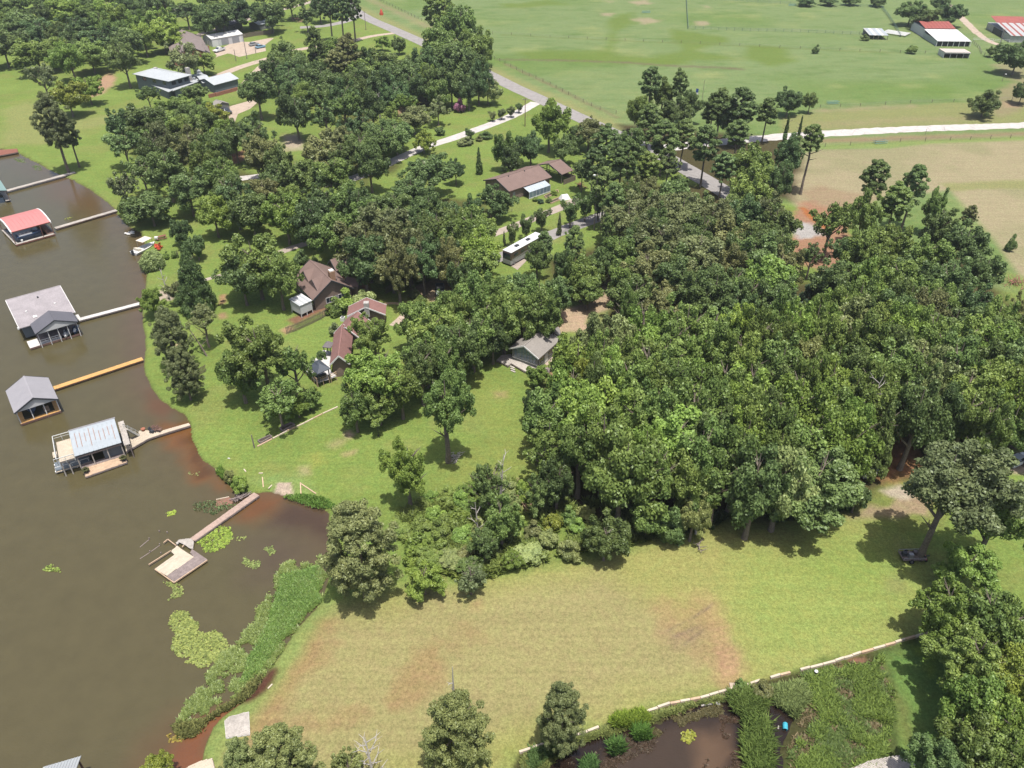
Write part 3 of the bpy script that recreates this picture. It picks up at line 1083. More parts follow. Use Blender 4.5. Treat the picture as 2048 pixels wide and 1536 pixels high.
def trunk_mesh(kind, seed):
    """unit height 10"""
    r_ = random.Random(seed)
    mb = MB()
    w = [r_.uniform(-0.25, 0.25) for _ in range(8)]
    if kind == 'pine':
        mb.tube([(0, 0, -0.3), (w[0] * .4, w[1] * .4, 2), (w[2], w[3], 5.5), (w[4] * .6, w[5] * .6, 8), (w[4] * .5, w[5] * .5, 9.6)], [0.30, 0.22, 0.18, 0.11, 0.04], 8)
        limbs(mb, r_, 5.2, 9.2, 2.6, 11, 0.22, 0.08, False)
    elif kind == 'multi':
        for i in range(5):
            a = i * 1.26 + r_.uniform(-.2, .2)
            mb.tube([(math.cos(a) * .15, math.sin(a) * .15, -0.2), (math.cos(a) * .7, math.sin(a) * .7, 3.2), (math.cos(a) * 1.9, math.sin(a) * 1.9, 8)], [0.13, 0.1, 0.03], 5)
    else:
        mb.tube([(0, 0, -0.3), (w[0] * .3, w[1] * .3, 1.2), (w[2], w[3], 4), (w[4] * 1.6, w[5] * 1.6, 6.8), (w[4] * 2, w[5] * 2, 9)], [0.42, 0.29, 0.24, 0.14, 0.03], 8)
        limbs(mb, r_, 2.8, 8.2, 3.4, 9, 0.5, 0.13)
    return mb.mesh('trunk', M_BARK)


def crown_protos():
    P_ = {}
    P_['b'] = [crown_broad(10 + i, nl=108, leaves=150, size=0.21) for i in range(10)]
    P_['l'] = [crown_broad(40 + i, nl=90, leaves=80, size=0.22, open_=0.35, rmin=0.35, rmax=1.0) for i in range(4)]
    P_['o'] = [crown_broad(60 + i, nl=130, leaves=110, size=0.20, rmin=0.4, rmax=1.05) for i in range(5)]
    P_['p'] = [crown_pine(80 + i) for i in range(6)]
    P_['c'] = [crown_cone(100 + i) for i in range(3)]
    P_['k'] = [crown_cone(110 + i, width=0.45, nl=50) for i in range(2)]
    P_['m'] = [crown_vase(120 + i) for i in range(3)]
    P_['w'] = [crown_weep(130)]
    P_['s'] = [crown_bush(140 + i) for i in range(5)]
    P_['big'] = [crown_broad(200 + i, nl=160, leaves=170, size=0.155, rmin=0.35, rmax=1.0) for i in range(5)]
    P_['bigp'] = [crown_pine(210 + i, nl=230, leaves=170, size=0.105) for i in range(3)]
    P_['bigc'] = [crown_cone(220, nl=130, leaves=150, size=0.16)]
    return P_


CROWN = crown_protos()
TRUNK = {'b': [trunk_mesh('broad', i) for i in range(4)], 'p': [trunk_mesh('pine', 20 + i) for i in range(3)], 'm': [trunk_mesh('multi', 30)]}

TONES = [((0.060, 0.100, 0.055), 'blue-green'), ((0.070, 0.112, 0.040), 'dark green'), ((0.112, 0.166, 0.044), 'mid green'), ((0.138, 0.210, 0.045), 'bright green'),
         ((0.165, 0.205, 0.038), 'yellow-green'), ((0.124, 0.140, 0.056), 'olive green'), ((0.116, 0.142, 0.060), 'grey-green'), ((0.34, 0.17, 0.27), 'pink flowering'),
         ((0.090, 0.134, 0.044), 'deep green'), ((0.170, 0.205, 0.075), 'pale green')]
KIND = {'b': ('broadleaf_tree', 'broadleaf tree', 'tree'), 'l': ('broadleaf_tree', 'thin-crowned broadleaf tree', 'tree'), 'o': ('oak_tree', 'spreading oak', 'tree'), 'p': ('pine_tree', 'pine', 'tree'),
        'c': ('conifer_tree', 'cone-shaped conifer', 'tree'), 'k': ('cypress_tree', 'slender conifer', 'tree'), 'm': ('myrtle_tree', 'crape myrtle', 'tree'),
        'w': ('willow_tree', 'weeping willow', 'tree'), 's': ('shrub', 'shrub', 'shrub'),
        'big': ('broadleaf_tree', 'broadleaf tree', 'tree'), 'bigp': ('pine_tree', 'pine', 'tree'), 'bigc': ('conifer_tree', 'cone-shaped conifer', 'tree')}
BASE = {'b': 0.11, 'l': 0.22, 'o': 0.18, 'p': 0.42, 'c': 0.06, 'k': 0.05, 'm': 0.12, 'w': 0.02, 's': 0.0, 'big': 0.16, 'bigp': 0.2, 'bigc': 0.04}
tr = random.Random(5)
PLANTS = []
KEEP = [(340, 150, 48), (385, 112, 34), (430, 212, 22), (478, 218, 36), (578, 285, 24), (617, 362, 18), (495, 350, 26), (475, 318, 18), (738, 200, 26), (770, 225, 22), (850, 292, 24), (780, 325, 18), (710, 350, 18), (640, 560, 62), (690, 660, 40),
        (1066, 690, 46), (868, 575, 42), (1195, 600, 36), (1140, 650, 26), (1048, 505, 40), (1630, 430, 34), (1650, 500, 24), (1330, 600, 18), (1525, 620, 14), (1390, 350, 40), (1440, 372, 24), (1290, 290, 24), (450, 75, 40), (520, 100, 40), (610, 345, 14),
        (560, 505, 26), (620, 485, 30), (330, 480, 40), (430, 545, 24), (545, 225, 14), (620, 255, 12), (1800, 985, 50), (1780, 930, 26)]


def plant(cx, ytop, w, H, kind='b', tone=2, base=None, fixed=None):
    """one tree: photo point of its top, crown width in photo px, height in m"""
    top = gp(cx, ytop + (0.06 * w if kind not in 'ck' else 0), H + LAND)
    s = scale_at(top)
    rad = w / s / 2
    x, y = top.x, top.y
    b = BASE[kind] if base is None else base
    PLANTS.append(dict(x=x, y=y, r=rad, H=H, kind=kind, tone=tone, base=b, label=fixed, own=True))


def pins(pts_w, poly, wpx, Hr, kinds, tones, seed, dens=0.72, avoid=True):
    """fill a photo outline (of crown centres) with trees, keeping their distance"""
    r_ = random.Random(seed)
    P = [(x, y) for x, y in poly]
    xs, ys = [p[0] for p in P], [p[1] for p in P]
    got = []
    tries = 0
    A = np.array(P, float)
    while tries < 4000:
        tries += 1
        x, y = r_.uniform(min(xs), max(xs)), r_.uniform(min(ys), max(ys))
        if sdist(np.array([x]), np.array([y]), A)[0] < 0:
            continue
        t = (y - min(ys)) / max(1, max(ys) - min(ys))
        w = wpx[0] + (wpx[1] - wpx[0]) * t
        w *= r_.uniform(0.75, 1.3)
        H = r_.uniform(*Hr)
        c = gp(x, y, H * 0.62)
        ok = all(math.hypot((a - x) , (b_ - y)) > k_ * .6 + w * .42 for a, b_, k_ in KEEP)
        if not ok:
            continue
        for (a, b_, ww) in got:
            if math.hypot(a - x, (b_ - y) * 1.25) < dens * (w + ww) / 2:
                ok = False
                break
        if not ok:
            continue
        if avoid:
            for q in PLANTS:
                dd = math.hypot(q['x'] - c.x, q['y'] - c.y)
                rr = w / scale_at(c) / 2
                if dd < min(0.72, dens) * (q['r'] + rr):
                    ok = False
                    break
        if not ok:
            continue
        got.append((x, y, w))
        rad = w / scale_at(c) / 2
        k = r_.choice(kinds)
        PLANTS.append(dict(x=c.x, y=c.y, r=rad, H=H, kind=k, tone=r_.choice(tones), base=BASE[k], label=None))


TREES = [
 # lakeside and the yards beside it
 (290, 374, 92, 9.5, 'b', 1, 0.02), (252, 385, 44, 7, 'b', 2, 0.05), (232, 325, 60, 14, 'l', 6), (365, 485, 84, 15, 'bigc', 8), (343, 548, 46, 7, 'l', 5, 0.1),
 (416, 376, 74, 12, 'b', 3), (355, 428, 42, 8, 'b', 1, 0.05), (385, 462, 44, 7, 'b', 1, 0.05), (297, 497, 46, 4.5, 'w', 9), (497, 452, 120, 16, 'b', 2),
 (470, 492, 96, 13, 'b', 8), (545, 492, 84, 14, 'b', 2), (560, 372, 78, 14, 'b', 3), (295, 568, 50, 7, 'b', 3, 0.1), (325, 612, 84, 13, 'bigp', 6, 0.1), (352, 690, 78, 11, 'bigp', 6, 0.1),
 (395, 600, 64, 10, 'l', 6, 0.4), (505, 618, 130, 17, 'big', 2, 0.22), (575, 668, 80, 13, 'l', 2), (462, 676, 74, 13, 'b', 2), (545, 750, 110, 10, 'l', 2, 0.2),
 (742, 612, 82, 12, 'big', 2), (752, 680, 128, 14, 'big', 3), (795, 716, 84, 12, 'b', 2), (702, 762, 70, 10, 'b', 2), (752, 762, 100, 8.5, 'big', 2),
 (860, 600, 96, 14, 'b', 2), (850, 655, 90, 12, 'b', 2), (922, 628, 84, 14, 'b', 8), (946, 536, 86, 16, 'b', 2), (1008, 572, 92, 14, 'b', 2), (985, 622, 80, 11, 'b', 1), (1078, 545, 72, 12, 'b', 2),
 (905, 690, 60, 9, 'b', 2), (885, 720, 104, 19, 'big', 2, 0.34), (806, 866, 86, 13.7, 'big', 3, 0.16),
 (702, 996, 176, 17, 'bigp', 6, 0.1), (1655, 882, 200, 15, 'big', 8, 0.1), (1942, 862, 210, 21.7, 'big', 6, 0.42), (2042, 925, 120, 18, 'big', 2),
 (1955, 1086, 110, 8, 'b', 3), (1925, 1150, 130, 12, 'big', 3), (2010, 1170, 130, 12, 'b', 2), (1985, 1250, 140, 12, 'big', 2), (2046, 1290, 110, 11, 'b', 4), (1992, 1345, 120, 12, 'b', 3),
 (1965, 1430, 130, 10, 'b', 2), (2045, 1390, 120, 12, 'b', 3), (2046, 1190, 90, 12, 'b', 2), (2055, 1460, 110, 11, 'b', 2), (1900, 1480, 100, 8, 'b', 8),
 (910, 1388, 165, 14, 'bigp', 9, 0.1), (545, 1455, 170, 13, 'bigp', 9, 0.2), (465, 1478, 90, 11, 'bigp', 9, 0.2), (1127, 1362, 116, 12, 'bigp', 6, 0.05), (690, 1500, 76, 8, 'b', 9), (305, 1512, 60, 5, 'b', 4),
 (845, 1122, 76, 6, 'b', 3, 0.02), (940, 1122, 72, 6, 'l', 6, 0.02), (975, 905, 84, 13, 'l', 8), (1002, 985, 84, 10, 'b', 2), (968, 1050, 60, 7, 'b', 8), (1215, 1032, 92, 8, 'b', 8, 0.05),
 (1302, 988, 74, 8, 'b', 2), (1396, 985, 60, 9, 'b', 9, 0.1), (1090, 858, 90, 12, 'l', 2), (1118, 905, 80, 11, 'b', 1), (1072, 945, 70, 9, 'l', 8),
 (1062, 770, 40, 8, 'b', 1, 0.1), (1074, 724, 46, 5, 'b', 3, 0.1), (1090, 772, 60, 10, 'b', 2), (1120, 760, 90, 13, 'b', 2), (1105, 820, 90, 12, 'l', 2), (1130, 700, 70, 13, 'b', 3), (1170, 690, 80, 15, 'b', 4),
 # between the cabin and the brown house
 (770, 386, 130, 17, 'o', 5), (728, 432, 104, 15, 'o', 5), (812, 430, 100, 16, 'o', 5), (778, 478, 96, 12, 'o', 5), (872, 400, 94, 16, 'o', 8), (842, 452, 72, 13, 'b', 1),
 (942, 398, 90, 16, 'b', 2), (962, 440, 82, 14, 'b', 3), (895, 466, 70, 12, 'b', 1), (918, 505, 60, 12, 'b', 8), (990, 358, 76, 10, 'o', 1, 0.05), (855, 296, 100, 13, 'o', 1), (820, 338, 80, 12, 'b', 8),
 (910, 312, 40, 8, 'b', 1, 0.1), (957, 294, 26, 8, 'k', 8), (1005, 250, 44, 13, 'b', 2), (1022, 278, 44, 11, 'b', 1), (1100, 186, 70, 17, 'b', 3), (1062, 252, 52, 12, 'b', 1),
 (1128, 262, 50, 10, 'b', 8), (1180, 224, 64, 11, 'b', 5), (1152, 242, 44, 9, 'b', 1), (1215, 246, 76, 16, 'p', 8), (1262, 240, 62, 15, 'b', 8), (1305, 127, 52, 17, 'p', 8), (1362, 135, 42, 16, 'p', 8), (1282, 176, 50, 14, 'b', 2),
 (1330, 150, 46, 13, 'b', 2), (1388, 172, 50, 12, 'b', 1), (1352, 186, 60, 11, 'b', 8), (1302, 202, 58, 14, 'p', 8), (1332, 234, 84, 16, 'p', 8), (1372, 236, 66, 14, 'p', 8), (1448, 172, 52, 17, 'p', 8), (1490, 170, 82, 18, 'p', 1),
 (1432, 184, 54, 15, 'p', 8), (1540, 190, 54, 14, 'p', 8), (1470, 200, 60, 13, 'b', 1), (1584, 170, 56, 10, 'b', 1), (1626, 178, 30, 8, 'b', 8), (1580, 224, 22, 13, 'k', 1), (1606, 230, 22, 13, 'k', 1), (1632, 243, 50, 19.3, 'p', 8, 0.62),
 (1590, 262, 50, 14, 'b', 1), (1520, 272, 86, 16, 'b', 2), (1512, 320, 90, 15, 'b', 2), (1572, 310, 50, 14, 'b', 1), (1245, 280, 74, 17, 'p', 8), (1188, 292, 56, 14, 'p', 8), (1418, 246, 72, 17, 'p', 8), (1300, 300, 66, 14, 'p', 2), (1452, 300, 60, 13, 'p', 8),
 (1212, 330, 66, 16, 'p', 8), (1166, 316, 46, 9, 'p', 8), (1262, 345, 60, 14, 'b', 8), (1360, 345, 40, 6, 'b', 8), (1340, 290, 50, 13, 'p', 8), (1480, 235, 60, 13, 'p', 8),
 (1052, 432, 36, 6, 'm', 8), (1084, 416, 40, 6, 'm', 8), (1024, 446, 34, 6, 'm', 8), (1142, 400, 44, 7, 'm', 8), (1172, 388, 44, 7, 'm', 8), (1200, 372, 40, 9, 'm', 1), (1008, 462, 13, 4, 'k', 6), (1120, 425, 20, 6, 'k', 6),
 (1232, 360, 60, 15, 'p', 8), (1090, 460, 40, 9, 'p', 8), (1075, 470, 50, 10, 'b', 8), (1150, 448, 50, 14, 'p', 8), (1166, 505, 76, 11, 'b', 2), (1132, 482, 44, 12, 'b', 8), (1238, 462, 78, 13, 'b', 2), (1262, 505, 70, 12, 'b', 2), (1206, 475, 56, 12, 'b', 1),
 (1118, 545, 66, 10, 'b', 8), (1262, 556, 40, 14, 'b', 2), (1216, 425, 34, 13, 'p', 8), (1178, 548, 60, 8, 'b', 2),
 (1300, 372, 100, 14, 'o', 5), (1372, 372, 110, 14, 'o', 5), (1432, 388, 92, 14, 'o', 5), (1336, 425, 110, 15, 'o', 5), (1408, 450, 110, 15, 'o', 5), (1302, 480, 96, 14, 'o', 5), (1372, 502, 112, 14, 'o', 8), (1440, 524, 100, 14, 'o', 1),
 (1328, 552, 90, 11, 'o', 5), (1500, 384, 80, 14, 'b', 1), (1562, 392, 84, 14, 'o', 8), (1502, 440, 80, 14, 'o', 8), (1478, 570, 80, 11, 'o', 1), (1556, 496, 110, 15, 'b', 3), (1640, 545, 60, 8, 'c', 0),
 # pasture and far side
 (1980, 176, 58, 9, 'b', 8, 0.03), (2050, 70, 70, 14, 'b', 1, 0.05), (2054, 160, 40, 8, 'b', 1, 0.05), (1830, -6, 60, 12, 'b', 8, 0.05), (1868, 8, 52, 11, 'b', 8, 0.05), (1912, -4, 52, 12, 'b', 1, 0.05), (1890, -14, 34, 9, 'b', 8),
 (1616, -10, 34, 5, 'b', 1, 0.02), (1662, -11, 34, 5, 'b', 1, 0.02), (1704, -12, 34, 5, 'b', 1, 0.02), (1756, -10, 34, 5, 'b', 1, 0.02), (1826, 88, 22, 3.6, 's', 2, 0), (1633, 91, 14, 3, 's', 8, 0), (1987, 88, 20, 5, 'b', 8, 0.02), (1732, 68, 18, 2.5, 's', 8, 0),
 (1762, 314, 66, 15, 'p', 8), (1842, 322, 68, 17, 'p', 8), (1802, 362, 80, 15, 'p', 2), (1740, 375, 60, 14, 'b', 2), (1882, 366, 46, 13, 'b', 2), (1948, 408, 36, 9, 'p', 5), (1680, 376, 84, 17, 'l', 2), (1632, 472, 50, 10, 'l', 8),
 (1898, 402, 76, 14, 'o', 8), (1952, 432, 84, 14, 'o', 1), (1990, 490, 76, 13, 'o', 1), (1868, 452, 90, 15, 'b', 2), (1920, 500, 100, 15, 'o', 8), (1800, 432, 80, 15, 'b', 2), (1742, 440, 80, 15, 'b', 2), (1816, 500, 92, 16, 'b', 2), (1745, 512, 80, 15, 'b', 3),
 (1972, 560, 84, 14, 'o', 1), (1880, 560, 90, 15, 'b', 5), (1800, 570, 80, 14, 'b', 8), (1940, 620, 84, 13, 'b', 8), (1700, 450, 60, 13, 'l', 8), (2046, 580, 44, 9, 'l', 5), (2030, 470, 20, 4, 's', 8, 0),
 # far side beyond the white house
 (235, 73, 58, 17.5, 'b', 8, 0.3), (85, 180, 78, 22.5, 'bigp', 6, 0.34), (126, 228, 48, 15, 'p', 6, 0.4), (165, 141, 56, 11, 'b', 3), (122, 150, 70, 13, 'b', 4), (72, 112, 64, 15, 'l', 6), (355, 68, 80, 17, 'l', 6, 0.1), (288, 160, 44, 10, 'l', 8),
 (400, 98, 48, 9, 'b', 2, 0.1), (384, 160, 50, 8, 'b', 8, 0.1), (400, 196, 50, 7, 'b', 2, 0.1), (505, 130, 70, 17, 'b', 8, 0.2), (436, -6, 70, 17, 'b', 1, 0.3), (405, 4, 60, 16, 'b', 8), (420, 200, 62, 8, 'b', 4, 0.1), (360, 205, 54, 8, 'b', 8, 0.1),
 (535, -8, 64, 15, 'b', 1, 0.1), (652, -28, 42, 22, 'p', 1), (676, -24, 44, 22, 'p', 1), (700, -26, 40, 22, 'p', 1), (625, 50, 50, 21, 'p', 8), (560, 64, 64, 17, 'b', 8), (590, 96, 66, 15, 'b', 1), (655, 62, 56, 16, 'b', 2), (692, 64, 58, 20, 'p', 5), (672, 92, 54, 17, 'p', 5, 0.5),
 (722, 76, 50, 17, 'b', 8), (716, 118, 60, 15, 'b', 1), (762, 66, 32, 7, 'b', 3, 0.05), (796, 68, 32, 8, 'b', 8, 0.05), (772, 128, 46, 13, 'b', 1), (640, 122, 70, 14, 'b', 8), (580, 140, 60, 13, 'b', 1),
 (874, -30, 76, 25, 'p', 2), (918, -6, 70, 22, 'b', 2), (952, 38, 64, 19, 'b', 2), (872, 30, 70, 20, 'b', 2), (902, 66, 76, 18, 'b', 8), (850, 80, 66, 17, 'b', 1), (946, 84, 62, 17, 'b', 1), (967, 66, 38, 14, 'b', 2), (822, 104, 60, 15, 'b', 8),
 (900, 116, 66, 16, 'b', 1), (956, 118, 48, 15, 'b', 1), (848, 122, 50, 13, 'b', 3), (880, 148, 48, 12, 'b', 2), (936, 140, 44, 13, 'b', 1), (975, 148, 46, 10, 'b', 9, 0.03), (919, 196, 24, 4.5, 's', 7, 0), (874, 186, 56, 10, 'l', 6, 0.1),
 (802, 172, 52, 12, 'l', 3), (826, 204, 60, 10, 'b', 5), (776, 210, 56, 12, 'b', 2), (740, 168, 56, 14, 'b', 8), (845, 258, 44, 7, 'b', 4, 0.05), (752, 236, 70, 13, 'b', 8), (880, 250, 22, 3, 's', 8, 0),
 (492, 372, 84, 13, 'b', 8), (622, 382, 84, 14, 'b', 1), (662, 404, 80, 14, 'b', 2), (700, 352, 80, 13, 'b', 2), (590, 300, 80, 14, 'b', 8), (655, 300, 84, 14, 'b', 2), (440, 330, 90, 14, 'l', 8),
 (930, 274, 30, 2.2, 's', 5, 0), (958, 271, 14, 1.6, 's', 5, 0), (972, 262, 28, 2, 's', 8, 0), (939, 258, 24, 3.2, 'm', 1), (985, 222, 22, 3.2, 'm', 6), (1003, 218, 22, 3.4, 'm', 6), (1022, 212, 22, 3.6, 'm', 6), (1038, 206, 20, 3.2, 'm', 1),
 (599, 502, 28, 3, 's', 1, 0), (627, 512, 14, 1.3, 's', 8, 0), (668, 645, 26, 2.6, 's', 6, 0), (690, 586, 50, 4, 's', 3, 0), (722, 576, 50, 4.5, 's', 9, 0), (668, 600, 40, 3.2, 's', 2, 0), (828, 575, 22, 2.5, 's', 6, 0), (838, 590, 30, 3, 's', 2, 0),
 (640, 700, 20, 2.5, 's', 8, 0), (1108, 380, 14, 1.2, 's', 3, 0), (1082, 396, 13, 1.4, 's', 0, 0), (1098, 395, 12, 1.3, 's', 8, 0), (1070, 393, 12, 1.2, 's', 3, 0), (1128, 402, 12, 1.2, 's', 9, 0),
 (475, 952, 34, 3.0, 's', 3, 0), (455, 940, 22, 2.0, 's', 9, 0), (330, 505, 14, 1.5, 's', 3, 0), (345, 500, 12, 2, 's', 2, 0), (352, 500, 10, 2, 'k', 8), (372, 475, 20, 2, 's', 3, 0), (1482, 1360, 20, 1.4, 's', 2, 0), (1530, 1366, 40, 1.6, 's', 5, 0),
 (615, 770, 40, 5, 'b', 2, 0.05), (590, 785, 40, 5, 'b', 3, 0.05),
]
for t in TREES:
    plant(*t)

# outlines to fill between them
pins(0, [(1180, 690), (1260, 650), (1400, 650), (1560, 640), (1720, 640), (1860, 660), (2000, 700), (2090, 760), (2090, 860), (1900, 850), (1780, 840), (1700, 860), (1560, 960), (1420, 985), (1280, 960), (1160, 900), (1080, 850), (1110, 780)],
     (86, 120), (14, 18), ['b', 'b', 'b', 'b', 'b', 'b', 'b', 'l'], [2, 2, 3, 2, 2, 8, 2, 3, 9, 2], 3, dens=0.44)
pins(0, [(1660, 560), (1760, 540), (2000, 640), (2080, 700), (1900, 720), (1700, 680), (1600, 650)], (84, 96), (12, 16), ['b', 'b', 'o'], [2, 8, 2, 8, 2], 4, dens=0.5)
pins(0, [(-20, 20), (60, -20), (330, -10), (330, 60), (260, 90), (170, 110), (100, 110), (0, 90)], (58, 66), (13, 17), ['b', 'b', 'l'], [2, 3, 8, 8, 1], 5, dens=0.5)
pins(0, [(215, 250), (330, 220), (430, 225), (540, 230), (700, 190), (800, 250), (800, 320), (700, 380), (560, 420), (430, 420), (300, 360), (235, 330)], (70, 86), (11, 16), ['b', 'b', 'b', 'l', 'o'], [2, 8, 8, 2, 1, 5], 6, dens=0.62)
pins(0, [(340, 200), (420, 225), (480, 260), (400, 290), (300, 260)], (60, 66), (9, 12), ['b', 'l'], [3, 2, 4], 7, dens=0.6)
pins(0, [(540, 130), (700, 120), (820, 130), (880, 170), (760, 200), (600, 190)], (60, 64), (13, 16), ['b', 'b', 'l'], [8, 1, 2, 8], 8, dens=0.52)
pins(0, [(700, 400), (960, 420), (980, 520), (860, 540), (740, 540), (690, 470)], (80, 90), (12, 15), ['o', 'b'], [8, 5, 1, 2], 9, dens=0.52)
pins(0, [(820, 640), (960, 590), (1100, 570), (1090, 620), (980, 660), (920, 720), (840, 740)], (80, 90), (11, 14), ['b'], [2, 8, 2], 10, dens=0.52)
pins(0, [(1250, 380), (1450, 370), (1560, 420), (1560, 600), (1260, 610)], (84, 90), (11, 14), ['o', 'b'], [5, 8, 8], 12, dens=0.52)
pins(0, [(350, -10), (640, -10), (640, 30), (560, 30), (470, 20), (360, 40)], (56, 60), (12, 16), ['b', 'l'], [1, 2, 8], 13, dens=0.75)
# low growth along the edge of the wood
pins(0, [(775, 1040), (880, 985), (1000, 960), (1120, 1000), (1280, 1010), (1330, 1070), (1200, 1095), (1100, 1110), (960, 1140), (830, 1120), (790, 1080)],
     (30, 56), (1.2, 3.2), ['s', 's', 's', 's', 'b'], [2, 3, 9, 9, 3, 5, 4, 2], 14, dens=0.72)
pins(0, [(1330, 1030), (1540, 1010), (1720, 990), (1700, 1020), (1560, 1040), (1350, 1060)], (50, 60), (4, 7), ['s', 'b'], [8, 2, 1], 15, dens=0.7)
pins(0, [(1700, 820), (1780, 830), (1850, 860), (1900, 850), (1740, 870)], (80, 90), (12, 15), ['b', 'c'], [8, 5, 2], 16, dens=0.6)

LMK = [((60, 450), 'red-roofed boathouse'), ((90, 630), 'grey twin-roofed boathouse'), ((340, 640), 'white walkway'), ((65, 800), 'small grey boathouse'), ((360, 850), 'two-level boat dock'),
       ((460, 1030), 'broken T-shaped dock'), ((640, 560), 'brown dormered house'), ((690, 690), 'reddish roofed house'), ((635, 735), 'dark gazebo'), ((1080, 690), 'grey cabin'), ((1060, 360), 'greenhouse workshop'),
       ((380, 150), 'white-roofed house'), ((370, 100), 'brick gable house'), ((448, 75), 'white metal garage'), ((1905, 70), 'red and white barn'), ((1757, 68), 'small cattle shed'), ((880, 580), 'sandy court'),
       ((1050, 500), 'motorhome'), ((1000, 160), 'county road by the pasture'), ((1250, 285), 'road bend'), ((1440, 370), 'shaded county road'), ((1800, 260), 'white lane'), ((1640, 450), 'orange clay clearing'),
       ((1820, 1110), 'mower trailer'), ((1050, 1110), 'mown field edge'), ((1400, 1000), 'mown field by the wood'), ((2040, 1300), 'green marsh meadow'), ((1290, 1420), 'retaining wall pond'), ((900, 240), 'white driveway'),
       ((640, 1500), 'clay field end'), ((755, 860), 'lawn lamp post'), ((1900, 450), 'hay field'), ((430, 222), 'carport yard'), ((290, 500), 'pontoon boat'), ((1180, 610), 'sandy cabin drive'), ((560, 200), 'fork of the drives'),
       ((740, 60), 'far roadside pole'), ((100, 250), 'lakeside slope'), ((1500, 780), 'heart of the big wood'), ((1900, 780), 'dusty woodland lot'), ((600, 480), 'curving garden path'), ((730, 330), 'shaded driveway')]


def size_word(H, r):
    return 'low' if H < 3 else 'small' if H < 7 else 'medium' if H < 12 else 'tall' if H < 16 else 'towering'


ORD = ['', 'second', 'third', 'fourth', 'fifth', 'sixth', 'seventh', 'eighth', 'ninth', 'tenth', 'eleventh', 'twelfth', 'thirteenth', 'fourteenth', 'fifteenth', 'sixteenth', 'seventeenth', 'eighteenth', 'nineteenth', 'twentieth']
bykey = {}
for p in PLANTS:
    px, py = pix((p['x'], p['y'], p['H'] * 0.6))
    p['px'], p['py'] = px, py
    (lx, ly), nm = min(LMK, key=lambda q: math.hypot(q[0][0] - px, q[0][1] - py))
    dx, dy = px - lx, py - ly
    rel = ('behind' if dy < 0 else 'in front of') if abs(dy) > 0.8 * abs(dx) else ('on the lake side of' if dx < 0 else 'inland of')
    wide = 'broad' if p['r'] > 0.42 * p['H'] else ''
    key = (size_word(p['H'], p['r']), wide, TONES[p['tone']][1], KIND[p['kind']][1], rel, nm)
    p['d'] = math.hypot(dx, dy)
    bykey.setdefault(key, []).append(p)
for key, ps in bykey.items():
    ps.sort(key=lambda q: q['d'])
    for i, p in enumerate(ps):
        s = ' '.join(w for w in key[:4] if w) + ' ' + key[4] + ' the ' + key[5]
        if len(ps) > 1:
            s += ', nearest one' if i == 0 else ', ' + ORD[i] + ' nearest'
        if len(s.split()) > 16:
            s = s.replace('thin-crowned ', 'thin ').replace('cone-shaped ', '')
        if len(s.split()) > 16:
            s = s.replace('broad ', '', 1)
        if len(s.split()) > 16:
            s = s.replace('on the lake side of the', 'lakeward of the').replace('in front of', 'before')
        p['text'] = s

in_view = [p for p in PLANTS if -80 < p['px'] < 2130 and -60 < p['py'] < 1620]
# only the 290 broadleaf trees that show largest stand as things of their own; the rest of the wood is one mass
broad = [p for p in in_view if KIND[p['kind']][0] == 'broadleaf_tree']
broad.sort(key=lambda p: -(p['r'] * scale_at((p['x'], p['y'], 5)) * (1.6 if p.get('own') else 1.0)))
for p in broad[290:]:
    p['mass'] = True
woodland = bpy.data.objects.new('woodland', None)
COL.objects.link(woodland)
woodland['kind'] = 'stuff'
for p in in_view:
    nm, kw, cat = KIND[p['kind']]
    mass = p.get('mass')
    o = woodland if mass else thing(nm, p['label'] or p['text'], cat, (p['x'], p['y'], 0.0), tr.uniform(0, 6.28), 'shrubs of the yards and wood edge' if p['kind'] == 's' else 'trees around the lots')
    ox, oy = (p['x'], p['y']) if mass else (0, 0)
    ch = p['H'] * (1 - p['base'])
    c = bpy.data.objects.new('crown', tr.choice(CROWN[p['kind']]))
    COL.objects.link(c)
    c.parent = o
    k = p['r'] / (4.45 if p['kind'] in ('b', 'big', 'l', 'o') else 4.9)
    c.scale = (k * tr.uniform(0.94, 1.06), k * tr.uniform(0.94, 1.06), ch / 10.0)
    c.location = (ox, oy, LAND + p['H'] * p['base'])
    if mass:
        c.rotation_euler = (0, 0, tr.uniform(0, 6.28))
    t = TONES[p['tone']][0]
    v = tr.uniform(0.78, 1.25)
    w = tr.uniform(-0.07, 0.07)
    c.color = (t[0] * v * (1 + w), t[1] * v, t[2] * v * (1 - w), 1)
    if p['kind'] != 's':
        T = bpy.data.objects.new('trunk', tr.choice(TRUNK['p' if p['kind'] in ('p', 'bigp', 'c', 'k', 'bigc') else 'm' if p['kind'] == 'm' else 'b']))
        COL.objects.link(T)
        T.parent = o
        kk = max(0.45, p['H'] / 14)
        T.scale = (max(kk, k * 0.7), max(kk, k * 0.7), p['H'] * 0.95 / 10)
        T.location = (ox, oy, LAND)
print('plants', len(PLANTS), 'in view', len(in_view), 'trees', sum(1 for p in in_view if p['kind'] != 's'))
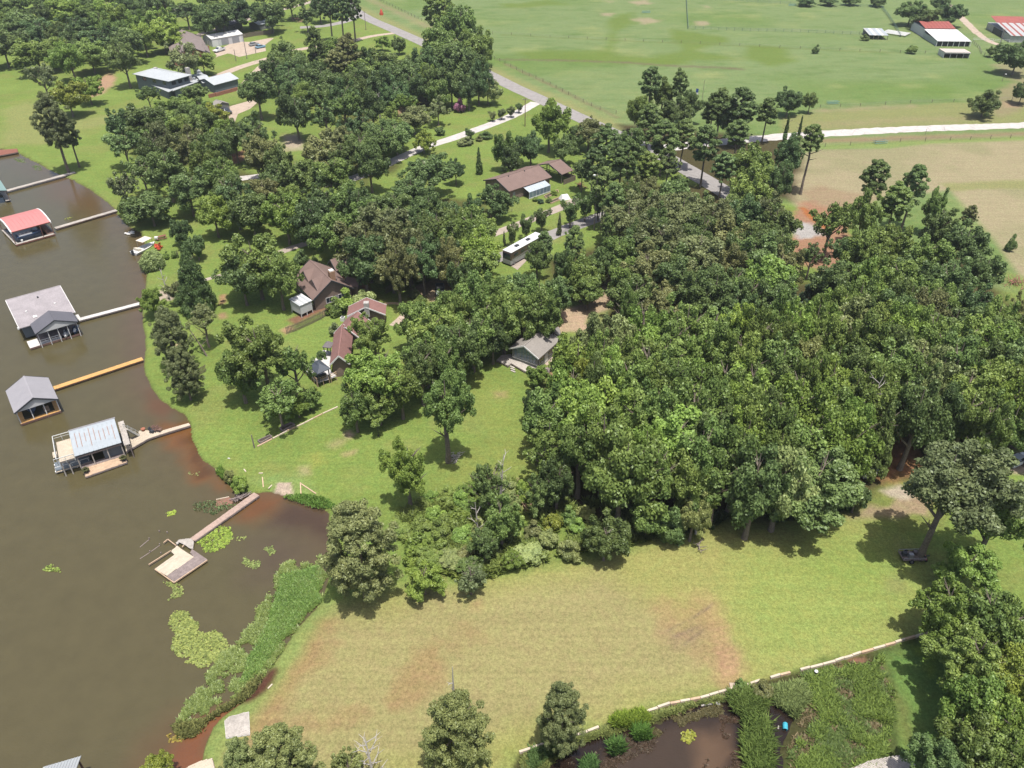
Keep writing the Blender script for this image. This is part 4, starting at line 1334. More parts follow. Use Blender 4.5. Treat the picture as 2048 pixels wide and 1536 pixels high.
# ------------------------------------------------------------------ buildings
M_SIDING_W = mat('white_siding', (0.62, 0.63, 0.64), 0.6, 0.06, 0.6, stripes=(2, 5.0, 0.75))
M_SIDING_G = mat('grey_green_siding', (0.24, 0.25, 0.23), 0.7, 0.08, 0.6, stripes=(2, 4.0, 0.7))
M_SIDING_BG = mat('blue_grey_siding', (0.15, 0.18, 0.21), 0.7, 0.08, 0.6, stripes=(2, 4.0, 0.8))
M_BRICK_R = mat('red_brick', (0.36, 0.16, 0.11), 0.85, 0.22, 0.9, stripes=(2, 6.0, 0.8))
M_BRICK_T = mat('brown_brick', (0.24, 0.18, 0.15), 0.85, 0.22, 1.2, stripes=(2, 6.0, 0.8))
M_SH_BROWN = mat('brown_shingles', (0.225, 0.155, 0.135), 0.9, 0.16, 0.5, 0.3, fine=5.0)
M_SH_RED = mat('faded_red_shingles', (0.27, 0.145, 0.13), 0.9, 0.16, 0.5, 0.3, fine=5.0)
M_SH_GREY = mat('grey_shingles', (0.31, 0.285, 0.26), 0.9, 0.14, 0.45, 0.3, fine=4.0)
M_SH_PALE = mat('pale_grey_roofing', (0.36, 0.33, 0.345), 0.8, 0.22, 0.45, fine=5.0)
M_SH_SLATE = mat('slate_roofing', (0.14, 0.14, 0.165), 0.8, 0.12, 0.4, fine=5.0)
M_MET_LG = mat('light_grey_metal_roof', (0.40, 0.385, 0.41), 0.45, 0.06, 0.3, metal=0.15, fine=1.0)
M_MET_BL = mat('blue_grey_metal_roof', (0.47, 0.52, 0.56), 0.42, 0.10, 0.5, metal=0.2, fine=1.5)
M_MET_W = mat('white_metal_roof', (0.72, 0.72, 0.71), 0.5, 0.05, 0.4, fine=1.5)
M_MET_SW = mat('silver_white_roof', (0.52, 0.55, 0.57), 0.45, 0.07, 0.3, metal=0.1, fine=1.0)
M_MET_RED = mat('pinkish_red_metal_roof', (0.60, 0.225, 0.215), 0.5, 0.05, 0.4, fine=1.5)
M_RUST = mat('rusty_red_tin', (0.30, 0.085, 0.07), 0.7, 0.25, 0.6, fine=3.0)
M_TIN = mat('dull_tin', (0.46, 0.47, 0.47), 0.55, 0.2, 0.8, metal=0.2, fine=3.0)
M_DARKGAZ = mat('dark_blue_grey_roof', (0.075, 0.09, 0.115), 0.5, 0.08, 0.5, fine=2.0)
M_TRIM_W = mat('white_trim', (0.74, 0.74, 0.73), 0.55, 0.04)
M_TRIM_D = mat('dark_trim', (0.05, 0.055, 0.065), 0.6, 0.1)
M_GLASS = mat('window_glass', (0.03, 0.04, 0.055), 0.08, 0.1, spec=0.8)
M_GLASSB = mat('pale_reflecting_glass', (0.16, 0.22, 0.28), 0.12, 0.2, 1.5, spec=0.8)
M_DOOR = mat('painted_door', (0.30, 0.31, 0.33), 0.6, 0.05)
M_STONE = mat('pale_stone', (0.42, 0.40, 0.38), 0.9, 0.3, 2.5, 0.5)
M_CHIM = mat('tan_chimney_brick', (0.36, 0.22, 0.14), 0.9, 0.2, 2.0, stripes=(2, 6.0, 0.75))
W_YEL = mat('fresh_yellow_lumber', (0.62, 0.36, 0.13), 0.75, 0.14, 0.6, fine=3.0)
W_TAN = mat('tan_deck_boards', (0.50, 0.36, 0.25), 0.85, 0.16, 0.5, fine=2.5)
W_PALE = mat('pale_deck_boards', (0.55, 0.47, 0.37), 0.85, 0.12, 0.5, fine=2.5)
W_GREY = mat('weathered_grey_boards', (0.42, 0.385, 0.35), 0.9, 0.25, 0.5, fine=2.5)
W_DGREY = mat('dark_weathered_boards', (0.24, 0.195, 0.185), 0.9, 0.28, 0.5, fine=2.5)
W_WHITE = mat('whitewashed_boards', (0.60, 0.585, 0.57), 0.8, 0.12, 0.5, fine=2.5)
W_BROWN = mat('brown_boards', (0.17, 0.10, 0.08), 0.85, 0.2, 0.6, fine=2.5)
W_REDB = mat('red_brown_boards', (0.20, 0.085, 0.06), 0.85, 0.2, 0.6, fine=2.5)
W_FENCE = mat('grey_brown_fence_wood', (0.19, 0.155, 0.115), 0.9, 0.25, 0.8, fine=3.0)
M_STEEL = mat('galvanised_steel', (0.40, 0.40, 0.41), 0.45, 0.1, metal=0.5)
M_RAIL = mat('pale_metal_rail', (0.55, 0.56, 0.54), 0.5, 0.05)


def rect3(a, b, c, z):
    """local frame of a rectangle from three corners seen in the photograph at height z.
    x runs a->b (or b->a so that y points to c); returns origin, angle, length, width"""
    A, B, Cc = gp(*a, z), gp(*b, z), gp(*c, z)
    u = (B - A)
    if u.x * (Cc - A).y - u.y * (Cc - A).x < 0:
        A, B = B, A
        u = -u
    Ln = u.length
    u.normalize()
    v = Vector((-u.y, u.x, 0))
    return Vector((A.x, A.y, 0)), math.atan2(u.y, u.x), Ln, abs((Cc - A).dot(v))


def plate_roof(L0, L1, y0, z0, y1, z1, th, m, parent, n=0, seam=None, name='roof_slope', seam_m=None):
    """one roof slope between y0/z0 and y1/z1, whole or as n standing-seam panels"""
    if n == 0:
        MB().slab([(L0, y0, z0), (L1, y0, z0), (L1, y1, z1), (L0, y1, z1)] if y1 > y0 else
                  [(L1, y0, z0), (L0, y0, z0), (L0, y1, z1), (L1, y1, z1)], th).build(name, m, parent)
        return
    first = None
    w = (L1 - L0) / n
    for i in range(n):
        if first is None:
            mb = MB()
            q = [(0.012, y0, z0), (w - 0.012, y0, z0), (w - 0.012, y1, z1), (0.012, y1, z1)]
            if y1 < y0:
                q = [q[1], q[0], q[3], q[2]]
            mb.slab(q, th)
            mb.bar((0.0, y0, z0 + 0.02), (0.0, y1, z1 + 0.02), 0.05, 0.09)
            first = mb.mesh('roof_panel', m)
        o = bpy.data.objects.new('roof_panel', first)
        COL.objects.link(o)
        o.location = (L0 + i * w, 0, 0)
        o.parent = parent


def window(parent, x, y, z, w, h, face, frame=None, glass=None, name='window'):
    """face: 'y-' 'y+' 'x-' 'x+' ; (x, y, z) is the lower left corner of the opening on the wall plane"""
    frame = frame or M_TRIM_W
    glass = glass or M_GLASS
    f, g = MB(), MB()
    s = -1 if face[1] == '-' else 1
    t = 0.08
    if face[0] == 'y':
        y0, y1 = (y - 0.05, y + 0.03) if s < 0 else (y - 0.03, y + 0.05)
        f.box(x, y0, z, x + t, y1, z + h).box(x + w - t, y0, z, x + w, y1, z + h)
        f.box(x + t, y0, z, x + w - t, y1, z + t).box(x + t, y0, z + h - t, x + w - t, y1, z + h)
        f.box(x + w / 2 - 0.02, y0, z + t, x + w / 2 + 0.02, y1, z + h - t)
        g.box(x + t, y - 0.012, z + t, x + w / 2 - 0.02, y + 0.012, z + h - t).box(x + w / 2 + 0.02, y - 0.012, z + t, x + w - t, y + 0.012, z + h - t)
    else:
        x0, x1 = (x - 0.05, x + 0.03) if s < 0 else (x - 0.03, x + 0.05)
        f.box(x0, y, z, x1, y + t, z + h).box(x0, y + w - t, z, x1, y + w, z + h)
        f.box(x0, y + t, z, x1, y + w - t, z + t).box(x0, y + t, z + h - t, x1, y + w - t, z + h)
        f.box(x0, y + w / 2 - 0.02, z + t, x1, y + w / 2 + 0.02, z + h - t)
        g.box(x - 0.012, y + t, z + t, x + 0.012, y + w / 2 - 0.02, z + h - t).box(x - 0.012, y + w / 2 + 0.02, z + t, x + 0.012, y + w - t, z + h - t)
    o = f.build(name, frame, parent)
    g.build('pane', glass, o)
    return o


def door(parent, x, y, z, w, h, face, m=None, name='door'):
    mb = MB()
    if face[0] == 'y':
        mb.box(x, y - 0.04, z, x + w, y + 0.04, z + h)
    else:
        mb.box(x - 0.04, y, z, x + 0.04, y + w, z + h)
    return mb.build(name, m or M_DOOR, parent)


def gable(parent, x0, y0, L, W, ze, rise, wall_m, roof_m, z0=LAND, over=0.4, along='x', n=0, th=0.14, ridge=0.5, walls=True, trim=None, inset=None):
    """walls under a two-slope roof; the given rectangle is the roof's outline"""
    ins = over if inset is None else inset
    hold = parent
    if along == 'y':                         # ridge along y: build in a turned frame
        e = bpy.data.objects.new('wing', None)
        COL.objects.link(e)
        raise ValueError
    yr = y0 + W * ridge
    zr = ze + rise
    if walls:
        mb = MB()
        b = ins
        xa, xb, ya, yb = x0 + b, x0 + L - b, y0 + b, y0 + W - b
        za = ze - 0.16 + rise * (b / (W * ridge))
        zb = ze - 0.16 + rise * (b / (W * (1 - ridge)))
        P0 = [(ya, z0), (yb, z0), (yb, zb), (yr, zr - 0.16), (ya, za)]
        k = len(mb.v)
        mb.v += [(xa, y, z) for y, z in P0] + [(xb, y, z) for y, z in P0]
        mb.f += [tuple(k + i for i in range(5))[::-1], tuple(k + 5 + i for i in range(5))]
        for i in range(5):
            j = (i + 1) % 5
            mb.f.append((k + i, k + j, k + 5 + j, k + 5 + i))
        mb.build('wall', wall_m, parent)
    plate_roof(x0, x0 + L, y0, ze, yr - 0.01, zr, th, roof_m, parent, n)
    plate_roof(x0, x0 + L, y0 + W, ze, yr + 0.01, zr, th, roof_m, parent, n)
    MB().box(x0, yr - 0.12, zr - 0.02, x0 + L, yr + 0.12, zr + 0.05).build('ridge_cap', roof_m, parent)
    if trim:
        for xx in (x0 - 0.05, x0 + L + 0.05):
            for yy in (y0, y0 + W):
                MB().bar((xx, yy, ze - 0.1), (xx, yr, zr - 0.1), 0.08, 0.26).build('barge_board', trim, parent)
    return yr, zr


def turned(parent, x, y, ang, name='wing'):
    o = bpy.data.objects.new(name, None)
    COL.objects.link(o)
    o.parent = parent
    o.location = (x, y, 0)
    o.rotation_euler = (0, 0, ang)
    return o


def planks(name, poly, z, m, parent=None, ang=0.0, w=0.15, gap=0.02, th=0.06, only_stuff=True, jitter=0.01, seed=1):
    """deck of boards clipped to an outline (local plan coordinates); boards run along ang"""
    r_ = random.Random(seed)
    ca, sa = math.cos(ang), math.sin(ang)
    Q = [(x * ca + y * sa, -x * sa + y * ca) for x, y in poly]
    ys = [q[1] for q in Q]
    mb = MB()
    y = min(ys)
    while y < max(ys) - 0.02:
        a, b = y + gap / 2, min(y + w - gap / 2, max(ys) - 0.004)
        ym = (a + b) / 2
        xs = []
        for i in range(len(Q)):
            (x1, y1), (x2, y2) = Q[i], Q[(i + 1) % len(Q)]
            if (y1 > ym) != (y2 > ym):
                xs.append(x1 + (x2 - x1) * (ym - y1) / (y2 - y1))
        xs.sort()
        for i in range(0, len(xs) - 1, 2):
            if xs[i + 1] - xs[i] > 0.03:
                dz = r_.uniform(-jitter, jitter)
                e0, e1 = r_.uniform(-.02, .02), r_.uniform(-.02, .02)
                c = [(xs[i] + e0, a), (xs[i + 1] + e1, a), (xs[i + 1] + e1, b), (xs[i] + e0, b)]
                c = [(u * ca - v * sa, u * sa + v * ca) for u, v in c]
                mb.hexa([(u, v, z - th + dz) for u, v in c] + [(u, v, z + dz) for u, v in c])
        y += w
    o = mb.build(name, m, parent)
    o['kind'] = 'stuff'
    return o


def walkway(name, label, a, b, width, z, m, mf, posts=4, w=0.15, group=None, cat='dock', hand=False, pile=0.5):
    """planked footbridge from photo point a to b (its centre line)"""
    A, B = gp(*a, z), gp(*b, z)
    d = B - A
    Ln = d.length
    t = thing(name, label, cat, (A.x, A.y, 0), math.atan2(d.y, d.x), group)
    hw = width / 2
    planks('planks', [(0, -hw), (Ln, -hw), (Ln, hw), (0, hw)], z, m, t, math.pi / 2, w)
    for s in (-1, 1):
        MB().box(0.02, s * (hw - 0.06) - 0.04, z - 0.30, Ln - 0.02, s * (hw - 0.06) + 0.04, z - 0.065).build('beam', mf, t)
    pm = MB().tube([(0, 0, -1.2), (0, 0, z + pile * 0)], [0.09, 0.09], 7).mesh('post', mf)
    for i in range(posts):
        x = Ln * (i + 0.5) / posts
        for s in (-1, 1):
            o = bpy.data.objects.new('post', pm)
            COL.objects.link(o)
            o.location = (x, s * (hw - 0.2), -0.08)
            o.parent = t
    if hand:
        mb = MB()
        for s in (-1, 1):
            mb.bar((0, s * hw, z + 0.75), (Ln, s * hw, z + 0.75), 0.06)
            for i in range(int(Ln / 2) + 1):
                mb.box(i * 2 - 0.03, s * hw - 0.03, z - 0.1, i * 2 + 0.03, s * hw + 0.03, z + 0.75)
        mb.build('handrail', mf, t)
    return t


def loc(root, x, y, z):
    """photo point at height z -> root's local plan coordinates"""
    p = gp(x, y, z)
    c, s = math.cos(-root.rotation_euler.z), math.sin(-root.rotation_euler.z)
    dx, dy = p.x - root.location.x, p.y - root.location.y
    return dx * c - dy * s, dx * s + dy * c


def posts(parent, pts, z0, z1, m, r=0.09, name='post', square=True):
    for x, y in pts:
        if square:
            MB().box(x - r, y - r, z0, x + r, y + r, z1).build(name, m, parent)
        else:
            MB().tube([(x, y, z0), (x, y, z1)], [r, r], 8).build(name, m, parent)


def chair(parent_label, x, y, rz, m, label, group=None, name='garden_chair', z=LAND):
    t = thing(name, label, 'chair', (x, y, z), rz, group)
    MB().box(-.3, -.3, .34, .3, .3, .42).build('seat', m, t)
    MB().hexa([(-.3, .26, .4), (.3, .26, .4), (.3, .34, .4), (-.3, .34, .4), (-.3, .46, 1.0), (.3, .46, 1.0), (.3, .54, 1.0), (-.3, .54, 1.0)]).build('backrest', m, t)
    for s in (-1, 1):
        MB().box(s * .34 - .05, -.34, .55, s * .34 + .05, .32, .6).build('armrest', m, t)
        for q in (-.26, .24):
            MB().box(s * .28 - .03, q - .03, 0, s * .28 + .03, q + .03, .34).build('leg', m, t)
    return t


# ---- pinkish red boathouse with arched roof
O, ang, Lb, Wb = rect3((20.7, 464.8), (102, 443), (79, 415.6), 3.4)
t = thing('boathouse', 'open boathouse with arched pinkish red roof and white trim', 'boathouse', O, ang, 'boathouses on the lake')
n = 8
arch = [(Wb * i / n, 3.4 + 1.0 * math.sin(math.pi * i / n) ** 0.9) for i in range(n + 1)]
npan = 10
for q in range(npan):
    mb = MB()
    for i in range(n):
        (ya, za), (yb, zb) = arch[i], arch[i + 1]
        x0_, x1_ = 0.25 + (Lb - 0.5) * q / npan + 0.01, 0.25 + (Lb - 0.5) * (q + 1) / npan - 0.01
        mb.slab([(x0_, ya, za), (x1_, ya, za), (x1_, yb, zb), (x0_, yb, zb)], 0.07)
    mb.build('roof_panel', M_MET_RED, t)
for x in (0, Lb - 0.25):
    mb = MB()
    for i in range(n):
        (ya, za), (yb, zb) = arch[i], arch[i + 1]
        mb.hexa([(x, ya, za - 0.35), (x + 0.25, ya, za - 0.35), (x + 0.25, yb, zb - 0.35), (x, yb, zb - 0.35), (x, ya, za + 0.05), (x + 0.25, ya, za + 0.05), (x + 0.25, yb, zb + 0.05), (x, yb, zb + 0.05)])
    mb.build('barge_board', M_TRIM_W, t)
MB().box(0.3, 0.02, 3.14, Lb - 0.3, 0.12, 3.38).build('eave_beam', W_REDB, t)
x0, y0 = loc(t, 31, 489.5, 0.55)
x1, y1 = loc(t, 110, 467.6, 0.55)
ymax = Wb - 0.2
planks('deck_boards', [(x0, y0), (x1, y0), (x1, y0 + 0.75), (x0, y0 + 0.75)], 0.55, W_GREY, t, math.pi / 2)
planks('deck_boards', [(x1 - 1.5, y0 + 0.76), (x1, y0 + 0.76), (x1, ymax), (x1 - 1.5, ymax)], 0.55, W_BROWN, t)
planks('deck_boards', [(x0, y0 + 0.76), (x0 + 0.7, y0 + 0.76), (x0 + 0.7, ymax), (x0, ymax)], 0.55, W_GREY, t)
planks('deck_boards', [(x0 + 0.71, ymax - 0.9), (x1 - 1.51, ymax - 0.9), (x1 - 1.51, ymax), (x0 + 0.71, ymax)], 0.55, W_BROWN, t)
MB().box(x0, y0 - 0.08, 0.2, x1, y0 - 0.01, 0.5).build('fascia', W_REDB, t)
posts(t, [(x, y) for x in (x0 + 0.15, (x0 + x1) / 2 + 1.9, x1 - 0.15) for y in (y0 + 0.2, ymax - 0.2)], -1.2, 3.3, W_REDB, 0.07)
MB().box(x1 - 1.5, y0 + 1, 0.56, x1 - 1.42, ymax - 1, 1.5).build('railing', W_REDB, t)
MB().box(x0 + 0.9, 1.6, 3.2, Lb * 0.6, 1.75, 3.35).build('hoist_beam', M_TRIM_D, t)
MB().tube([(x0 + 1.7, y0 + 0.45, 0.56), (x0 + 1.7, y0 + 0.45, 1.1)], [0.22, 0.26], 10).build('bait_bucket', M_TRIM_W, t)
b = thing('ski_boat', 'blue-white ski boat lifted inside the red-roofed boathouse', 'boat', gp(60, 472, 0.9).to_tuple()[:2] + (0.9,), ang)
M_BLUEP = mat('deep_blue_paint', (0.03, 0.07, 0.16), 0.3, 0.1, spec=0.5)
M_WHITEP = mat('white_gelcoat', (0.70, 0.70, 0.69), 0.3, 0.04, spec=0.5)


def hull(parent, Lh, Wh, Hh, m, name='hull', z=0.0, deck=None):
    mb = MB()
    sec = []
    for i in range(9):
        u = i / 8
        w = Wh / 2 * (1 - max(0, (u - 0.45) / 0.55) ** 2.2 * 0.96)
        kx = -Lh / 2 + Lh * u
        lift = 0.22 * max(0, u - 0.55) ** 1.5 * 2
        sec.append([(kx, -w, z + Hh + lift), (kx, -w * 0.82, z + Hh * 0.35 + lift), (kx, 0, z + lift * 0.8), (kx, w * 0.82, z + Hh * 0.35 + lift), (kx, w, z + Hh + lift)])
    for s in sec:
        mb.v += s
    for i in range(8):
        for j in range(4):
            a = i * 5 + j
            mb.f.append((a, a + 1, a + 6, a + 5))
    mb.f.append((0, 1, 2, 3, 4)[::-1])
    for i in range(8):        # floor
        a = i * 5
        mb.f.append((a, a + 5, a + 9, a + 4))
    return mb.build(name, m, parent)


hull(b, 5.8, 2.1, 0.8, M_BLUEP)
MB().box(-2.4, -0.8, 0.82, 0.6, 0.8, 0.98).build('seat_cover', M_TRIM_W, b)
MB().box(0.5, -0.8, 0.9, 0.62, 0.8, 1.35).build('windscreen', M_GLASSB, b)
# second floating barrel near it
walkway('dock_walkway', 'weathered grey walkway from the red-roofed boathouse to shore', (110, 456), (233, 420), 1.3, 0.6, W_GREY, W_BROWN, 6, hand=False)

# ---- grey twin-roofed boathouse
O, ang, Lb, Wb = rect3((38.5, 656.9), (150, 624.6), (128.6, 581.9), 3.2)
O2 = O
t = thing('boathouse', 'largest boathouse, pale grey main roof and dark front gable over a porch', 'boathouse', O, ang, 'boathouses on the lake')
Wm = Wb * 1.12
yr = Wb * 0.985
zr = 4.7
plate_roof(0, Lb, 0, 3.2, yr, zr, 0.16, M_SH_PALE, t)
plate_roof(0, Lb, yr + 2.1, 3.3, yr + 0.02, zr, 0.16, M_SH_SLATE, t)
MB().box(0, yr - 0.1, zr - 0.02, Lb, yr + 0.12, zr + 0.04).build('ridge_cap', M_SH_PALE, t)
for xx in (-0.05, Lb + 0.05):
    MB().bar((xx, 0, 3.08), (xx, yr, zr - 0.1), 0.09, 0.22).build('barge_board', M_TRIM_W, t)
MB().box(0.5, 0.6, 0.55, Lb - 0.6, yr + 1.6, 3.15).build('wall', M_SIDING_BG, t)
MB().box(1.4, -0.6 + 0.0, 3.42, 2.3, -0.35, 3.5)
for q, (sx, sy) in enumerate(((0.52, 0.78), (0.22, 0.42), (0.74, 0.42))):
    yy = yr * sy
    zz = 3.2 + (zr - 3.2) * sy
    MB().box(Lb * sx, yy, zz + 0.0, Lb * sx + 0.3, yy + 0.3, zz + 0.3).build('roof_vent', M_TRIM_D if q == 0 else M_TRIM_W, t)
MB().slab([(Lb * 0.3, 1.9, 3.62), (Lb * 0.37, 1.9, 3.62), (Lb * 0.37, 2.5, 3.74), (Lb * 0.3, 2.5, 3.74)], 0.04).build('skylight', M_TRIM_W, t)
# dark front gable, ridge running out over the porch
gl_ = loc(t, 70.8, 669.4, 3.3)
gr_ = loc(t, 156.3, 643.3, 3.3)
bl_ = loc(t, 58.9, 648.5, 3.3)
gx0, gx1 = gl_[0], gr_[0]
gy0 = (gl_[1] + gr_[1]) / 2
gy1 = gy0 + 4.6
zc = 3.35
xr = (gx0 + gx1) / 2
zp = zc + 1.75
mb = MB()
for a_, b_ in ((gx0, xr - 0.01), (gx1, xr + 0.01)):
    q = [(a_, gy0, zc), (b_, gy0, zp), (b_, gy1, zp), (a_, gy1, zc)]
    if a_ > b_:
        q = [q[1], q[0], q[3], q[2]]
    MB().slab(q, 0.15).build('roof_slope', M_SH_SLATE, t)
MB().prism([(0, 0)] * 0 + [(gx0 + 0.3, gy0 + 0.3), (gx1 - 0.3, gy0 + 0.3), (gx1 - 0.3, gy0 + 0.36), (gx0 + 0.3, gy0 + 0.36)], 3.0, 3.19).build('porch_beam', M_TRIM_W, t)
g = MB()
g.v = [(gx0 + 0.3, gy0 + 0.08, 3.2), (gx1 - 0.3, gy0 + 0.08, 3.2), (xr, gy0 + 0.08, zp - 0.2), (gx0 + 0.3, gy0 + 0.2, 3.2), (gx1 - 0.3, gy0 + 0.2, 3.2), (xr, gy0 + 0.2, zp - 0.2)]
g.f = [(0, 1, 2), (5, 4, 3), (0, 3, 4, 1), (1, 4, 5, 2), (2, 5, 3, 0)]
g.build('gable_panel', M_SIDING_W, t)
mb = MB()
mb.bar((gx0, gy0 - 0.04, zc - 0.08), (xr, gy0 - 0.04, zp - 0.08), 0.08, 0.2).bar((gx1, gy0 - 0.04, zc - 0.08), (xr, gy0 - 0.04, zp - 0.08), 0.08, 0.2)
mb.build('barge_board', M_TRIM_D, t)
dl_ = loc(t, 59.4, 695.4, 0.55)
dr_ = loc(t, 166.7, 665, 0.55)
dy = (dl_[1] + dr_[1]) / 2
planks('deck_boards', [(dl_[0], dy), (gx0 + 0.2, dy), (gx0 + 0.2, dy + 3.0), (dl_[0], dy + 3.0)], 0.55, W_WHITE, t)
planks('deck_boards', [(gx0 + 0.21, dy + 0.1), (gx1 - 3.6, dy + 0.1), (gx1 - 3.6, dy + 1.0), (gx0 + 0.21, dy + 1.0)], 0.55, W_WHITE, t)
planks('deck_boards', [(gx0 + 0.21, dy + 1.01), (gx1, dy + 1.01), (gx1, 0.9), (gx0 + 0.21, 0.9)], 0.54, W_DGREY, t)
MB().box(dl_[0], dy - 0.08, 0.15, dr_[0] - 0.4, dy - 0.01, 0.5).build('fascia', W_BROWN, t)
posts(t, [(gx0 + 0.35 + (gx1 - gx0 - 0.7) * k / 4, gy0 + 0.33) for k in range(5)], -1.2, 3.0, M_TRIM_W, 0.06)
mb = MB()
for zz in (0.95, 1.35):
    mb.box(gx0 + 0.35, dy + 0.12, zz, gx1 - 3.7, dy + 0.18, zz + 0.12)
for k in range(5):
    xx = gx0 + 0.35 + (gx1 - gx0 - 4.1) * k / 4
    mb.box(xx, dy + 0.12, 0.56, xx + 0.06, dy + 0.18, 1.47)
mb.build('railing', M_TRIM_W, t)
window(t, gx0 + 1.2, 0.58, 1.3, 1.2, 1.1, 'y-', None, M_GLASSB)
window(t, gx0 + 3.4, 0.58, 1.3, 1.2, 1.1, 'y-', None, M_GLASSB)
window(t, gx0 + 5.8, 0.58, 1.3, 1.2, 1.1, 'y-', None, M_GLASSB)
MB().box(-0.3, 0.1, 2.9, 0.02, 0.4, 3.3).build('lamp', M_TRIM_W, t)
c0, s0 = math.cos(ang), math.sin(ang)


def out(lx, ly, z=0.0, O=O, c=c0, s=s0):
    return (O.x + lx * c - ly * s, O.y + lx * s + ly * c, z)


def jetski(label, x, y, z, rz, m):
    t_ = thing('jet_ski', label, 'jet ski', (x, y, z), rz, 'jet skis at the twin-roofed boathouse')
    hull(t_, 2.9, 1.15, 0.5, m)
    MB().hexa([(-1.1, -.2, .5), (.3, -.2, .5), (.3, .2, .5), (-1.1, .2, .5), (-1.0, -.15, .85), (.2, -.12, .8), (.2, .12, .8), (-1.0, .15, .85)]).build('seat', M_TRIM_D, t_)
    MB().hexa([(.3, -.3, .55), (1.2, -.2, .6), (1.2, .2, .6), (.3, .3, .55), (.35, -.12, 1.0), (.6, -.1, .95), (.6, .1, .95), (.35, .12, 1.0)]).build('cowling', M_WHITEP, t_)
    MB().bar((.35, -.4, 1.02), (.35, .4, 1.02), 0.05).build('handlebar', M_TRIM_D, t_)


jetski('white jet ski on a float at the porch edge', *out(gx1 - 2.6, dy + 1.1, 0.35), ang - 1.9, M_WHITEP)
jetski('blue-striped dark jet ski at the porch corner', *out(gx1 - 0.8, dy + 1.5, 0.35), ang - 1.9, M_BLUEP)
walkway('dock_walkway', 'white walkway from the twin-roofed boathouse to shore', (157, 639), (316, 597), 1.15, 0.6, W_WHITE, W_DGREY, 7)
a_ = gp(160, 636, 0.6)
pl = thing('dock_landing', 'small white landing beside the twin-roofed boathouse', 'dock', (a_.x, a_.y, 0), ang)
planks('planks', [(-1.2, -0.2), (0.1, -0.2), (0.1, 1.9), (-1.2, 1.9)], 0.58, W_WHITE, pl)
posts(pl, [(-1, 0), (0, 1.7)], -1.2, 0.5, W_DGREY, 0.07)

# ---- small grey boathouse
O, ang, Lb, Wb = rect3((28, 827), (11, 782), (117, 799), 3.1)
t = thing('boathouse', 'light grey gabled boathouse with yellow wooden front deck', 'boathouse', O, ang, 'boathouses on the lake')
yr, zr = gable(t, 0, 0, Lb, Wb, 3.1, 1.75, M_TRIM_W, M_MET_LG, over=0.25, n=0, walls=False, trim=M_TRIM_D)
fr = 0 if loc(t, 28, 827, 3.1)[0] < Lb / 2 else Lb        # lake-side gable end
sg = 1 if fr == 0 else -1
g = MB()
xa, xb = fr + sg * 0.12, fr + sg * 0.24
g.v = [(xa, 0.3, 3.0), (xa, Wb - 0.3, 3.0), (xa, yr, zr - 0.2), (xb, 0.3, 3.0), (xb, Wb - 0.3, 3.0), (xb, yr, zr - 0.2)]
g.f = [(0, 1, 2), (5, 4, 3), (0, 3, 4, 1), (1, 4, 5, 2), (2, 5, 3, 0)]
g.build('gable_panel', M_SIDING_W, t)
dw = loc(t, 41, 847.5, 0.55)
dx_ = loc(t, 122, 821, 0.55)
fx_ = (dw[0] + dx_[0]) / 2
ylo, yhi = min(dw[1], dx_[1]), max(dw[1], dx_[1])
bx_ = Lb - 0.4 if fr == 0 else 0.4
planks('deck_boards', [(fx_, ylo), (fx_ + sg * 0.75, ylo), (fx_ + sg * 0.75, yhi), (fx_, yhi)], 0.55, W_YEL, t, 0)
for yy in (ylo, yhi - 0.8):
    planks('deck_boards', [(fx_ + sg * 0.76, yy), (bx_, yy), (bx_, yy + 0.8), (fx_ + sg * 0.76, yy + 0.8)], 0.54, W_YEL, t, math.pi / 2)
planks('deck_boards', [(bx_ - sg * 1.0, ylo + 0.81), (bx_, ylo + 0.81), (bx_, yhi - 0.81), (bx_ - sg * 1.0, yhi - 0.81)], 0.54, W_YEL, t, 0)
MB().box(min(fx_, fx_ - sg * 0.08), ylo, 0.12, max(fx_, fx_ - sg * 0.08), yhi, 0.48).build('fascia', W_BROWN, t)
posts(t, [(fx_ + sg * 0.15, ylo + 0.1 + (yhi - ylo - 0.2) * k / 3) for k in range(4)] + [(bx_ - sg * .2, ylo + .1), (bx_ - sg * .2, yhi - .1), ((bx_ + fx_) / 2, ylo + .1), ((bx_ + fx_) / 2, yhi - .1)], -1.2, 3.05, M_TRIM_W, 0.07)
MB().box(min(bx_, bx_ - sg * 0.08), 0.4, 0.56, max(bx_, bx_ - sg * 0.08), Wb - 0.4, 3.0).build('back_wall', M_SIDING_BG, t)
mb = MB()
for k in range(3):
    mb.box(fx_ + sg * 1.3 - 0.3, yhi - 2.4 + 0.0, 0.6 + 0.35 * k, fx_ + sg * 1.3 + 0.3, yhi - 1.5, 0.66 + 0.35 * k)
mb.build('shelf_rack', W_TAN, t)
c0, s0 = math.cos(ang), math.sin(ang)
bq = out((fx_ + bx_) / 2, (ylo + yhi) / 2 - 0.8, 0.7, O, c0, s0)
b = thing('fishing_boat', 'blue fishing boat hanging inside the grey gabled boathouse', 'boat', bq, ang + (math.pi if sg > 0 else 0))
hull(b, 5.0, 1.9, 0.6, M_BLUEP)
MB().box(-1.4, -0.5, 0.6, -0.6, 0.5, 0.95).build('seat', M_GLASSB, b)
MB().box(-2.7, -0.2, 0.4, -2.45, 0.2, 1.25).build('outboard_motor', M_TRIM_D, b)
walkway('dock_walkway', 'yellow lumber walkway from the grey gabled boathouse to shore', (107, 776), (285, 717), 1.15, 0.6, W_YEL, W_BROWN, 7)

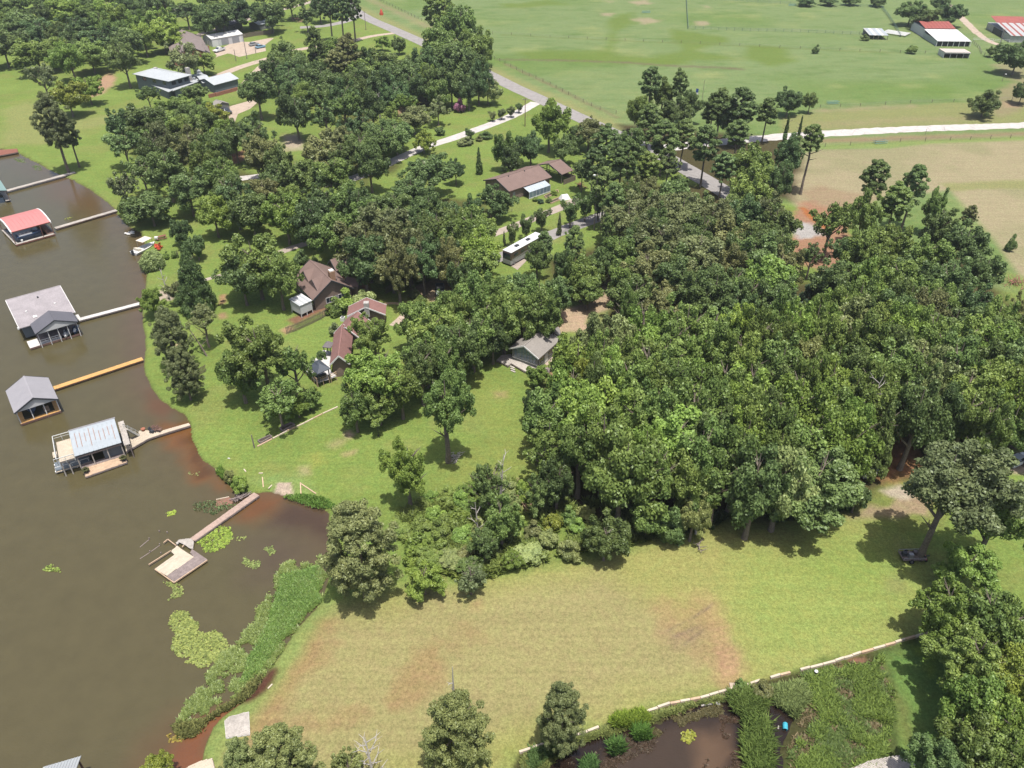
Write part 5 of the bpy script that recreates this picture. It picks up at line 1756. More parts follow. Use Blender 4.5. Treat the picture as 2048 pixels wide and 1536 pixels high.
# ---- two-level dock with metal shed roof
O, ang, Lb, Wb = rect3((148.3, 909.8), (241.8, 882), (228.6, 841.9), 3.6)
t = thing('boathouse', 'boathouse with blue-grey panelled metal roof, upper deck and stairs', 'boathouse', O, ang, 'boathouses on the lake')
yr = Wb * 0.93
plate_roof(0, Lb, 0, 3.3, yr, 4.35, 0.07, M_MET_BL, t, n=10)
plate_roof(-0.1, Lb + 0.1, Wb + 0.5, 4.0, yr + 0.02, 4.38, 0.07, M_MET_LG, t)
M_RUSTS = mat('rust_streaks', (0.32, 0.19, 0.15), 0.8, 0.35, 1.0)
rr = random.Random(3)
mb = MB()
for i in range(1, 10):
    a0 = rr.uniform(0.1, 0.3)
    a1 = rr.uniform(0.55, 0.85)
    x = Lb * i / 10
    ya, yb = yr * (1 - a1), yr * (1 - a0)
    za, zb = 3.3 + 1.05 * ya / yr, 3.3 + 1.05 * yb / yr
    mb.bar((x, ya, za + 0.045), (x, yb, zb + 0.045), 0.085, 0.11)
mb.build('rusty_seams', M_RUSTS, t)
posts(t, [(0.2, 0.3), (Lb * 0.33, 0.3), (Lb * 0.66, 0.3), (Lb - 0.2, 0.3), (0.2, Wb), (Lb * 0.5, Wb), (Lb - 0.2, Wb)], -1.2, 3.25, W_GREY, 0.08)
MB().box(0.3, Wb - 0.4, 0.6, Lb - 0.3, Wb - 0.3, 3.2).build('back_wall', M_SIDING_BG, t)
MB().box(Lb - 3.0, 0.9, 0.58, Lb - 0.4, Wb - 0.5, 3.0).build('store_room', M_SIDING_BG, t)
MB().box(0.1, 0.1, 2.75, Lb - 0.1, 0.25, 3.0).build('header_beam', W_DGREY, t)
planks('floor_boards', [(0.2, 0.2), (Lb - 0.2, 0.2), (Lb - 0.2, Wb), (Lb * 0.62, Wb), (Lb * 0.62, 1.1), (0.2, 1.1)], 0.55, W_DGREY, t)


def fl(pts, z):
    return [loc(t, x, y, z) for x, y in pts]


zu = 3.0
ud = fl([(112.3, 884.3), (136, 877), (150, 911.5), (119, 921)], zu)
ux0 = min(p[0] for p in ud)
uy0 = min(p[1] for p in ud) + 0.1
planks('upper_deck_boards', [(ux0, 0.0), (-0.02, 0.0), (-0.02, Wb - 0.4), (ux0, Wb - 0.4)], zu, W_PALE, t, math.pi / 2)
MB().box(ux0, -0.02, zu - 0.32, 0.0, 0.06, zu - 0.07).build('deck_beam', W_GREY, t)
posts(t, [(ux0 + 0.1, 0.2), (ux0 + 0.1, Wb - 0.6), (ux0 / 2, 0.2)], -1.2, zu - 0.07, W_GREY, 0.09)
mb = MB()
for p, q in (((ux0 - 0.25, -0.2), (ux0 - 0.25, Wb + 0.1)), ((ux0 - 0.25, Wb + 0.1), (-0.05, Wb + 0.1)), ((ux0 - 0.25, -0.2), (-0.05, -0.2))):
    for zz in (zu + 0.95, zu + 0.5):
        mb.bar((*p, zz), (*q, zz), 0.11 if zz > zu + .9 else 0.05)
    Ld = math.hypot(q[0] - p[0], q[1] - p[1])
    for k in range(int(Ld / 1.2) + 1):
        f_ = k * 1.2 / Ld
        xx, yy = p[0] + (q[0] - p[0]) * f_, p[1] + (q[1] - p[1]) * f_
        mb.box(xx - .04, yy - .04, zu - 0.3, xx + .04, yy + .04, zu + 0.95)
mb.build('upper_railing', M_RAIL, t)
for nm_, pts, z in (('deck_boards', [(109.6, 930.8), (124, 926), (127, 940), (112.8, 944.9)], 0.5), ('deck_boards', [(126.5, 934.5), (160, 925.5), (160, 930.5), (127, 940)], 0.5), ('deck_boards', [(104.6, 904.8), (113.5, 902), (115, 913), (106.4, 915.7)], 0.5)):
    planks(nm_, fl(pts, z), z, W_PALE, t)
fd = fl([(163.4, 928.9), (171.1, 953.1), (253.6, 923.9), (249, 903.9)], 0.5)
planks('front_deck_boards', fd, 0.5, W_TAN, t, 0)
mb = MB()
for i in range(4):
    mb.bar((fd[i][0], fd[i][1], 0.3), (fd[(i + 1) % 4][0], fd[(i + 1) % 4][1], 0.3), 0.1, 0.26)
mb.build('deck_frame', W_DGREY, t)
posts(t, [(fd[1][0] + 0.3, fd[1][1] + 0.3), (fd[2][0] - 0.3, fd[2][1] + 0.3)], -1.2, 0.44, W_GREY, 0.09)
wd = fl([(251.3, 878.3), (276.7, 871), (277, 862), (283, 860.8), (301.7, 860), (321.7, 861.7), (377.5, 845.8), (380, 850.4), (324, 867.5), (296.7, 876.7), (252, 902.5)], 0.6)
planks('walk_boards', wd, 0.6, W_PALE, t, math.pi / 2 + 0.1, jitter=0.006)
mb = MB()
for i in (7, 8, 9):
    mb.bar((wd[i][0], wd[i][1], 0.4), (wd[i + 1][0], wd[i + 1][1], 0.4), 0.1, 0.3)
mb.build('walk_frame', W_DGREY, t)
posts(t, [((wd[a][0] + wd[b_][0]) / 2, (wd[a][1] + wd[b_][1]) / 2) for a, b_ in ((10, 0), (9, 3), (8, 5), (7, 6))], -1.2, 0.52, W_DGREY, 0.09)
# side gallery and stairs on the shore side
planks('gallery_boards', [(Lb + 0.25, -0.6), (Lb + 1.15, -0.6), (Lb + 1.15, Wb + 0.3), (Lb + 0.25, Wb + 0.3)], zu, W_GREY, t)
posts(t, [(Lb + 1.0, -0.4), (Lb + 1.0, Wb * 0.5), (Lb + 1.0, Wb + 0.2)], -1.2, zu - 0.07, W_DGREY, 0.07)
sa = (Lb + 1.2, Wb * 0.62)
sb = loc(t, 275, 869.5, 0.6)
d_ = Vector((sb[0] - sa[0], sb[1] - sa[1], 0))
ns = 14
nrm_ = Vector((-d_.y, d_.x, 0)).normalized() * 0.5
for i in range(ns):
    f_ = (i + 0.5) / ns
    c_ = Vector((sa[0], sa[1], 0)) + d_ * f_
    MB().bar((c_.x - nrm_.x, c_.y - nrm_.y, zu - (zu - 0.6) * f_), (c_.x + nrm_.x, c_.y + nrm_.y, zu - (zu - 0.6) * f_), 0.27, 0.05).build('stair_tread', W_GREY, t)
mb = MB()
for s in (-1, 1):
    n_ = nrm_ * s
    mb.bar((sa[0] + n_.x, sa[1] + n_.y, zu - 0.12), (sb[0] + n_.x, sb[1] + n_.y, 0.48), 0.06, 0.24)
    mb.bar((sa[0] + n_.x, sa[1] + n_.y, zu + 0.85), (sb[0] + n_.x, sb[1] + n_.y, 1.45), 0.07, 0.07)
    for f_ in (0, 0.35, 0.7, 1):
        c_ = Vector((sa[0], sa[1], 0)) + d_ * f_ + n_
        zz = zu - (zu - 0.6) * f_
        mb.box(c_.x - .035, c_.y - .035, zz - 0.1, c_.x + .035, c_.y + .035, zz + 0.85)
mb.build('stair_rail', M_RAIL, t)
PLANT_T = []
for (px_, py_, lab) in ((173, 945, 'dark potted plant on the lake corner of the tan front deck'), (248, 921, 'dark potted plant on the shore corner of the tan front deck')):
    p = gp(px_, py_, 0.5)
    pt = thing('potted_plant', lab, 'plant', (p.x, p.y, 0.5), 0)
    MB().tube([(0, 0, 0), (0, 0, 0.45)], [0.26, 0.36], 10).build('pot', M_TRIM_D, pt)
    o = bpy.data.objects.new('foliage', CROWN['s'][0])
    COL.objects.link(o)
    o.parent = pt
    o.location = (0, 0, 0.35)
    o.scale = (0.11, 0.11, 0.07)
    o.color = (0.07, 0.075, 0.03, 1)
p = gp(287, 861, 0.6)
pt = thing('planter', 'terracotta planter on the widened walkway by the stairs', 'planter', (p.x, p.y, 0.6), 0)
MB().tube([(0, 0, 0), (0, 0, 0.4)], [0.25, 0.38], 10).build('pot', mat('terracotta', (0.33, 0.13, 0.08), 0.8), pt)
chair('', *gp(320, 862.5, 0.6).to_tuple()[:2], 1.2, W_BROWN, 'brown deck chair nearest the narrow end of the stair dock', 'deck chairs by the stairs', z=0.6)
chair('', *gp(312, 862.5, 0.6).to_tuple()[:2], 1.0, W_BROWN, 'brown deck chair in the middle of the stair dock group', 'deck chairs by the stairs', z=0.6)
chair('', *gp(305.5, 865, 0.6).to_tuple()[:2], 1.4, M_TRIM_D, 'dark deck chair closest to the terracotta planter', 'deck chairs by the stairs', z=0.6)
b = thing('pontoon_boat', 'pontoon boat with open frame under the upper deck', 'boat', gp(146, 927, 0.3).to_tuple(), ang)
for s in (-1, 1):
    MB().tube([(-2.6, s * .9, 0), (2.2, s * .9, 0), (2.7, s * .9, 0.1)], [0.3, 0.3, 0.05], 8).build('float', M_STEEL, b)
MB().box(-2.5, -1.15, 0.3, 2.5, 1.15, 0.38).build('deck', M_SIDING_BG, b)
mb = MB()
for s in (-1, 1):
    mb.bar((-2.5, s * 1.1, 1.0), (2.5, s * 1.1, 1.0), 0.06)
    for k in range(5):
        mb.box(-2.5 + k * 1.2, s * 1.1 - .03, .38, -2.44 + k * 1.2, s * 1.1 + .03, 1.0)
mb.build('railing', M_TRIM_W, b)

# ---- broken T dock in the near water
a_ = gp(345, 1120, 0.45)
t = thing('boat_dock', 'broken T-shaped dock with pale and grey boards', 'dock', (a_.x, a_.y, 0), 0)
D = lambda pts, z=0.45: fl(pts, z)
c5 = lambda x, y: (280 + x / 6.4, 940 + y / 6.4)
w_ = [c5(*q) for q in ((1455, 290), (1525, 325), (705, 905), (640, 875))]
v_ = D(w_, 0.5)
dr = math.atan2(v_[0][1] - v_[3][1], v_[0][0] - v_[3][0])
planks('walk_boards', v_, 0.5, mat('pinkish_weathered_boards', (0.42, 0.31, 0.26), 0.9, 0.18, 0.5, fine=2.5), t, dr + math.pi / 2, jitter=0.008)
mb = MB()
for i, j in ((1, 2), (0, 3)):
    mb.bar((*v_[i], 0.3), (*v_[j], 0.3), 0.1, 0.24)
mb.build('walk_beam', W_DGREY, t)
posts(t, [(v_[1][0] * (1 - f_) + v_[2][0] * f_, v_[1][1] * (1 - f_) + v_[2][1] * f_) for f_ in (0.05, 0.25, 0.45, 0.65, 0.85)], -1.2, 0.42, W_DGREY, 0.08)
planks('head_boards', D([c5(*q) for q in ((500, 890), (620, 875), (660, 880), (690, 915), (678, 1010), (640, 1005), (585, 965), (500, 925), (470, 960), (460, 930))]), 0.46, W_GREY, t, dr)
planks('pale_boards', D([c5(*q) for q in ((395, 1040), (475, 965), (530, 1010), (640, 1080), (690, 1110), (345, 1355), (190, 1265), (440, 1085))]), 0.44, W_PALE, t, dr)
planks('grey_boards', D([c5(*q) for q in ((345, 1358), (692, 1112), (640, 1060), (665, 1010), (700, 1040), (860, 1150), (435, 1437))]), 0.46, W_DGREY, t, dr + math.pi / 2)
mb = MB()
for p, q in (((110, 1210), (395, 1030)), ((300, 930), (355, 885)), ((355, 885), (460, 965)), ((190, 1268), (435, 1440)), ((435, 1440), (860, 1153)), ((540, 985), (560, 960))):
    A_, B_ = D([c5(*p), c5(*q)])
    MB().bar((*A_, 0.38), (*B_, 0.38), 0.12, 0.2).build('broken_beam', W_TAN, t)
for q in ((250, 795), (350, 810), (120, 890), (255, 965), (130, 1055), (270, 1075)):
    A_ = D([c5(*q)], 0.0)[0]
    MB().tube([(*A_, -1.2), (A_[0] + 0.03, A_[1], 0.35)], [0.09, 0.08], 6).build('old_pile', W_DGREY, t)
mb = MB()
for p, q in (((0, 990), (120, 890)), ((0, 1140), (130, 1055)), ((130, 1055), (255, 965))):
    A_, B_ = D([c5(*p), c5(*q)], 0.0)
    MB().bar((*A_, 0.03), (*B_, 0.03), 0.1, 0.06).build('sunken_beam', W_DGREY, t)
bd = thing('sunken_platform', 'reddish sunken board platform by the dock bush', 'platform', (0, 0, 0))
P_ = [gp(*c5(*q), 0.1) for q in ((975, 380), (1140, 345), (1190, 380), (1185, 430), (975, 460))]
planks('boards', [(p.x, p.y) for p in P_], 0.1, mat('reddish_wet_boards', (0.26, 0.14, 0.10), 0.6, 0.15), bd, 0.3)
MB().bar((P_[0].x, P_[0].y, 0.12), (P_[1].x, P_[1].y, 0.12), 0.12, 0.12).build('edge_board', W_PALE, bd)
# planks, poles and logs on the lawn nearby
for a_, b_, lab, m_ in (((525, 955), (527, 975), 'upright pinkish timber post lying near the boat ramp', W_TAN), ((518, 947), (526, 947), 'short pale board on the lawn above the ramp', W_PALE), ((537, 978), (544, 971), 'pale board at the ramp edge', W_PALE), ((601, 966), (602, 988), 'straight pinkish timber on the lawn east of the ramp', W_TAN),
                        ((602, 968), (632, 988), 'slanting thin timber pole crossing the lawn', W_TAN), ((512 + 24, 1378), (545, 1369), 'bleached plank on the grass strip above the reeds', W_PALE), ((456, 917), (460, 918), 'small white plank near the clay shallows', W_WHITE), ((488, 939), (492, 944), 'thin bleached stick on the lakeside lawn', W_PALE)):
    A_, B_ = gp(*a_), gp(*b_)
    o = MB().bar((0, 0, 0.08), (B_.x - A_.x, B_.y - A_.y, 0.08), 0.16, 0.1).build('timber', m_)
    o.location = (A_.x, A_.y, LAND)
    tag(o, lab, 'timber', 'loose timbers on the lawns')
# small docks at the lower edge and far left
def polydock(name, label, px, z, m, ang_=0.0, frame=None):
    P_ = [gp(x, y, z) for x, y in px]
    t_ = thing(name, label, 'dock', (P_[0].x, P_[0].y, 0))
    Q_ = [(p.x - P_[0].x, p.y - P_[0].y) for p in P_]
    planks('planks', Q_, z, m, t_, ang_)
    mb = MB()
    for i in range(len(Q_)):
        j = (i + 1) % len(Q_)
        mb.bar((*Q_[i], z - 0.19), (*Q_[j], z - 0.19), 0.08, 0.22)
    mb.build('frame', frame or W_DGREY, t_)
    return t_


polydock('wood_deck', 'small bleached wood deck on the grass above the red bank', [(449, 1441), (458, 1433), (497, 1423), (499, 1468), (452, 1475)], LAND + 0.25, W_GREY, 0.4, W_WHITE)
polydock('boat_dock', 'pale dock end by the red bank at the near shore', [(352, 1545), (400, 1522), (424, 1516), (430, 1540), (428, 1580), (340, 1580)], 0.55, W_PALE, 0.5)
polydock('boat_dock', 'weathered plank dock in the marsh meadow', [(1690, 1542), (1740, 1521), (1780, 1513), (1815, 1508), (1822, 1520), (1832, 1530), (1790, 1550), (1700, 1580)], 0.5, W_GREY, 0.5)
polydock('boat_dock', 'red-brown dock reaching in from the far shore', [(-30, 302), (34, 297), (36, 304), (-30, 316)], 0.7, mat('red_stained_boards', (0.25, 0.10, 0.07), 0.85, 0.15), 1.4)
walkway('dock_walkway', 'pale grey walkway to the green-roofed boathouse', (-5, 386), (150, 344), 1.4, 0.6, W_GREY, W_DGREY, 6)
# green roof at the frame's edge
O, ang, Lb, Wb = rect3((14, 381), (3, 364), (-60, 400), 3.2)
t = thing('boathouse', 'small boathouse with grey-green metal roof at the walkway end', 'boathouse', O, ang, 'boathouses on the lake')
gable(t, 0, 0, Lb + 1.5, Wb, 3.2, 1.0, M_SIDING_W, mat('grey_green_metal', (0.20, 0.30, 0.29), 0.5, 0.08), n=0, walls=False, trim=M_TRIM_D)
planks('deck_boards', [(0, 0), (Lb + 1.5, 0), (Lb + 1.5, 1.2), (0, 1.2)], 0.55, W_GREY, t)
posts(t, [(0.2, 0.2), (Lb, 0.2), (0.2, Wb - 0.2), (Lb, Wb - 0.2)], -1.2, 3.1, W_BROWN, 0.08)
# near roof at the lower edge
O, ang, Lb, Wb = rect3((162, 1512), (86, 1534), (166, 1570), 3.4)
t = thing('boathouse', 'light grey seamed roof corner rising from the near water', 'boathouse', O, ang, 'boathouses on the lake')
gable(t, 0, 0, Lb, Wb * 1.4, 3.4, 1.2, M_SIDING_W, M_MET_SW, n=12, walls=False)
posts(t, [(0.3, 0.3), (Lb - 0.3, 0.3), (0.3, Wb), (Lb - 0.3, Wb)], -1.2, 3.3, W_BROWN, 0.08)
planks('deck_boards', [(0.2, 0.2), (Lb - 0.2, 0.2), (Lb - 0.2, 1.4), (0.2, 1.4)], 0.55, W_GREY, t)
# ------------------------------------------------------------------ houses on land
def extra_wing(parent, px_a, px_b, px_c, ze, rise, wall_m, roof_m, trim=None, walls=True, over=0.4, n=0, z0=LAND):
    """a further gabled volume given by photo points, held in the parent's frame"""
    O_, a_, L_, W_ = rect3(px_a, px_b, px_c, ze)
    c, s = math.cos(-parent.rotation_euler.z), math.sin(-parent.rotation_euler.z)
    dx, dy = O_.x - parent.location.x, O_.y - parent.location.y
    lx, ly, da = dx * c - dy * s, dx * s + dy * c, a_ - parent.rotation_euler.z
    ins = over
    yr, zr = W_ / 2, ze + rise

    def T(p):
        return (lx + p[0] * math.cos(da) - p[1] * math.sin(da), ly + p[0] * math.sin(da) + p[1] * math.cos(da), p[2])
    if walls:
        mb = MB()
        xa, xb, ya, yb = ins, L_ - ins, ins, W_ - ins
        za = ze - 0.16 + rise * (ins / yr)
        P0 = [(ya, z0), (yb, z0), (yb, za), (yr, zr - 0.16), (ya, za)]
        mb.v = [T((xa, y, z)) for y, z in P0] + [T((xb, y, z)) for y, z in P0]
        mb.f = [tuple(range(5))[::-1], tuple(range(5, 10))] + [(i, (i + 1) % 5, 5 + (i + 1) % 5, 5 + i) for i in range(5)]
        mb.build('wing_wall', wall_m, parent)
    for q in ([(0, 0, ze), (L_, 0, ze), (L_, yr - .01, zr), (0, yr - .01, zr)], [(L_, W_, ze), (0, W_, ze), (0, yr + .01, zr), (L_, yr + .01, zr)]):
        MB().slab([T(p) for p in q], 0.14).build('roof_slope', roof_m, parent)
    if trim:
        for xx in (-0.05, L_ + 0.05):
            for yy in (0, W_):
                MB().bar(T((xx, yy, ze - .1)), T((xx, yr, zr - .1)), .08, .24).build('barge_board', trim, parent)
    return O_, a_, L_, W_


def hip_roof(parent, x0, y0, x1, y1, ze, rise, m, th=0.12, name='roof'):
    w, l = y1 - y0, x1 - x0
    mb = MB()
    if l > w:
        r0, r1 = (x0 + w / 2, (y0 + y1) / 2), (x1 - w / 2, (y0 + y1) / 2)
    else:
        r0, r1 = ((x0 + x1) / 2, y0 + l / 2), ((x0 + x1) / 2, y1 - l / 2)
    z1 = ze + rise
    v = [(x0, y0, ze), (x1, y0, ze), (x1, y1, ze), (x0, y1, ze), (*r0, z1), (*r1, z1), (x0, y0, ze - th), (x1, y0, ze - th), (x1, y1, ze - th), (x0, y1, ze - th)]
    mb.v = v
    if l > w:
        mb.f = [(0, 1, 5, 4), (1, 2, 5), (2, 3, 4, 5), (3, 0, 4)]
    else:
        mb.f = [(0, 1, 4), (1, 2, 5, 4), (2, 3, 5), (3, 0, 4, 5)]
    mb.f += [(0, 6, 7, 1), (1, 7, 8, 2), (2, 8, 9, 3), (3, 9, 6, 0), (9, 8, 7, 6)]
    mb.build(name, m, parent)


# ---- brown house with dormers
O, ang, Lb, Wb = rect3((625.4, 600.6), (583.4, 557.6), (700.6, 569.3), 3.2)
t = thing('house', 'brown shingled house with dormers, brick gable and chimney', 'house', O, ang)
lk = loc(t, 583.4, 557.6, 3.2)
yr, zr = gable(t, 0, 0, Lb, Wb, 3.2, 3.2, M_BRICK_T, M_SH_BROWN, over=0.5, trim=M_TRIM_D)
# the slope towards the lake carries two shed dormers
for fx in (0.30, 0.70):
    x = Lb * fx
    y_, w_ = yr * 0.36, 2.3
    z_ = 3.2 + 3.2 * 0.36
    mb = MB()
    mb.v = [(x - w_, y_, z_ + 0.05), (x + w_, y_, z_ + 0.05), (x, y_, z_ + 1.7), (x, min(y_ + 4.2, yr), z_ + 1.75)]
    mb.f = [(0, 1, 2), (0, 2, 3), (2, 1, 3)]
    mb.build('dormer', M_SH_BROWN, t)
    mb = MB()
    mb.v = [(x - w_ * .95, y_ - .06, z_ + 0.08), (x + w_ * .95, y_ - .06, z_ + 0.12), (x, y_ - .06, z_ + 1.62), (x - w_ * .95, y_ - .01, z_ + 0.08), (x + w_ * .95, y_ - .01, z_ + 0.08), (x, y_ - .01, z_ + 1.62)]
    mb.f = [(0, 1, 2), (5, 4, 3), (0, 3, 4, 1), (1, 4, 5, 2), (2, 5, 3, 0)]
    mb.build('dormer_window', M_GLASS, t)
ch = loc(t, 650, 556, 6.5)
MB().box(ch[0] - .55, yr + .2, 3.5, ch[0] + .55, yr + 1.3, zr + 1.3).build('chimney', M_CHIM, t)
MB().box(ch[0] - .45, yr + .3, zr + 1.31, ch[0] + .45, yr + 1.2, zr + 1.55).build('chimney_cap', M_TRIM_W, t)
for px_, py_ in ((629.5, 537), (645.5, 552.5), (672, 562)):
    q = loc(t, px_, py_, 5.2)
    MB().box(q[0] - .15, q[1] - .15, 4.2, q[0] + .15, q[1] + .15, 5.7).build('roof_vent', M_TRIM_D, t)
extra_wing(t, (672, 542), (700, 532), (658, 528), 3.2, 2.0, M_BRICK_T, M_SH_BROWN, M_TRIM_D)
extra_wing(t, (688, 569), (716, 574), (694, 556), 3.1, 1.2, M_BRICK_T, M_SH_BROWN, M_TRIM_D)
we = 0 if loc(t, 625.4, 600.6, 3.2)[0] < Lb / 2 else Lb
face = 'x-' if we == 0 else 'x+'
wx_ = 0.5 if we == 0 else Lb - 0.5
window(t, wx_, Wb * 0.32, 1.2, 1.6, 1.3, face)
window(t, wx_, Wb * 0.62, 1.2, 1.6, 1.3, face)
door(t, wx_, Wb * 0.50, LAND, 1.0, 2.1, face)
for q in range(4):
    window(t, Lb * (0.14 + 0.2 * q), 0.5, 1.2, 1.4, 1.2, 'y-')
# white canopy room on posts
O, ang, Lc, Wc = rect3((599, 612.3), (624.5, 600.6), (586.4, 596.7), 3.2)
t = thing('sun_room', 'white panelled canopy room on posts beside the brown house', 'sun room', O, ang)
for i in range(6):
    MB().slab([(Lc * i / 6 + .01, 0, 3.2), (Lc * (i + 1) / 6 - .01, 0, 3.2), (Lc * (i + 1) / 6 - .01, Wc, 3.5), (Lc * i / 6 + .01, Wc, 3.5)], 0.08).build('roof_panel', M_MET_W if i % 2 else M_MET_SW, t)
MB().box(0.15, 0.12, 1.1, Lc - 0.15, 0.18, 3.05).build('screen_wall', M_SIDING_W, t)
MB().box(0.12, 0.2, 1.1, 0.18, Wc - 0.2, 3.05).build('screen_wall', M_SIDING_W, t)
MB().box(0.15, 0.15, 1.0, Lc - .15, Wc - .1, 1.09).build('floor', W_DGREY, t)
posts(t, [(0.2, 0.2), (Lc / 2, 0.2), (Lc - .2, 0.2), (0.2, Wc - .2), (Lc - .2, Wc - .2)], LAND, 1.0, M_TRIM_W, .07)
ob = thing('backyard_bench', 'low white bench by the brick wall of the brown house', 'bench', gp(649, 601).to_tuple(), ang)
MB().box(-.7, -.2, .38, .7, .2, .45).build('seat', M_TRIM_W, ob)
for s in (-.55, .55):
    MB().box(s - .05, -.18, 0, s + .05, .18, .38).build('leg', M_TRIM_W, ob)
tt = thing('patio_table', 'round white table near the flowering shrubs behind the fence', 'table', gp(662, 607).to_tuple(), 0)
MB().tube([(0, 0, .68), (0, 0, .73)], [.65, .65], 14).build('tabletop', M_TRIM_W, tt)
MB().tube([(0, 0, 0), (0, 0, .68)], [.08, .08], 8).build('leg', M_TRIM_W, tt)
# brick terrace edging lines
mb = MB()
for a_, b_ in (((632, 612), (676, 590)), ((628, 622), (668, 602)), ((640, 603), (690, 580))):
    A_, B_ = gp(*a_), gp(*b_)
    mb.bar((A_.x, A_.y, LAND + .08), (B_.x, B_.y, LAND + .08), .25, .2)
o = mb.build('terrace_edging', M_BRICK_T)
tag(o, 'brick terrace edging steps below the brown house', 'edging', kind='structure')

# ---- reddish house
O, ang, Lb, Wb = rect3((659, 730), (668, 666), (700, 728), 3.4)
t = thing('house', 'faded red roofed house under trees beside the dark gazebo', 'house', O, ang)
yr, zr = gable(t, 0, 0, Lb, Wb, 3.4, 1.9, M_BRICK_T, M_SH_RED, over=0.5, trim=M_TRIM_W)
extra_wing(t, (693.7, 632), (697, 613), (770, 640), 3.4, 1.9, M_BRICK_T, M_SH_RED, M_TRIM_W)
extra_wing(t, (668, 667), (694, 636), (705, 690), 3.4, 1.9, M_BRICK_T, M_SH_RED, M_TRIM_W)
q = loc(t, 735, 628, 3.4)
MB().box(q[0] - 0.5, q[1] - 0.5, 3, q[0] + 0.5, q[1] + 0.5, 6.1).build('chimney', M_STONE, t)
window(t, 0.5, 1.2, 1.1, 1.4, 1.3, 'x-')
window(t, Lb * .3, 0.5 if loc(t, 640, 700, 1)[1] < Wb / 2 else Wb - 0.5, 1.1, 1.6, 1.3, 'y-' if loc(t, 640, 700, 1)[1] < Wb / 2 else 'y+')
# main deck and gazebo
z_ = 1.3
dk = thing('raised_deck', 'white raised deck with railings around the dark gazebo', 'deck', gp(640, 740).to_tuple()[:2] + (0,), 0)
dp = fl_ = [loc(dk, x, y, z_) for x, y in ((606, 737), (637, 712), (643, 716), (646, 700), (661, 702), (660, 738), (664, 744), (674, 752), (662, 757), (635, 766))]
planks('deck_boards', dp, z_, W_WHITE, dk, -0.5)
mb = MB()
rail = [dp[0], dp[9], dp[8], dp[7]]
for a_, b_ in zip(rail[:-1], rail[1:]):
    for zz in (z_ + .95, z_ + .6):
        mb.bar((*a_, zz), (*b_, zz), .1, .07)
    Lr = math.hypot(b_[0] - a_[0], b_[1] - a_[1])
    for k in range(int(Lr / 1.1) + 1):
        f_ = min(1, k * 1.1 / Lr)
        x, y = a_[0] + (b_[0] - a_[0]) * f_, a_[1] + (b_[1] - a_[1]) * f_
        mb.box(x - .05, y - .05, LAND, x + .05, y + .05, z_ + .95)
mb.build('railing', W_TAN, dk)
O, ang, Lg, Wg = rect3((612.8, 730), (638.6, 719), (630.4, 750), 3.7)
if True:
    gz = thing('gazebo', 'large dark square gazebo roof standing on the white deck', 'gazebo', O, ang)
    hip_roof(gz, 0, 0, Lg, Wg, 3.7, 1.0, M_DARKGAZ)
    hip_roof(gz, Lg * .36, Wg * .36, Lg * .64, Wg * .64, 4.5, 0.4, M_DARKGAZ, name='roof_vent')
    posts(gz, [(.3, .3), (Lg - .3, .3), (.3, Wg - .3), (Lg - .3, Wg - .3)], z_, 3.6, M_TRIM_D, .08)
    sf = thing('patio_sofa', 'dark cushioned sofa under the large gazebo', 'sofa', out(Lg / 2, Wg / 2, z_, O, math.cos(ang), math.sin(ang)), ang)
    MB().box(-1, -.4, .15, 1, .4, .45).build('seat', M_TRIM_D, sf)
    MB().box(-1, .4, .15, 1, .6, .85).build('backrest', M_TRIM_D, sf)
O, ang, Lg, Wg = rect3((644, 693), (661, 695), (646, 682), 3.6)
gz = thing('gazebo', 'small grey canopy gazebo beside the faded red house', 'gazebo', O, ang)
hip_roof(gz, 0, 0, Lg, Wg, 3.5, .8, mat('grey_canopy', (.17, .155, .16), .8, .1))
posts(gz, [(.2, .2), (Lg - .2, .2), (.2, Wg - .2), (Lg - .2, Wg - .2)], LAND, 3.4, M_TRIM_D, .06)
MB().box(.4, .5, 1.3, Lg - .4, Wg - .4, 1.4).build('counter', M_STONE, gz)
ac = thing('condenser_unit', 'white condenser unit at the wall of the faded red house', 'condenser', gp(686, 641).to_tuple(), ang)
MB().box(-.4, -.4, 0, .4, .4, .8).build('casing', M_TRIM_W, ac)
MB().tube([(0, 0, .8), (0, 0, .84)], [.33, .33], 12).build('fan_grille', M_TRIM_D, ac)

# ---- grey cabin
O, ang, Lb, Wb = rect3((1077.7, 717.7), (1120.6, 679.6), (1022, 692.8), 3.3)
t = thing('cabin', 'grey cabin with glazed gable front beside the big wood', 'cabin', O, ang)
yr, zr = gable(t, 0, 0, Lb, Wb, 3.3, 1.7, M_SIDING_G, M_SH_GREY, over=0.45, trim=M_TRIM_W)
extra_wing(t, (1120, 668), (1112, 650), (1064, 648), 3.3, 1.5, M_SIDING_G, M_SH_GREY, M_TRIM_W)
extra_wing(t, (1119, 656), (1124, 676), (1090, 650), 3.3, 1.2, M_SIDING_G, M_SH_GREY, None)
fx = 0.45 if loc(t, 1049, 697, 4)[0] < Lb / 2 else Lb - 0.45
fc = 'x-' if fx < 1 else 'x+'
sx = -1 if fx < 1 else 1
npn = 7
for k in range(npn):
    ya = 0.9 + (Wb - 1.8) * k / npn
    yb = 0.9 + (Wb - 1.8) * (k + 1) / npn
    g = MB()
    g.box(fx + sx * .01 - .02, ya + .08, 1.5, fx + sx * .01 + .02, yb - .08, 3.05)
    g.build('porch_pane', M_GLASSB, t)
    g = MB()
    h0 = 3.2 + 1.5 * (1 - abs((ya + yb) / 2 - Wb / 2) / (Wb / 2)) - .25
    if h0 > 3.35:
        g.box(fx + sx * .01 - .02, ya + .08, 3.15, fx + sx * .01 + .02, yb - .08, h0)
        g.build('porch_pane', M_GLASSB, t)
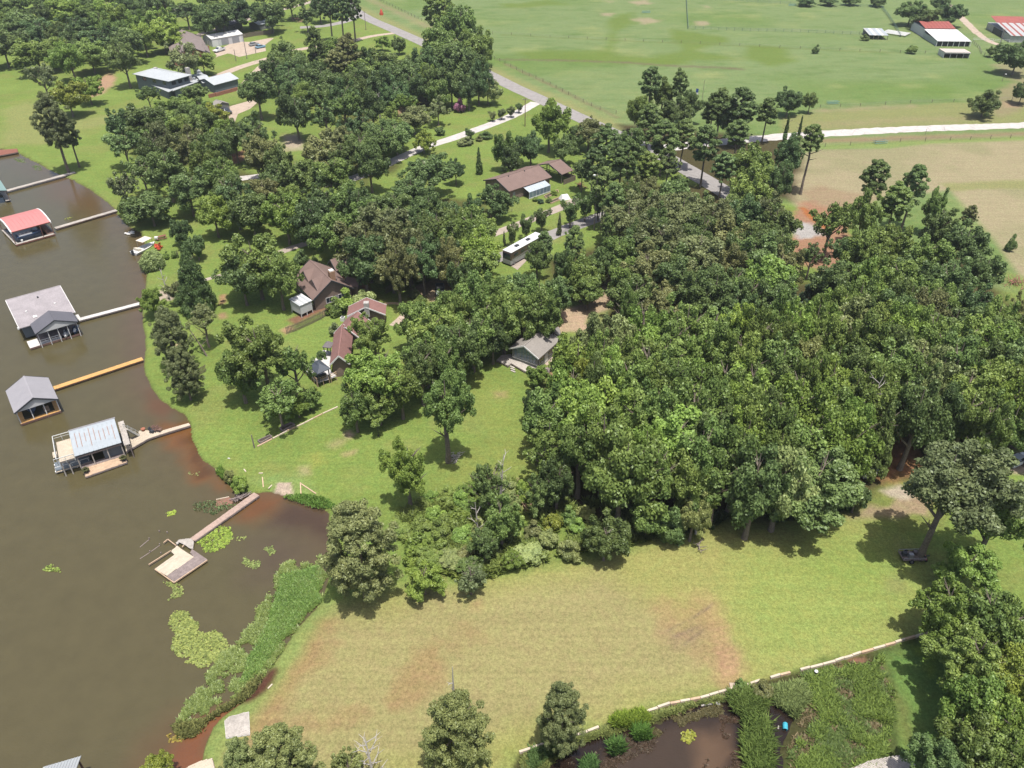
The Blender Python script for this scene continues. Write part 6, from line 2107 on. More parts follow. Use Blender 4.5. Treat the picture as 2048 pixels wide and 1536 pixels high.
MB().box(fx + sx * .03 - .03, .5, 1.3, fx + sx * .03 + .03, Wb - .5, 1.45).build('sill', M_TRIM_W, t)
sy = 'y-' if loc(t, 1110, 712, 2)[1] < Wb / 2 else 'y+'
yy = .45 if sy == 'y-' else Wb - .45
window(t, Lb * .12 if fx < 1 else Lb * .72, yy, 1.3, 1.8, 1.5, sy)
window(t, Lb * .55, yy, 1.4, 1.2, 1.2, sy)
door(t, Lb * .38, yy, LAND + .2, 1.0, 2.1, sy, M_TRIM_W)
q = loc(t, 1054, 672, 3.0)
MB().box(q[0] - .6, q[1] - .5, LAND, q[0] + .6, q[1] + .5, 5.6).build('chimney', M_STONE, t)
z_ = .85
dk = thing('wood_deck', 'sun-bleached plank deck in front of the grey cabin', 'deck', gp(1020, 725).to_tuple()[:2] + (0,), 0)
d1 = [loc(dk, x, y, z_) for x, y in ((1003.4, 709.8), (1021, 708), (1028, 714), (1050, 727), (1075, 728), (1073, 745), (1066, 748), (1048, 741), (1022, 726), (1016, 731), (993, 719.6))]
planks('deck_boards', d1, z_, W_GREY, dk, 0.75, w=.17)
mb = MB()
for i in (6, 7, 8, 9):
    mb.bar((*d1[i], z_ - .22), (*d1[(i + 1) % 11], z_ - .22), .1, .26)
for i in range(11):
    mb.box(d1[i][0] - .07, d1[i][1] - .07, LAND, d1[i][0] + .07, d1[i][1] + .07, z_ - .1)
mb.build('frame', W_DGREY, dk)
for q in range(3):
    a_, b_ = gp(1020 + q * .8, 733 + q * 3, .6), gp(1029 + q * .8, 737 + q * 3, .6)
    MB().bar((a_.x - dk.location.x, a_.y - dk.location.y, .75 - q * .15), (b_.x - dk.location.x, b_.y - dk.location.y, .75 - q * .15), .3, .06).build('step', W_GREY, dk)
dk = thing('wood_ramp', 'weathered walkway ramp with rail below the grey cabin', 'ramp', gp(1090, 745).to_tuple()[:2] + (0,), 0)
d2 = [loc(dk, x, y, z_) for x, y in ((1063, 746), (1085, 737), (1105, 731), (1110, 735), (1095, 746), (1066, 750))]
planks('deck_boards', d2, z_ - .02, W_DGREY, dk, 0.75, w=.17)
mb = MB()
mb.bar((*d2[3], z_ + .8), (*d2[4], z_ + .8), .08).bar((*d2[4], z_ + .8), (*d2[5], z_ + .8), .08)
for p in d2:
    mb.box(p[0] - .06, p[1] - .06, LAND, p[0] + .06, p[1] + .06, z_ + (.8 if p in d2[3:] else -.1))
mb.build('railing', W_DGREY, dk)
A_, B_ = gp(1107, 737), gp(1121, 724)
dk = thing('log_edging', 'dark log edging at the ramp end by the cabin lawn', 'log', A_.to_tuple(), 0)
MB().tube([(0, 0, .15), (B_.x - A_.x, B_.y - A_.y, .15)], [.16, .13], 7).build('log', W_DGREY, dk)
yl = thing('yard_lamp', 'thin dark lamp post on the lawn near the grey cabin', 'lamp post', gp(1137, 727).to_tuple(), 0)
MB().tube([(0, 0, 0), (0, 0, 2.0)], [.05, .04], 6).build('post', M_TRIM_D, yl)
MB().box(-.12, -.12, 2.0, .12, .12, 2.3).build('lantern', M_GLASSB, yl)

# ---- workshop with greenhouse, and carport
O, ang, Lb, Wb = rect3((1018, 383), (1103.7, 354), (1086, 322), 3.3)
t = thing('workshop', 'long brown-roofed workshop with a lean-to greenhouse on its wall', 'workshop', O, ang)
yr, zr = gable(t, 0, 0, Lb, Wb, 3.3, 1.9, M_BRICK_T, M_SH_BROWN, over=0.4, trim=M_TRIM_D)
for f_ in (.25, .62):
    MB().box(Lb * f_, Wb * .44, 4.6, Lb * f_ + .25, Wb * .44 + .25, 5.25).build('roof_vent', M_TRIM_D, t)
door(t, 1.6, .4, LAND, .9, 2.1, 'y-')
g0 = loc(t, 1047.4, 375, 3.0)[0]
g1 = loc(t, 1092.5, 362, 3.0)[0]
for i in range(6):
    xa, xb = g0 + (g1 - g0) * i / 6 + .03, g0 + (g1 - g0) * (i + 1) / 6 - .03
    MB().slab([(xa, -2.2, 2.3), (xb, -2.2, 2.3), (xb, .3, 3.0), (xa, .3, 3.0)], .04).build('greenhouse_roof_pane', mat('milky_glass', (.42, .47, .52), .25, .08), t)
    MB().box(xa, -2.2, LAND + .3, xb, -2.16, 2.22).build('greenhouse_pane', M_GLASSB, t)
mb = MB()
for i in range(7):
    x = g0 + (g1 - g0) * i / 6
    mb.box(x - .03, -2.24, LAND, x + .03, -2.14, 2.3)
    mb.bar((x, -2.2, 2.32), (x, .3, 3.03), .06, .08)
mb.bar((g0, -2.19, LAND + .2), (g1, -2.19, LAND + .2), .08, .25)
mb.build('greenhouse_frame', M_TRIM_W, t)
O, ang, Lb, Wb = rect3((1123.6, 349.2), (1147, 340.4), (1089.6, 323.4), 3.2)
t = thing('carport', 'brown gabled carport with open dark end beside the workshop', 'carport', O, ang)
gable(t, 0, 0, Lb, Wb, 3.2, 1.8, M_BRICK_T, M_SH_BROWN, over=0.4, walls=False, trim=M_TRIM_D)
posts(t, [(.4, .4), (Lb - .4, .4), (.4, Wb - .4), (Lb - .4, Wb - .4), (.4, Wb / 2)], LAND, 3.1, W_FENCE, .1)
mb = MB()
mb.bar((.3, .4, 3.1), (.3, Wb - .4, 3.1), .12, .2).bar((.3, Wb / 2, 3.1), (.3, Wb / 2, 4.8), .1).bar((.3, Wb * .25, 3.1), (.3, Wb / 2, 4.6), .1).bar((.3, Wb * .75, 3.1), (.3, Wb / 2, 4.6), .1)
mb.build('truss', W_FENCE, t)
MB().box(.2, -.6, LAND, Lb + .4, -.5, 1.7).build('board_wall', W_FENCE, t)
MB().box(Lb + .3, -.5, LAND, Lb + .4, Wb * .6, 1.7).build('board_wall', W_FENCE, t)

# ---- white-roofed house
zt = 6.0
O, ang, Lb, Wb = rect3((337.4, 163.5), (384, 150), (303, 137.5), zt)
t = thing('house', 'blue-grey two-storey house with pale metal roofs', 'house', O, ang)
MB().box(.8, .8, LAND, Lb - .8, Wb - .8, zt - .05).build('wall', M_SIDING_BG, t)
hip_roof(t, 0, 0, Lb, Wb, zt + .1, 1.4, M_MET_SW)
for k in range(3):
    window(t, Lb * (.16 + .27 * k), .8, 4.2, 1.8, 1.3, 'y-', M_TRIM_D, M_GLASS)
for k in range(3):
    window(t, .8, Wb * (.14 + .27 * k), 4.2, 1.8, 1.3, 'x-', M_TRIM_D, M_GLASS)


def skirt(pa, pb, pc, pd, z, m, z0=LAND, wall=True, th=.16, inset=.5, name='lower_roof'):
    q = [loc(t, *p, z) for p in (pa, pb, pc, pd)]
    a = sum(q[i][0] * q[(i + 1) % 4][1] - q[(i + 1) % 4][0] * q[i][1] for i in range(4))
    if a < 0:
        q = q[::-1]
    MB().slab([(x, y, z) for x, y in q], th).build(name, m, t)
    if wall:
        cx = sum(p[0] for p in q) / 4
        cy = sum(p[1] for p in q) / 4
        q2 = [(cx + (x - cx) * .9, cy + (y - cy) * .9) for x, y in q]
        MB().prism(q2, z0, z - th - .01).build('lower_wall', M_SIDING_BG, t)


skirt((280, 160), (303, 155), (362, 172), (337, 184), 3.2, M_MET_SW)
skirt((362, 150), (399, 148), (410, 158), (345, 182), 3.25, M_MET_SW)
skirt((384, 133), (396, 136), (410, 152), (398, 154), 3.3, M_MET_SW)
O_, a_, L_, W_ = extra_wing(t, (427.7, 170.3), (478, 157), (409, 157), 3.4, 1.5, M_SIDING_BG, M_MET_SW, None)
extra_wing(t, (405, 166), (425, 163), (398, 148), 3.3, .9, M_SIDING_BG, M_MET_SW, None)
q = loc(t, 314, 150, 4.5)
MB().box(q[0] - .6, q[1] - .6, LAND, q[0] + .6, q[1] + .6, 7.2).build('chimney', M_STONE, t)
q = loc(t, 376, 143, 6.5)
MB().box(q[0] - .7, q[1] - .6, LAND, q[0] + .7, q[1] + .6, 7.9).build('chimney', M_STONE, t)
f_ = thing('patio_wall', 'low reddish wall along the patio of the white-roofed house', 'wall', (0, 0, 0))
for a_, b_ in (((412, 182), (432, 179)), ((432, 193), (476, 181)), ((418, 196), (434, 192))):
    A_, B_ = gp(*a_), gp(*b_)
    MB().bar((A_.x, A_.y, LAND + .6), (B_.x, B_.y, LAND + .6), .25, 1.3).build('wall_segment', M_BRICK_R, f_)

# ---- brick gable house
O, ang, Lb, Wb = rect3((420.8, 106), (402, 71), (346, 118), 4.2)
t = thing('house', 'red brick house with steep grey-brown gable roof near the garage', 'house', O, ang)
gable(t, 0, 0, Lb, Wb, 3.9, 3.4, M_BRICK_R, mat('grey_brown_shingles', (.25, .205, .19), .9, .16, .5, fine=5.0), over=.5, trim=M_TRIM_D)
lx = 0.5 if loc(t, 373, 100, 3)[0] < Lb / 2 else Lb - .5
fc = 'x-' if lx < 1 else 'x+'
window(t, lx, Wb * .3, 1.4, 1.4, 1.5, fc)
window(t, lx, Wb * .62, 1.4, 1.4, 1.5, fc)
extra_wing(t, (421, 106), (415, 92), (404, 108), 4.0, 1.2, M_BRICK_R, MATS['grey_brown_shingles'], M_TRIM_D, walls=False)
posts(t, [loc(t, 423, 121, LAND), loc(t, 420, 108, LAND)], LAND, 3.7, M_BRICK_R, .2)

# ---- white garage
O, ang, Lb, Wb = rect3((422.2, 78.7), (485.8, 67.8), (413.3, 69), 3.6)
t = thing('garage', 'long white metal garage with roll-up doors and white roof', 'garage', O, ang)
Wb = 8.5
gable(t, 0, 0, Lb, Wb, 3.6, 1.1, M_SIDING_W, M_MET_W, over=.15, n=0)
for f_, w_ in ((.03, 2.4), (.30, 3.4), (.64, 3.4), (.86, 1.2)):
    door(t, Lb * f_, .15, LAND, w_, 2.7 if w_ > 2 else 2.1, 'y-', M_TRIM_W if w_ < 3.4 else M_DOOR, 'garage_door')
window(t, .15, 2.5, 1.3, 1.4, 1.1, 'x-')
door(t, .15, 5.2, LAND, 1.0, 2.1, 'x-', M_DOOR)
MB().box(Lb * .52, 3.0, 4.4, Lb * .52 + 1.2, 3.8, 4.9).build('roof_unit', M_STEEL, t)
# roofs glimpsed among far trees
for a_, b_, c_, lab, rm, ze in (((352, 22), (392, 15), (356, 8), 'grey shingled roof among the farthest lakeside trees', M_SH_GREY, 3.4), ((455, 52), (482, 44), (448, 44), 'dark roof of the shed behind the white garage', M_SH_SLATE, 3.0),
                                ((517, 50), (545, 44), (514, 42), 'pale blue-grey shed roof under the dark far tree', M_MET_BL, 2.8), ((420, 208), (433, 213), (424, 203), 'small grey arched carport roof by the gravel court', M_SH_GREY, 2.8),
                                ((590, 372), (612, 360), (583, 352), 'pale grey roof glimpsed between the central trees', M_MET_SW, 3.4)):
    O, ang, Lb, Wb = rect3(a_, b_, c_, ze)
    Wb = min(max(Wb, 5), 8)
    t = thing('outbuilding', lab, 'shed', O, ang, 'small buildings among the trees')
    gable(t, 0, 0, Lb, Wb, ze, 1.0, M_SIDING_G, rm, over=.2)
    window(t, Lb * .4, .2, 1.2, 1.2, 1.0, 'y-')

# ---- barns in the pasture
O, ang, Lb, Wb = rect3((1876, 79.3), (1944.2, 80), (1871.5, 47.8), 3.2)
t = thing('barn', 'barn with rusty red upper roof and white tin lower roof', 'barn', O, ang)
ym, yr = Wb * .52, Wb * .80
plate_roof(0, Lb, 0, 2.6, ym, 4.0, .08, M_MET_W, t, n=8)
plate_roof(.4, Lb - .6, ym + .1, 4.35, yr, 5.6, .08, M_RUST, t, n=8)
plate_roof(.4, Lb - .6, Wb + 1, 4.2, yr + .02, 5.62, .08, M_RUST, t)
MB().box(.6, ym, LAND, Lb - .8, Wb + .8, 4.05).build('wall', M_SIDING_W, t)
MB().box(.3, .5, LAND, .4, ym, 2.7).build('side_wall', M_MET_BL, t)
MB().box(Lb - .4, .5, LAND, Lb - .3, ym, 2.7).build('side_wall', M_MET_BL, t)
MB().box(.4, .9, LAND, Lb - .4, ym - .1, 2.3).build('stalls', M_TRIM_D, t)
posts(t, [(Lb * k / 6, .3) for k in range(7)], LAND, 2.5, M_TRIM_W, .1)
O, ang, Lb, Wb = rect3((2022.7, 70.5), (2090, 72), (2015, 40), 3.4)
t = thing('barn', 'barn with striped red and tin roof at the frame edge', 'barn', O, ang)
ym = Wb * .55
for i in range(14):
    MB().slab([(Lb * i / 14 + .01, 0, 3.2), (Lb * (i + 1) / 14 - .01, 0, 3.2), (Lb * (i + 1) / 14 - .01, ym, 5.0), (Lb * i / 14 + .01, ym, 5.0)], .07).build('roof_panel', M_RUST if i % 3 == 1 else M_TIN, t)
plate_roof(0, Lb, ym + .05, 5.02, Wb * .8, 6.3, .07, M_RUST, t)
MB().box(.3, .4, LAND, Lb - .3, Wb * .85, 3.1).build('wall', M_TIN, t)
MB().box(-.0, Wb * .3, LAND, .28, Wb * .6, 2.9).build('doorway', M_TRIM_D, t)
O, ang, Lb, Wb = rect3((1739, 69.7), (1777.7, 70.5), (1736, 58.5), 2.4)
t = thing('cattle_shed', 'low open cattle shed with patched tin roof in the pasture', 'shed', O, ang)
for i in range(8):
    MB().slab([(Lb * i / 8 + .01, 0, 2.3), (Lb * (i + 1) / 8 - .01, 0, 2.3), (Lb * (i + 1) / 8 - .01, Wb, 2.9), (Lb * i / 8 + .01, Wb, 2.9)], .06).build('roof_panel', (M_TIN, M_MET_BL, M_MET_W)[i % 3], t)
MB().box(.2, Wb - .3, LAND, Lb - .2, Wb - .2, 2.8).build('back_wall', M_TIN, t)
posts(t, [(Lb * k / 4 + (.2 if k == 0 else -.2 if k == 4 else 0), .2) for k in range(5)], LAND, 2.25, W_FENCE, .1)
O, ang, Lb, Wb = rect3((1889.8, 104), (1941.8, 105), (1881.8, 96), 2.8)
t = thing('loafing_shed', 'pink-white roofed open shed overgrown at its front', 'shed', O, ang)
plate_roof(0, Lb, 0, 2.8, Wb, 2.6, .08, mat('pinkish_white_tin', (.60, .50, .46), .6, .1), t, n=8)
MB().box(.1, .2, LAND, .2, Wb - .1, 2.6).build('side_wall', M_MET_W, t)
MB().box(Lb - .2, .2, LAND, Lb - .1, Wb - .1, 2.6).build('side_wall', M_MET_W, t)
MB().box(.2, Wb - .2, LAND, Lb - .2, Wb - .1, 2.5).build('back_wall', M_TIN, t)
MB().box(0, -.06, 2.35, Lb, 0, 2.75).build('fascia', M_MET_W, t)
posts(t, [(Lb * k / 4, .1) for k in range(1, 4)], LAND, 2.6, M_TIN, .08)
O, ang, Lb, Wb = rect3((1822.5, 66), (1810.5, 72), (1808.9, 44), .9)
t = thing('hay_trailer', 'flat trailer of white slatted panels parked by the barn', 'trailer', O, ang)
Lb, Wb = max(Lb, 3.2), max(Wb, 6)
for i in range(6):
    MB().box(Lb * i / 6, 0, .95, Lb * i / 6 + Lb / 11, Wb, 1.05).build('slat', M_TRIM_W, t)
MB().box(0, .2, .75, Lb, .35, .93).build('frame', M_TRIM_D, t)
MB().box(0, Wb - .35, .75, Lb, Wb - .2, .93).build('frame', M_TRIM_D, t)
for s in (.2, .8):
    for q in (0, Lb):
        MB().tube([(q - .1, Wb * s, LAND + .35), (q + .1, Wb * s, LAND + .35)], [.35, .35], 12).build('wheel', M_TRIM_D, t)
# ------------------------------------------------------------------ vehicles
def car_paint(name, c):
    return mat(name, c, 0.3, 0.04, spec=0.6)


P_WHITE, P_DARK, P_SILV, P_BLUE, P_RED = car_paint('white_paint', (.70, .71, .72)), car_paint('dark_grey_paint', (.05, .055, .06)), car_paint('silver_paint', (.32, .33, .34)), car_paint('light_blue_paint', (.22, .38, .50)), car_paint('orange_red_paint', (.55, .08, .04))
M_RUB = mat('rubber', (.02, .02, .02), .8, .1)


def loft(parent, name, m, secs):
    """solid through stations: each (x, half width, z low, z high, top inset)"""
    mb = MB()
    for x, w, z0, z1, i in secs:
        mb.v += [(x, -w, z0), (x, w, z0), (x, w, (z0 + z1) / 2), (x, w - i, z1), (x, -w + i, z1), (x, -w, (z0 + z1) / 2)]
    n = len(secs)
    for k in range(n - 1):
        for j in range(6):
            a, b = k * 6 + j, k * 6 + (j + 1) % 6
            mb.f.append((a, a + 6, b + 6, b))
    mb.f.append(tuple(range(6)))
    mb.f.append(tuple(range((n - 1) * 6, n * 6))[::-1])
    return mb.build(name, m, parent)


def wheels(t, xs, w, r=.38):
    me = MB().tube([(0, -.12, 0), (0, .12, 0)], [r, r], 14).mesh('wheel', M_RUB)
    rim = MB().tube([(0, -.13, 0), (0, .13, 0)], [r * .55, r * .55], 10).mesh('rim', M_STEEL)
    for x in xs:
        for s in (-1, 1):
            o = bpy.data.objects.new('wheel', me)
            COL.objects.link(o)
            o.parent = t
            o.location = (x, s * (w - .12), r)
            q = bpy.data.objects.new('rim', rim)
            COL.objects.link(q)
            q.parent = o


def pickup(label, p, rz, paint, cover=None, kind='pickup'):
    t = thing('pickup_truck' if kind == 'pickup' else 'parked_car', label, 'pickup' if kind == 'pickup' else 'car', (p.x, p.y, LAND + .03), rz)
    if kind == 'pickup':
        loft(t, 'body', paint, [(-2.9, .92, .45, 1.0, .03), (-2.85, .97, .42, 1.12, .03), (-.75, .98, .40, 1.12, .03), (-.7, .98, .40, 1.14, .03), (1.3, .98, .40, 1.14, .05), (2.6, .95, .42, 1.02, .12), (2.88, .86, .48, .9, .12)])
        loft(t, 'cab', paint, [(-.75, .93, 1.1, 1.72, .14), (-.55, .93, 1.1, 1.86, .16), (.55, .93, 1.1, 1.86, .16), (1.3, .93, 1.1, 1.2, .10)])
        MB().box(-2.75, -.78, 1.13, -.85, .78, 1.16).build('bed', cover or M_TRIM_D, t)
        g = MB()
        for s in (-1, 1):
            g.hexa([(-.6, s * .90 - .03, 1.25), (.85, s * .90 - .03, 1.25), (.85, s * .90 + .03, 1.25), (-.6, s * .90 + .03, 1.25), (-.5, s * .82 - .03, 1.7), (.5, s * .82 - .03, 1.7), (.5, s * .82 + .03, 1.7), (-.5, s * .82 + .03, 1.7)])
        g.build('side_windows', M_GLASS, t)
        MB().hexa([(1.26, -.8, 1.2), (1.32, -.8, 1.24), (1.32, .8, 1.24), (1.26, .8, 1.2), (.6, -.72, 1.80), (.66, -.72, 1.83), (.66, .72, 1.83), (.6, .72, 1.80)]).build('windscreen', M_GLASS, t)
        wheels(t, (-1.85, 1.9), .98)
    else:
        loft(t, 'body', paint, [(-2.25, .84, .35, .85, .08), (-2.1, .9, .32, .95, .08), (1.2, .9, .3, .95, .08), (2.1, .86, .34, .82, .12), (2.25, .78, .4, .7, .1)])
        loft(t, 'cabin', M_GLASS, [(-1.75, .8, .92, 1.0, .1), (-1.15, .8, .92, 1.4, .2), (.3, .8, .92, 1.42, .2), (1.15, .8, .92, .98, .12)])
        MB().slab([(-1.1, -.6, 1.46), (.25, -.6, 1.47), (.25, .6, 1.47), (-1.1, .6, 1.46)], .05).build('roof', paint, t)
        wheels(t, (-1.4, 1.4), .88, .33)
    for s in (-1, 1):
        x = 2.86 if kind == 'pickup' else 2.22
        MB().box(x - .03, s * .62 - .16, .68, x + .03, s * .62 + .16, .84).build('headlight', M_TRIM_W, t)
    return t


def ang_of(a, b):
    A, B = gp(*a), gp(*b)
    return math.atan2(B.y - A.y, B.x - A.x)


pickup('white pickup truck parked between brick house and white garage', gp(439, 103), ang_of((452, 99), (427, 107)), P_WHITE)
pickup('dark pickup truck on the small gravel court', gp(452, 226), ang_of((442, 222), (463, 230)), P_DARK)
pickup('dark pickup with pale covered bed on the sandy court', gp(880, 586), R(95), P_DARK, cover=mat('pale_tarp', (.50, .55, .55), .5, .2, 2.0))
pickup('silver car half hidden on the shaded drive under trees', gp(744, 192), ang_of((733, 193), (755, 190)), P_SILV, kind='car')
pickup('light blue car on the parking court nearest the drive tree', gp(521, 96), ang_of((514, 97), (529, 94)), P_BLUE, kind='car')
pickup('silver car beside the light blue car on the parking court', gp(508, 91), ang_of((500, 93), (514, 90)), P_SILV, kind='car')
pickup('silver car in the shade of the woodland lot', gp(1742, 948), ang_of((1735, 950), (1750, 946)), P_SILV, kind='car')
pickup('white car on the dusty lot at the frame edge', gp(2034, 925), ang_of((2026, 930), (2044, 922)), P_WHITE, kind='car')
pickup('white van-like car under oaks beside the sandy cabin drive', gp(1330, 598), ang_of((1322, 600), (1340, 596)), P_WHITE, kind='car')

# motorhome
a_, b_ = gp(1016, 529), gp(1076, 495)
dv = b_ - a_
t = thing('motorhome', 'long white and brown motorhome parked beside the shaded drive', 'motorhome', ((a_.x + b_.x) / 2, (a_.y + b_.y) / 2, LAND + .05), math.atan2(dv.y, dv.x))
Lm = dv.length + 1.0
M_BRWN = car_paint('brown_band', (.10, .07, .06))
loft(t, 'lower_body', P_SILV, [(-Lm / 2, 1.15, .4, 1.35, .02), (-Lm / 2 + .2, 1.25, .38, 1.4, .02), (Lm / 2, 1.25, .38, 1.4, .02)])
loft(t, 'upper_body', M_BRWN, [(-Lm / 2 + .05, 1.18, 1.41, 3.1, .02), (-Lm / 2 + .3, 1.25, 1.41, 3.3, .02), (Lm / 2, 1.25, 1.41, 3.3, .02)])
MB().box(-Lm / 2 + .1, -1.27, 3.31, Lm / 2, 1.27, 3.42).build('roof', P_WHITE, t)
for f_ in (-.2, .14):
    MB().hexa([(Lm * f_ - .6, -.4, 3.43), (Lm * f_ + .6, -.4, 3.43), (Lm * f_ + .6, .4, 3.43), (Lm * f_ - .6, .4, 3.43), (Lm * f_ - .45, -.3, 3.72), (Lm * f_ + .45, -.3, 3.72), (Lm * f_ + .45, .3, 3.72), (Lm * f_ - .45, .3, 3.72)]).build('roof_air_unit', M_TRIM_D, t)
for q in range(4):
    for s in (-1, 1):
        MB().box(-Lm / 2 + 1.2 + q * 2.4, s * 1.255 - .015, 2.1, -Lm / 2 + 2.6 + q * 2.4, s * 1.255 + .015, 2.75).build('window', M_GLASS, t)
MB().box(-Lm / 2 - .0, -1.0, 1.7, -Lm / 2 + .07, 1.0, 2.9).build('windscreen', M_GLASS, t)
for s in (-1, 1):
    MB().bar((-Lm / 2 + .5, s * 1.262, 1.5), (Lm / 2 - .5, s * 1.262, 2.0), .012, .18).build('swoosh_stripe', P_SILV, t)
wheels(t, (-Lm / 2 + 1.2, Lm / 2 - 2.2, Lm / 2 - 3.2), 1.28, .48)

# mower trailer
p = gp(1822, 1117)
t = thing('utility_trailer', 'utility trailer loaded under the leaning tree', 'trailer', (p.x, p.y, LAND), R(2))
MB().box(-1.6, -.85, .5, 1.5, .85, .58).build('deck', W_DGREY, t)
mb = MB()
for s in (-1, 1):
    mb.bar((-1.6, s * .85, .95), (1.5, s * .85, .95), .06)
    for k in range(5):
        mb.box(-1.6 + k * .77, s * .85 - .03, .58, -1.54 + k * .77, s * .85 + .03, .95)
mb.build('side_rails', M_STEEL, t)
wheels(t, (-.4,), 1.05, .33)
MB().bar((1.5, 0, .5), (2.5, 0, .45), .1).build('drawbar', M_TRIM_D, t)
t = thing('riding_mower', 'orange-red riding mower at the trailer end', 'mower', (p.x + 1.55, p.y + .15, LAND), R(80))
loft(t, 'hood', P_RED, [(.2, .38, .45, .95, .1), (.9, .36, .4, .9, .14), (1.1, .28, .42, .75, .1)])
MB().box(-.8, -.4, .4, .2, .4, .55).build('chassis', P_RED, t)
MB().hexa([(-.6, -.25, .56), (-.1, -.25, .56), (-.1, .25, .56), (-.6, .25, .56), (-.65, -.22, 1.05), (-.5, -.22, .75), (-.5, .22, .75), (-.65, .22, 1.05)]).build('seat', M_TRIM_D, t)
MB().tube([(.1, 0, .9), (.1, 0, .93)], [.2, .2], 10).build('steering_wheel', M_TRIM_D, t)
MB().box(-.5, -.6, .15, .5, .6, .3).build('mower_deck', M_TRIM_D, t)
wheels(t, (-.6, .75), .5, .25)
for q, (x_, y_, m_, lab) in enumerate(((-1.1, .1, M_TRIM_D, 'black equipment box on the trailer bed front'), (-.3, -.2, M_STEEL, 'grey metal drum on the trailer bed middle'), (.5, .3, M_BRWN, 'brown crate on the trailer bed near the mower'))):
    o = MB().hexa([(-.35, -.3, 0), (.35, -.3, 0), (.35, .3, 0), (-.35, .3, 0), (-.3, -.25, .55), (.3, -.25, .55), (.3, .25, .55), (-.3, .25, .55)]).build('equipment_box', m_)
    o.location = (p.x + x_, p.y + y_, LAND + .585)
    tag(o, lab, 'box')

# pontoon boat at the willow, white toy cluster, red chairs
p = gp(289, 497, .3)
bz = ang_of((272, 505), (292, 495))
b = thing('pontoon_boat', 'white boat with cream canopy moored by the weeping willow', 'boat', (p.x, p.y, .0), bz)
hull(b, 6.4, 2.4, .8, M_WHITEP, z=-.15)
MB().slab([(-.9, -1.15, 2.5), (1.9, -1.15, 2.5), (1.9, 1.15, 2.5), (-.9, 1.15, 2.5)], .08).build('canopy', mat('cream_canvas', (.66, .60, .50), .8, .06), b)
posts(b, [(-.8, -1.0), (-.8, 1.0), (1.8, -1.0), (1.8, 1.0)], .6, 2.42, M_STEEL, .03)
MB().hexa([(-2.3, -.8, .7), (-1.3, -.8, .7), (-1.3, .8, .7), (-2.3, .8, .7), (-2.3, -.75, 1.3), (-1.5, -.75, 1.1), (-1.5, .75, 1.1), (-2.3, .75, 1.3)]).build('seat', MATS['cream_canvas'], b)
MB().box(-3.6, -.25, .1, -3.2, .25, 1.3).build('outboard_motor', M_TRIM_D, b)
p = gp(257, 470, 0)
b = thing('inflatable_raft', 'cluster of white inflatable lounge floats on the water', 'raft', (p.x, p.y, .05), .4)
for k, (x, y) in enumerate(((0, 0), (.9, .2), (.3, .9), (-.5, .7), (.9, 1.2))):
    MB().tube([(x - .35, y, .15), (x - .2, y, .22), (x + .5, y - .2, .15)], [.12, .26, .14], 8).build('float', M_TRIM_W, b)
for k, (x, y, rz, lab) in enumerate(((313, 497, .4, 'red garden chair closest to the moored boat'), (319, 501, 1.6, 'red garden chair at the front of the red cluster'), (323, 496, 2.8, 'red garden chair on the inland side of the red cluster'), (318, 492, 4.2, 'red garden chair at the back of the red cluster'))):
    q = gp(x, y)
    chair('', q.x, q.y, rz, P_RED, lab, 'red chairs on the lakeside lawn')
q = gp(318, 497)
t = thing('garden_table', 'small red table in the middle of the red chairs', 'table', q.to_tuple(), 0)
MB().tube([(0, 0, .5), (0, 0, .55)], [.5, .5], 12).build('tabletop', P_RED, t)
MB().tube([(0, 0, 0), (0, 0, .5)], [.08, .08], 6).build('leg', P_RED, t)
q = gp(323, 478)
t = thing('picnic_table', 'dark brown picnic table with pale things on it by the shore', 'table', q.to_tuple(), .6)
MB().box(-1.2, -.45, .7, 1.2, .45, .76).build('tabletop', W_REDB, t)
for s in (-.8, .8):
    MB().box(-1.2, s - .13, .4, 1.2, s + .13, .45).build('bench_seat', W_REDB, t)
    MB().bar((s, -.8, .35), (s, .8, .35), .08).build('cross_beam', W_BROWN, t)
for sx_ in (-.8, .8):
    for sy_ in (-.6, .6):
        MB().bar((sx_, sy_, 0), (sx_, sy_ * .4, .7), .08).build('leg', W_BROWN, t)
q = gp(314, 481)
t = thing('grill', 'pale barbecue grill beside the dark picnic table', 'grill', q.to_tuple(), 0)
MB().box(-.4, -.3, .5, .4, .3, .95).build('firebox', M_TRIM_W, t)
posts(t, [(-.3, -.2), (.3, -.2), (-.3, .2), (.3, .2)], 0, .5, M_TRIM_D, .03, 'leg')
q = gp(316, 513)
t = thing('fire_pit', 'dark round fire pit below the red chairs', 'fire pit', q.to_tuple(), 0)
MB().tube([(0, 0, 0), (0, 0, .4), (0, 0, .41)], [.8, .8, .6], 14).build('ring', M_TRIM_D, t)
q = gp(658, 700)
for x, y, lab in ((1478 / 1, 1370, 'pale square survey pad on the retaining wall'),):
    q = gp(x - 8, y + 4)
    o = MB().box(-.6, -.5, 0, .6, .5, .12).build('concrete_pad', M_CONC)
    o.location = (q.x, q.y, LAND)
    tag(o, lab, 'pad')

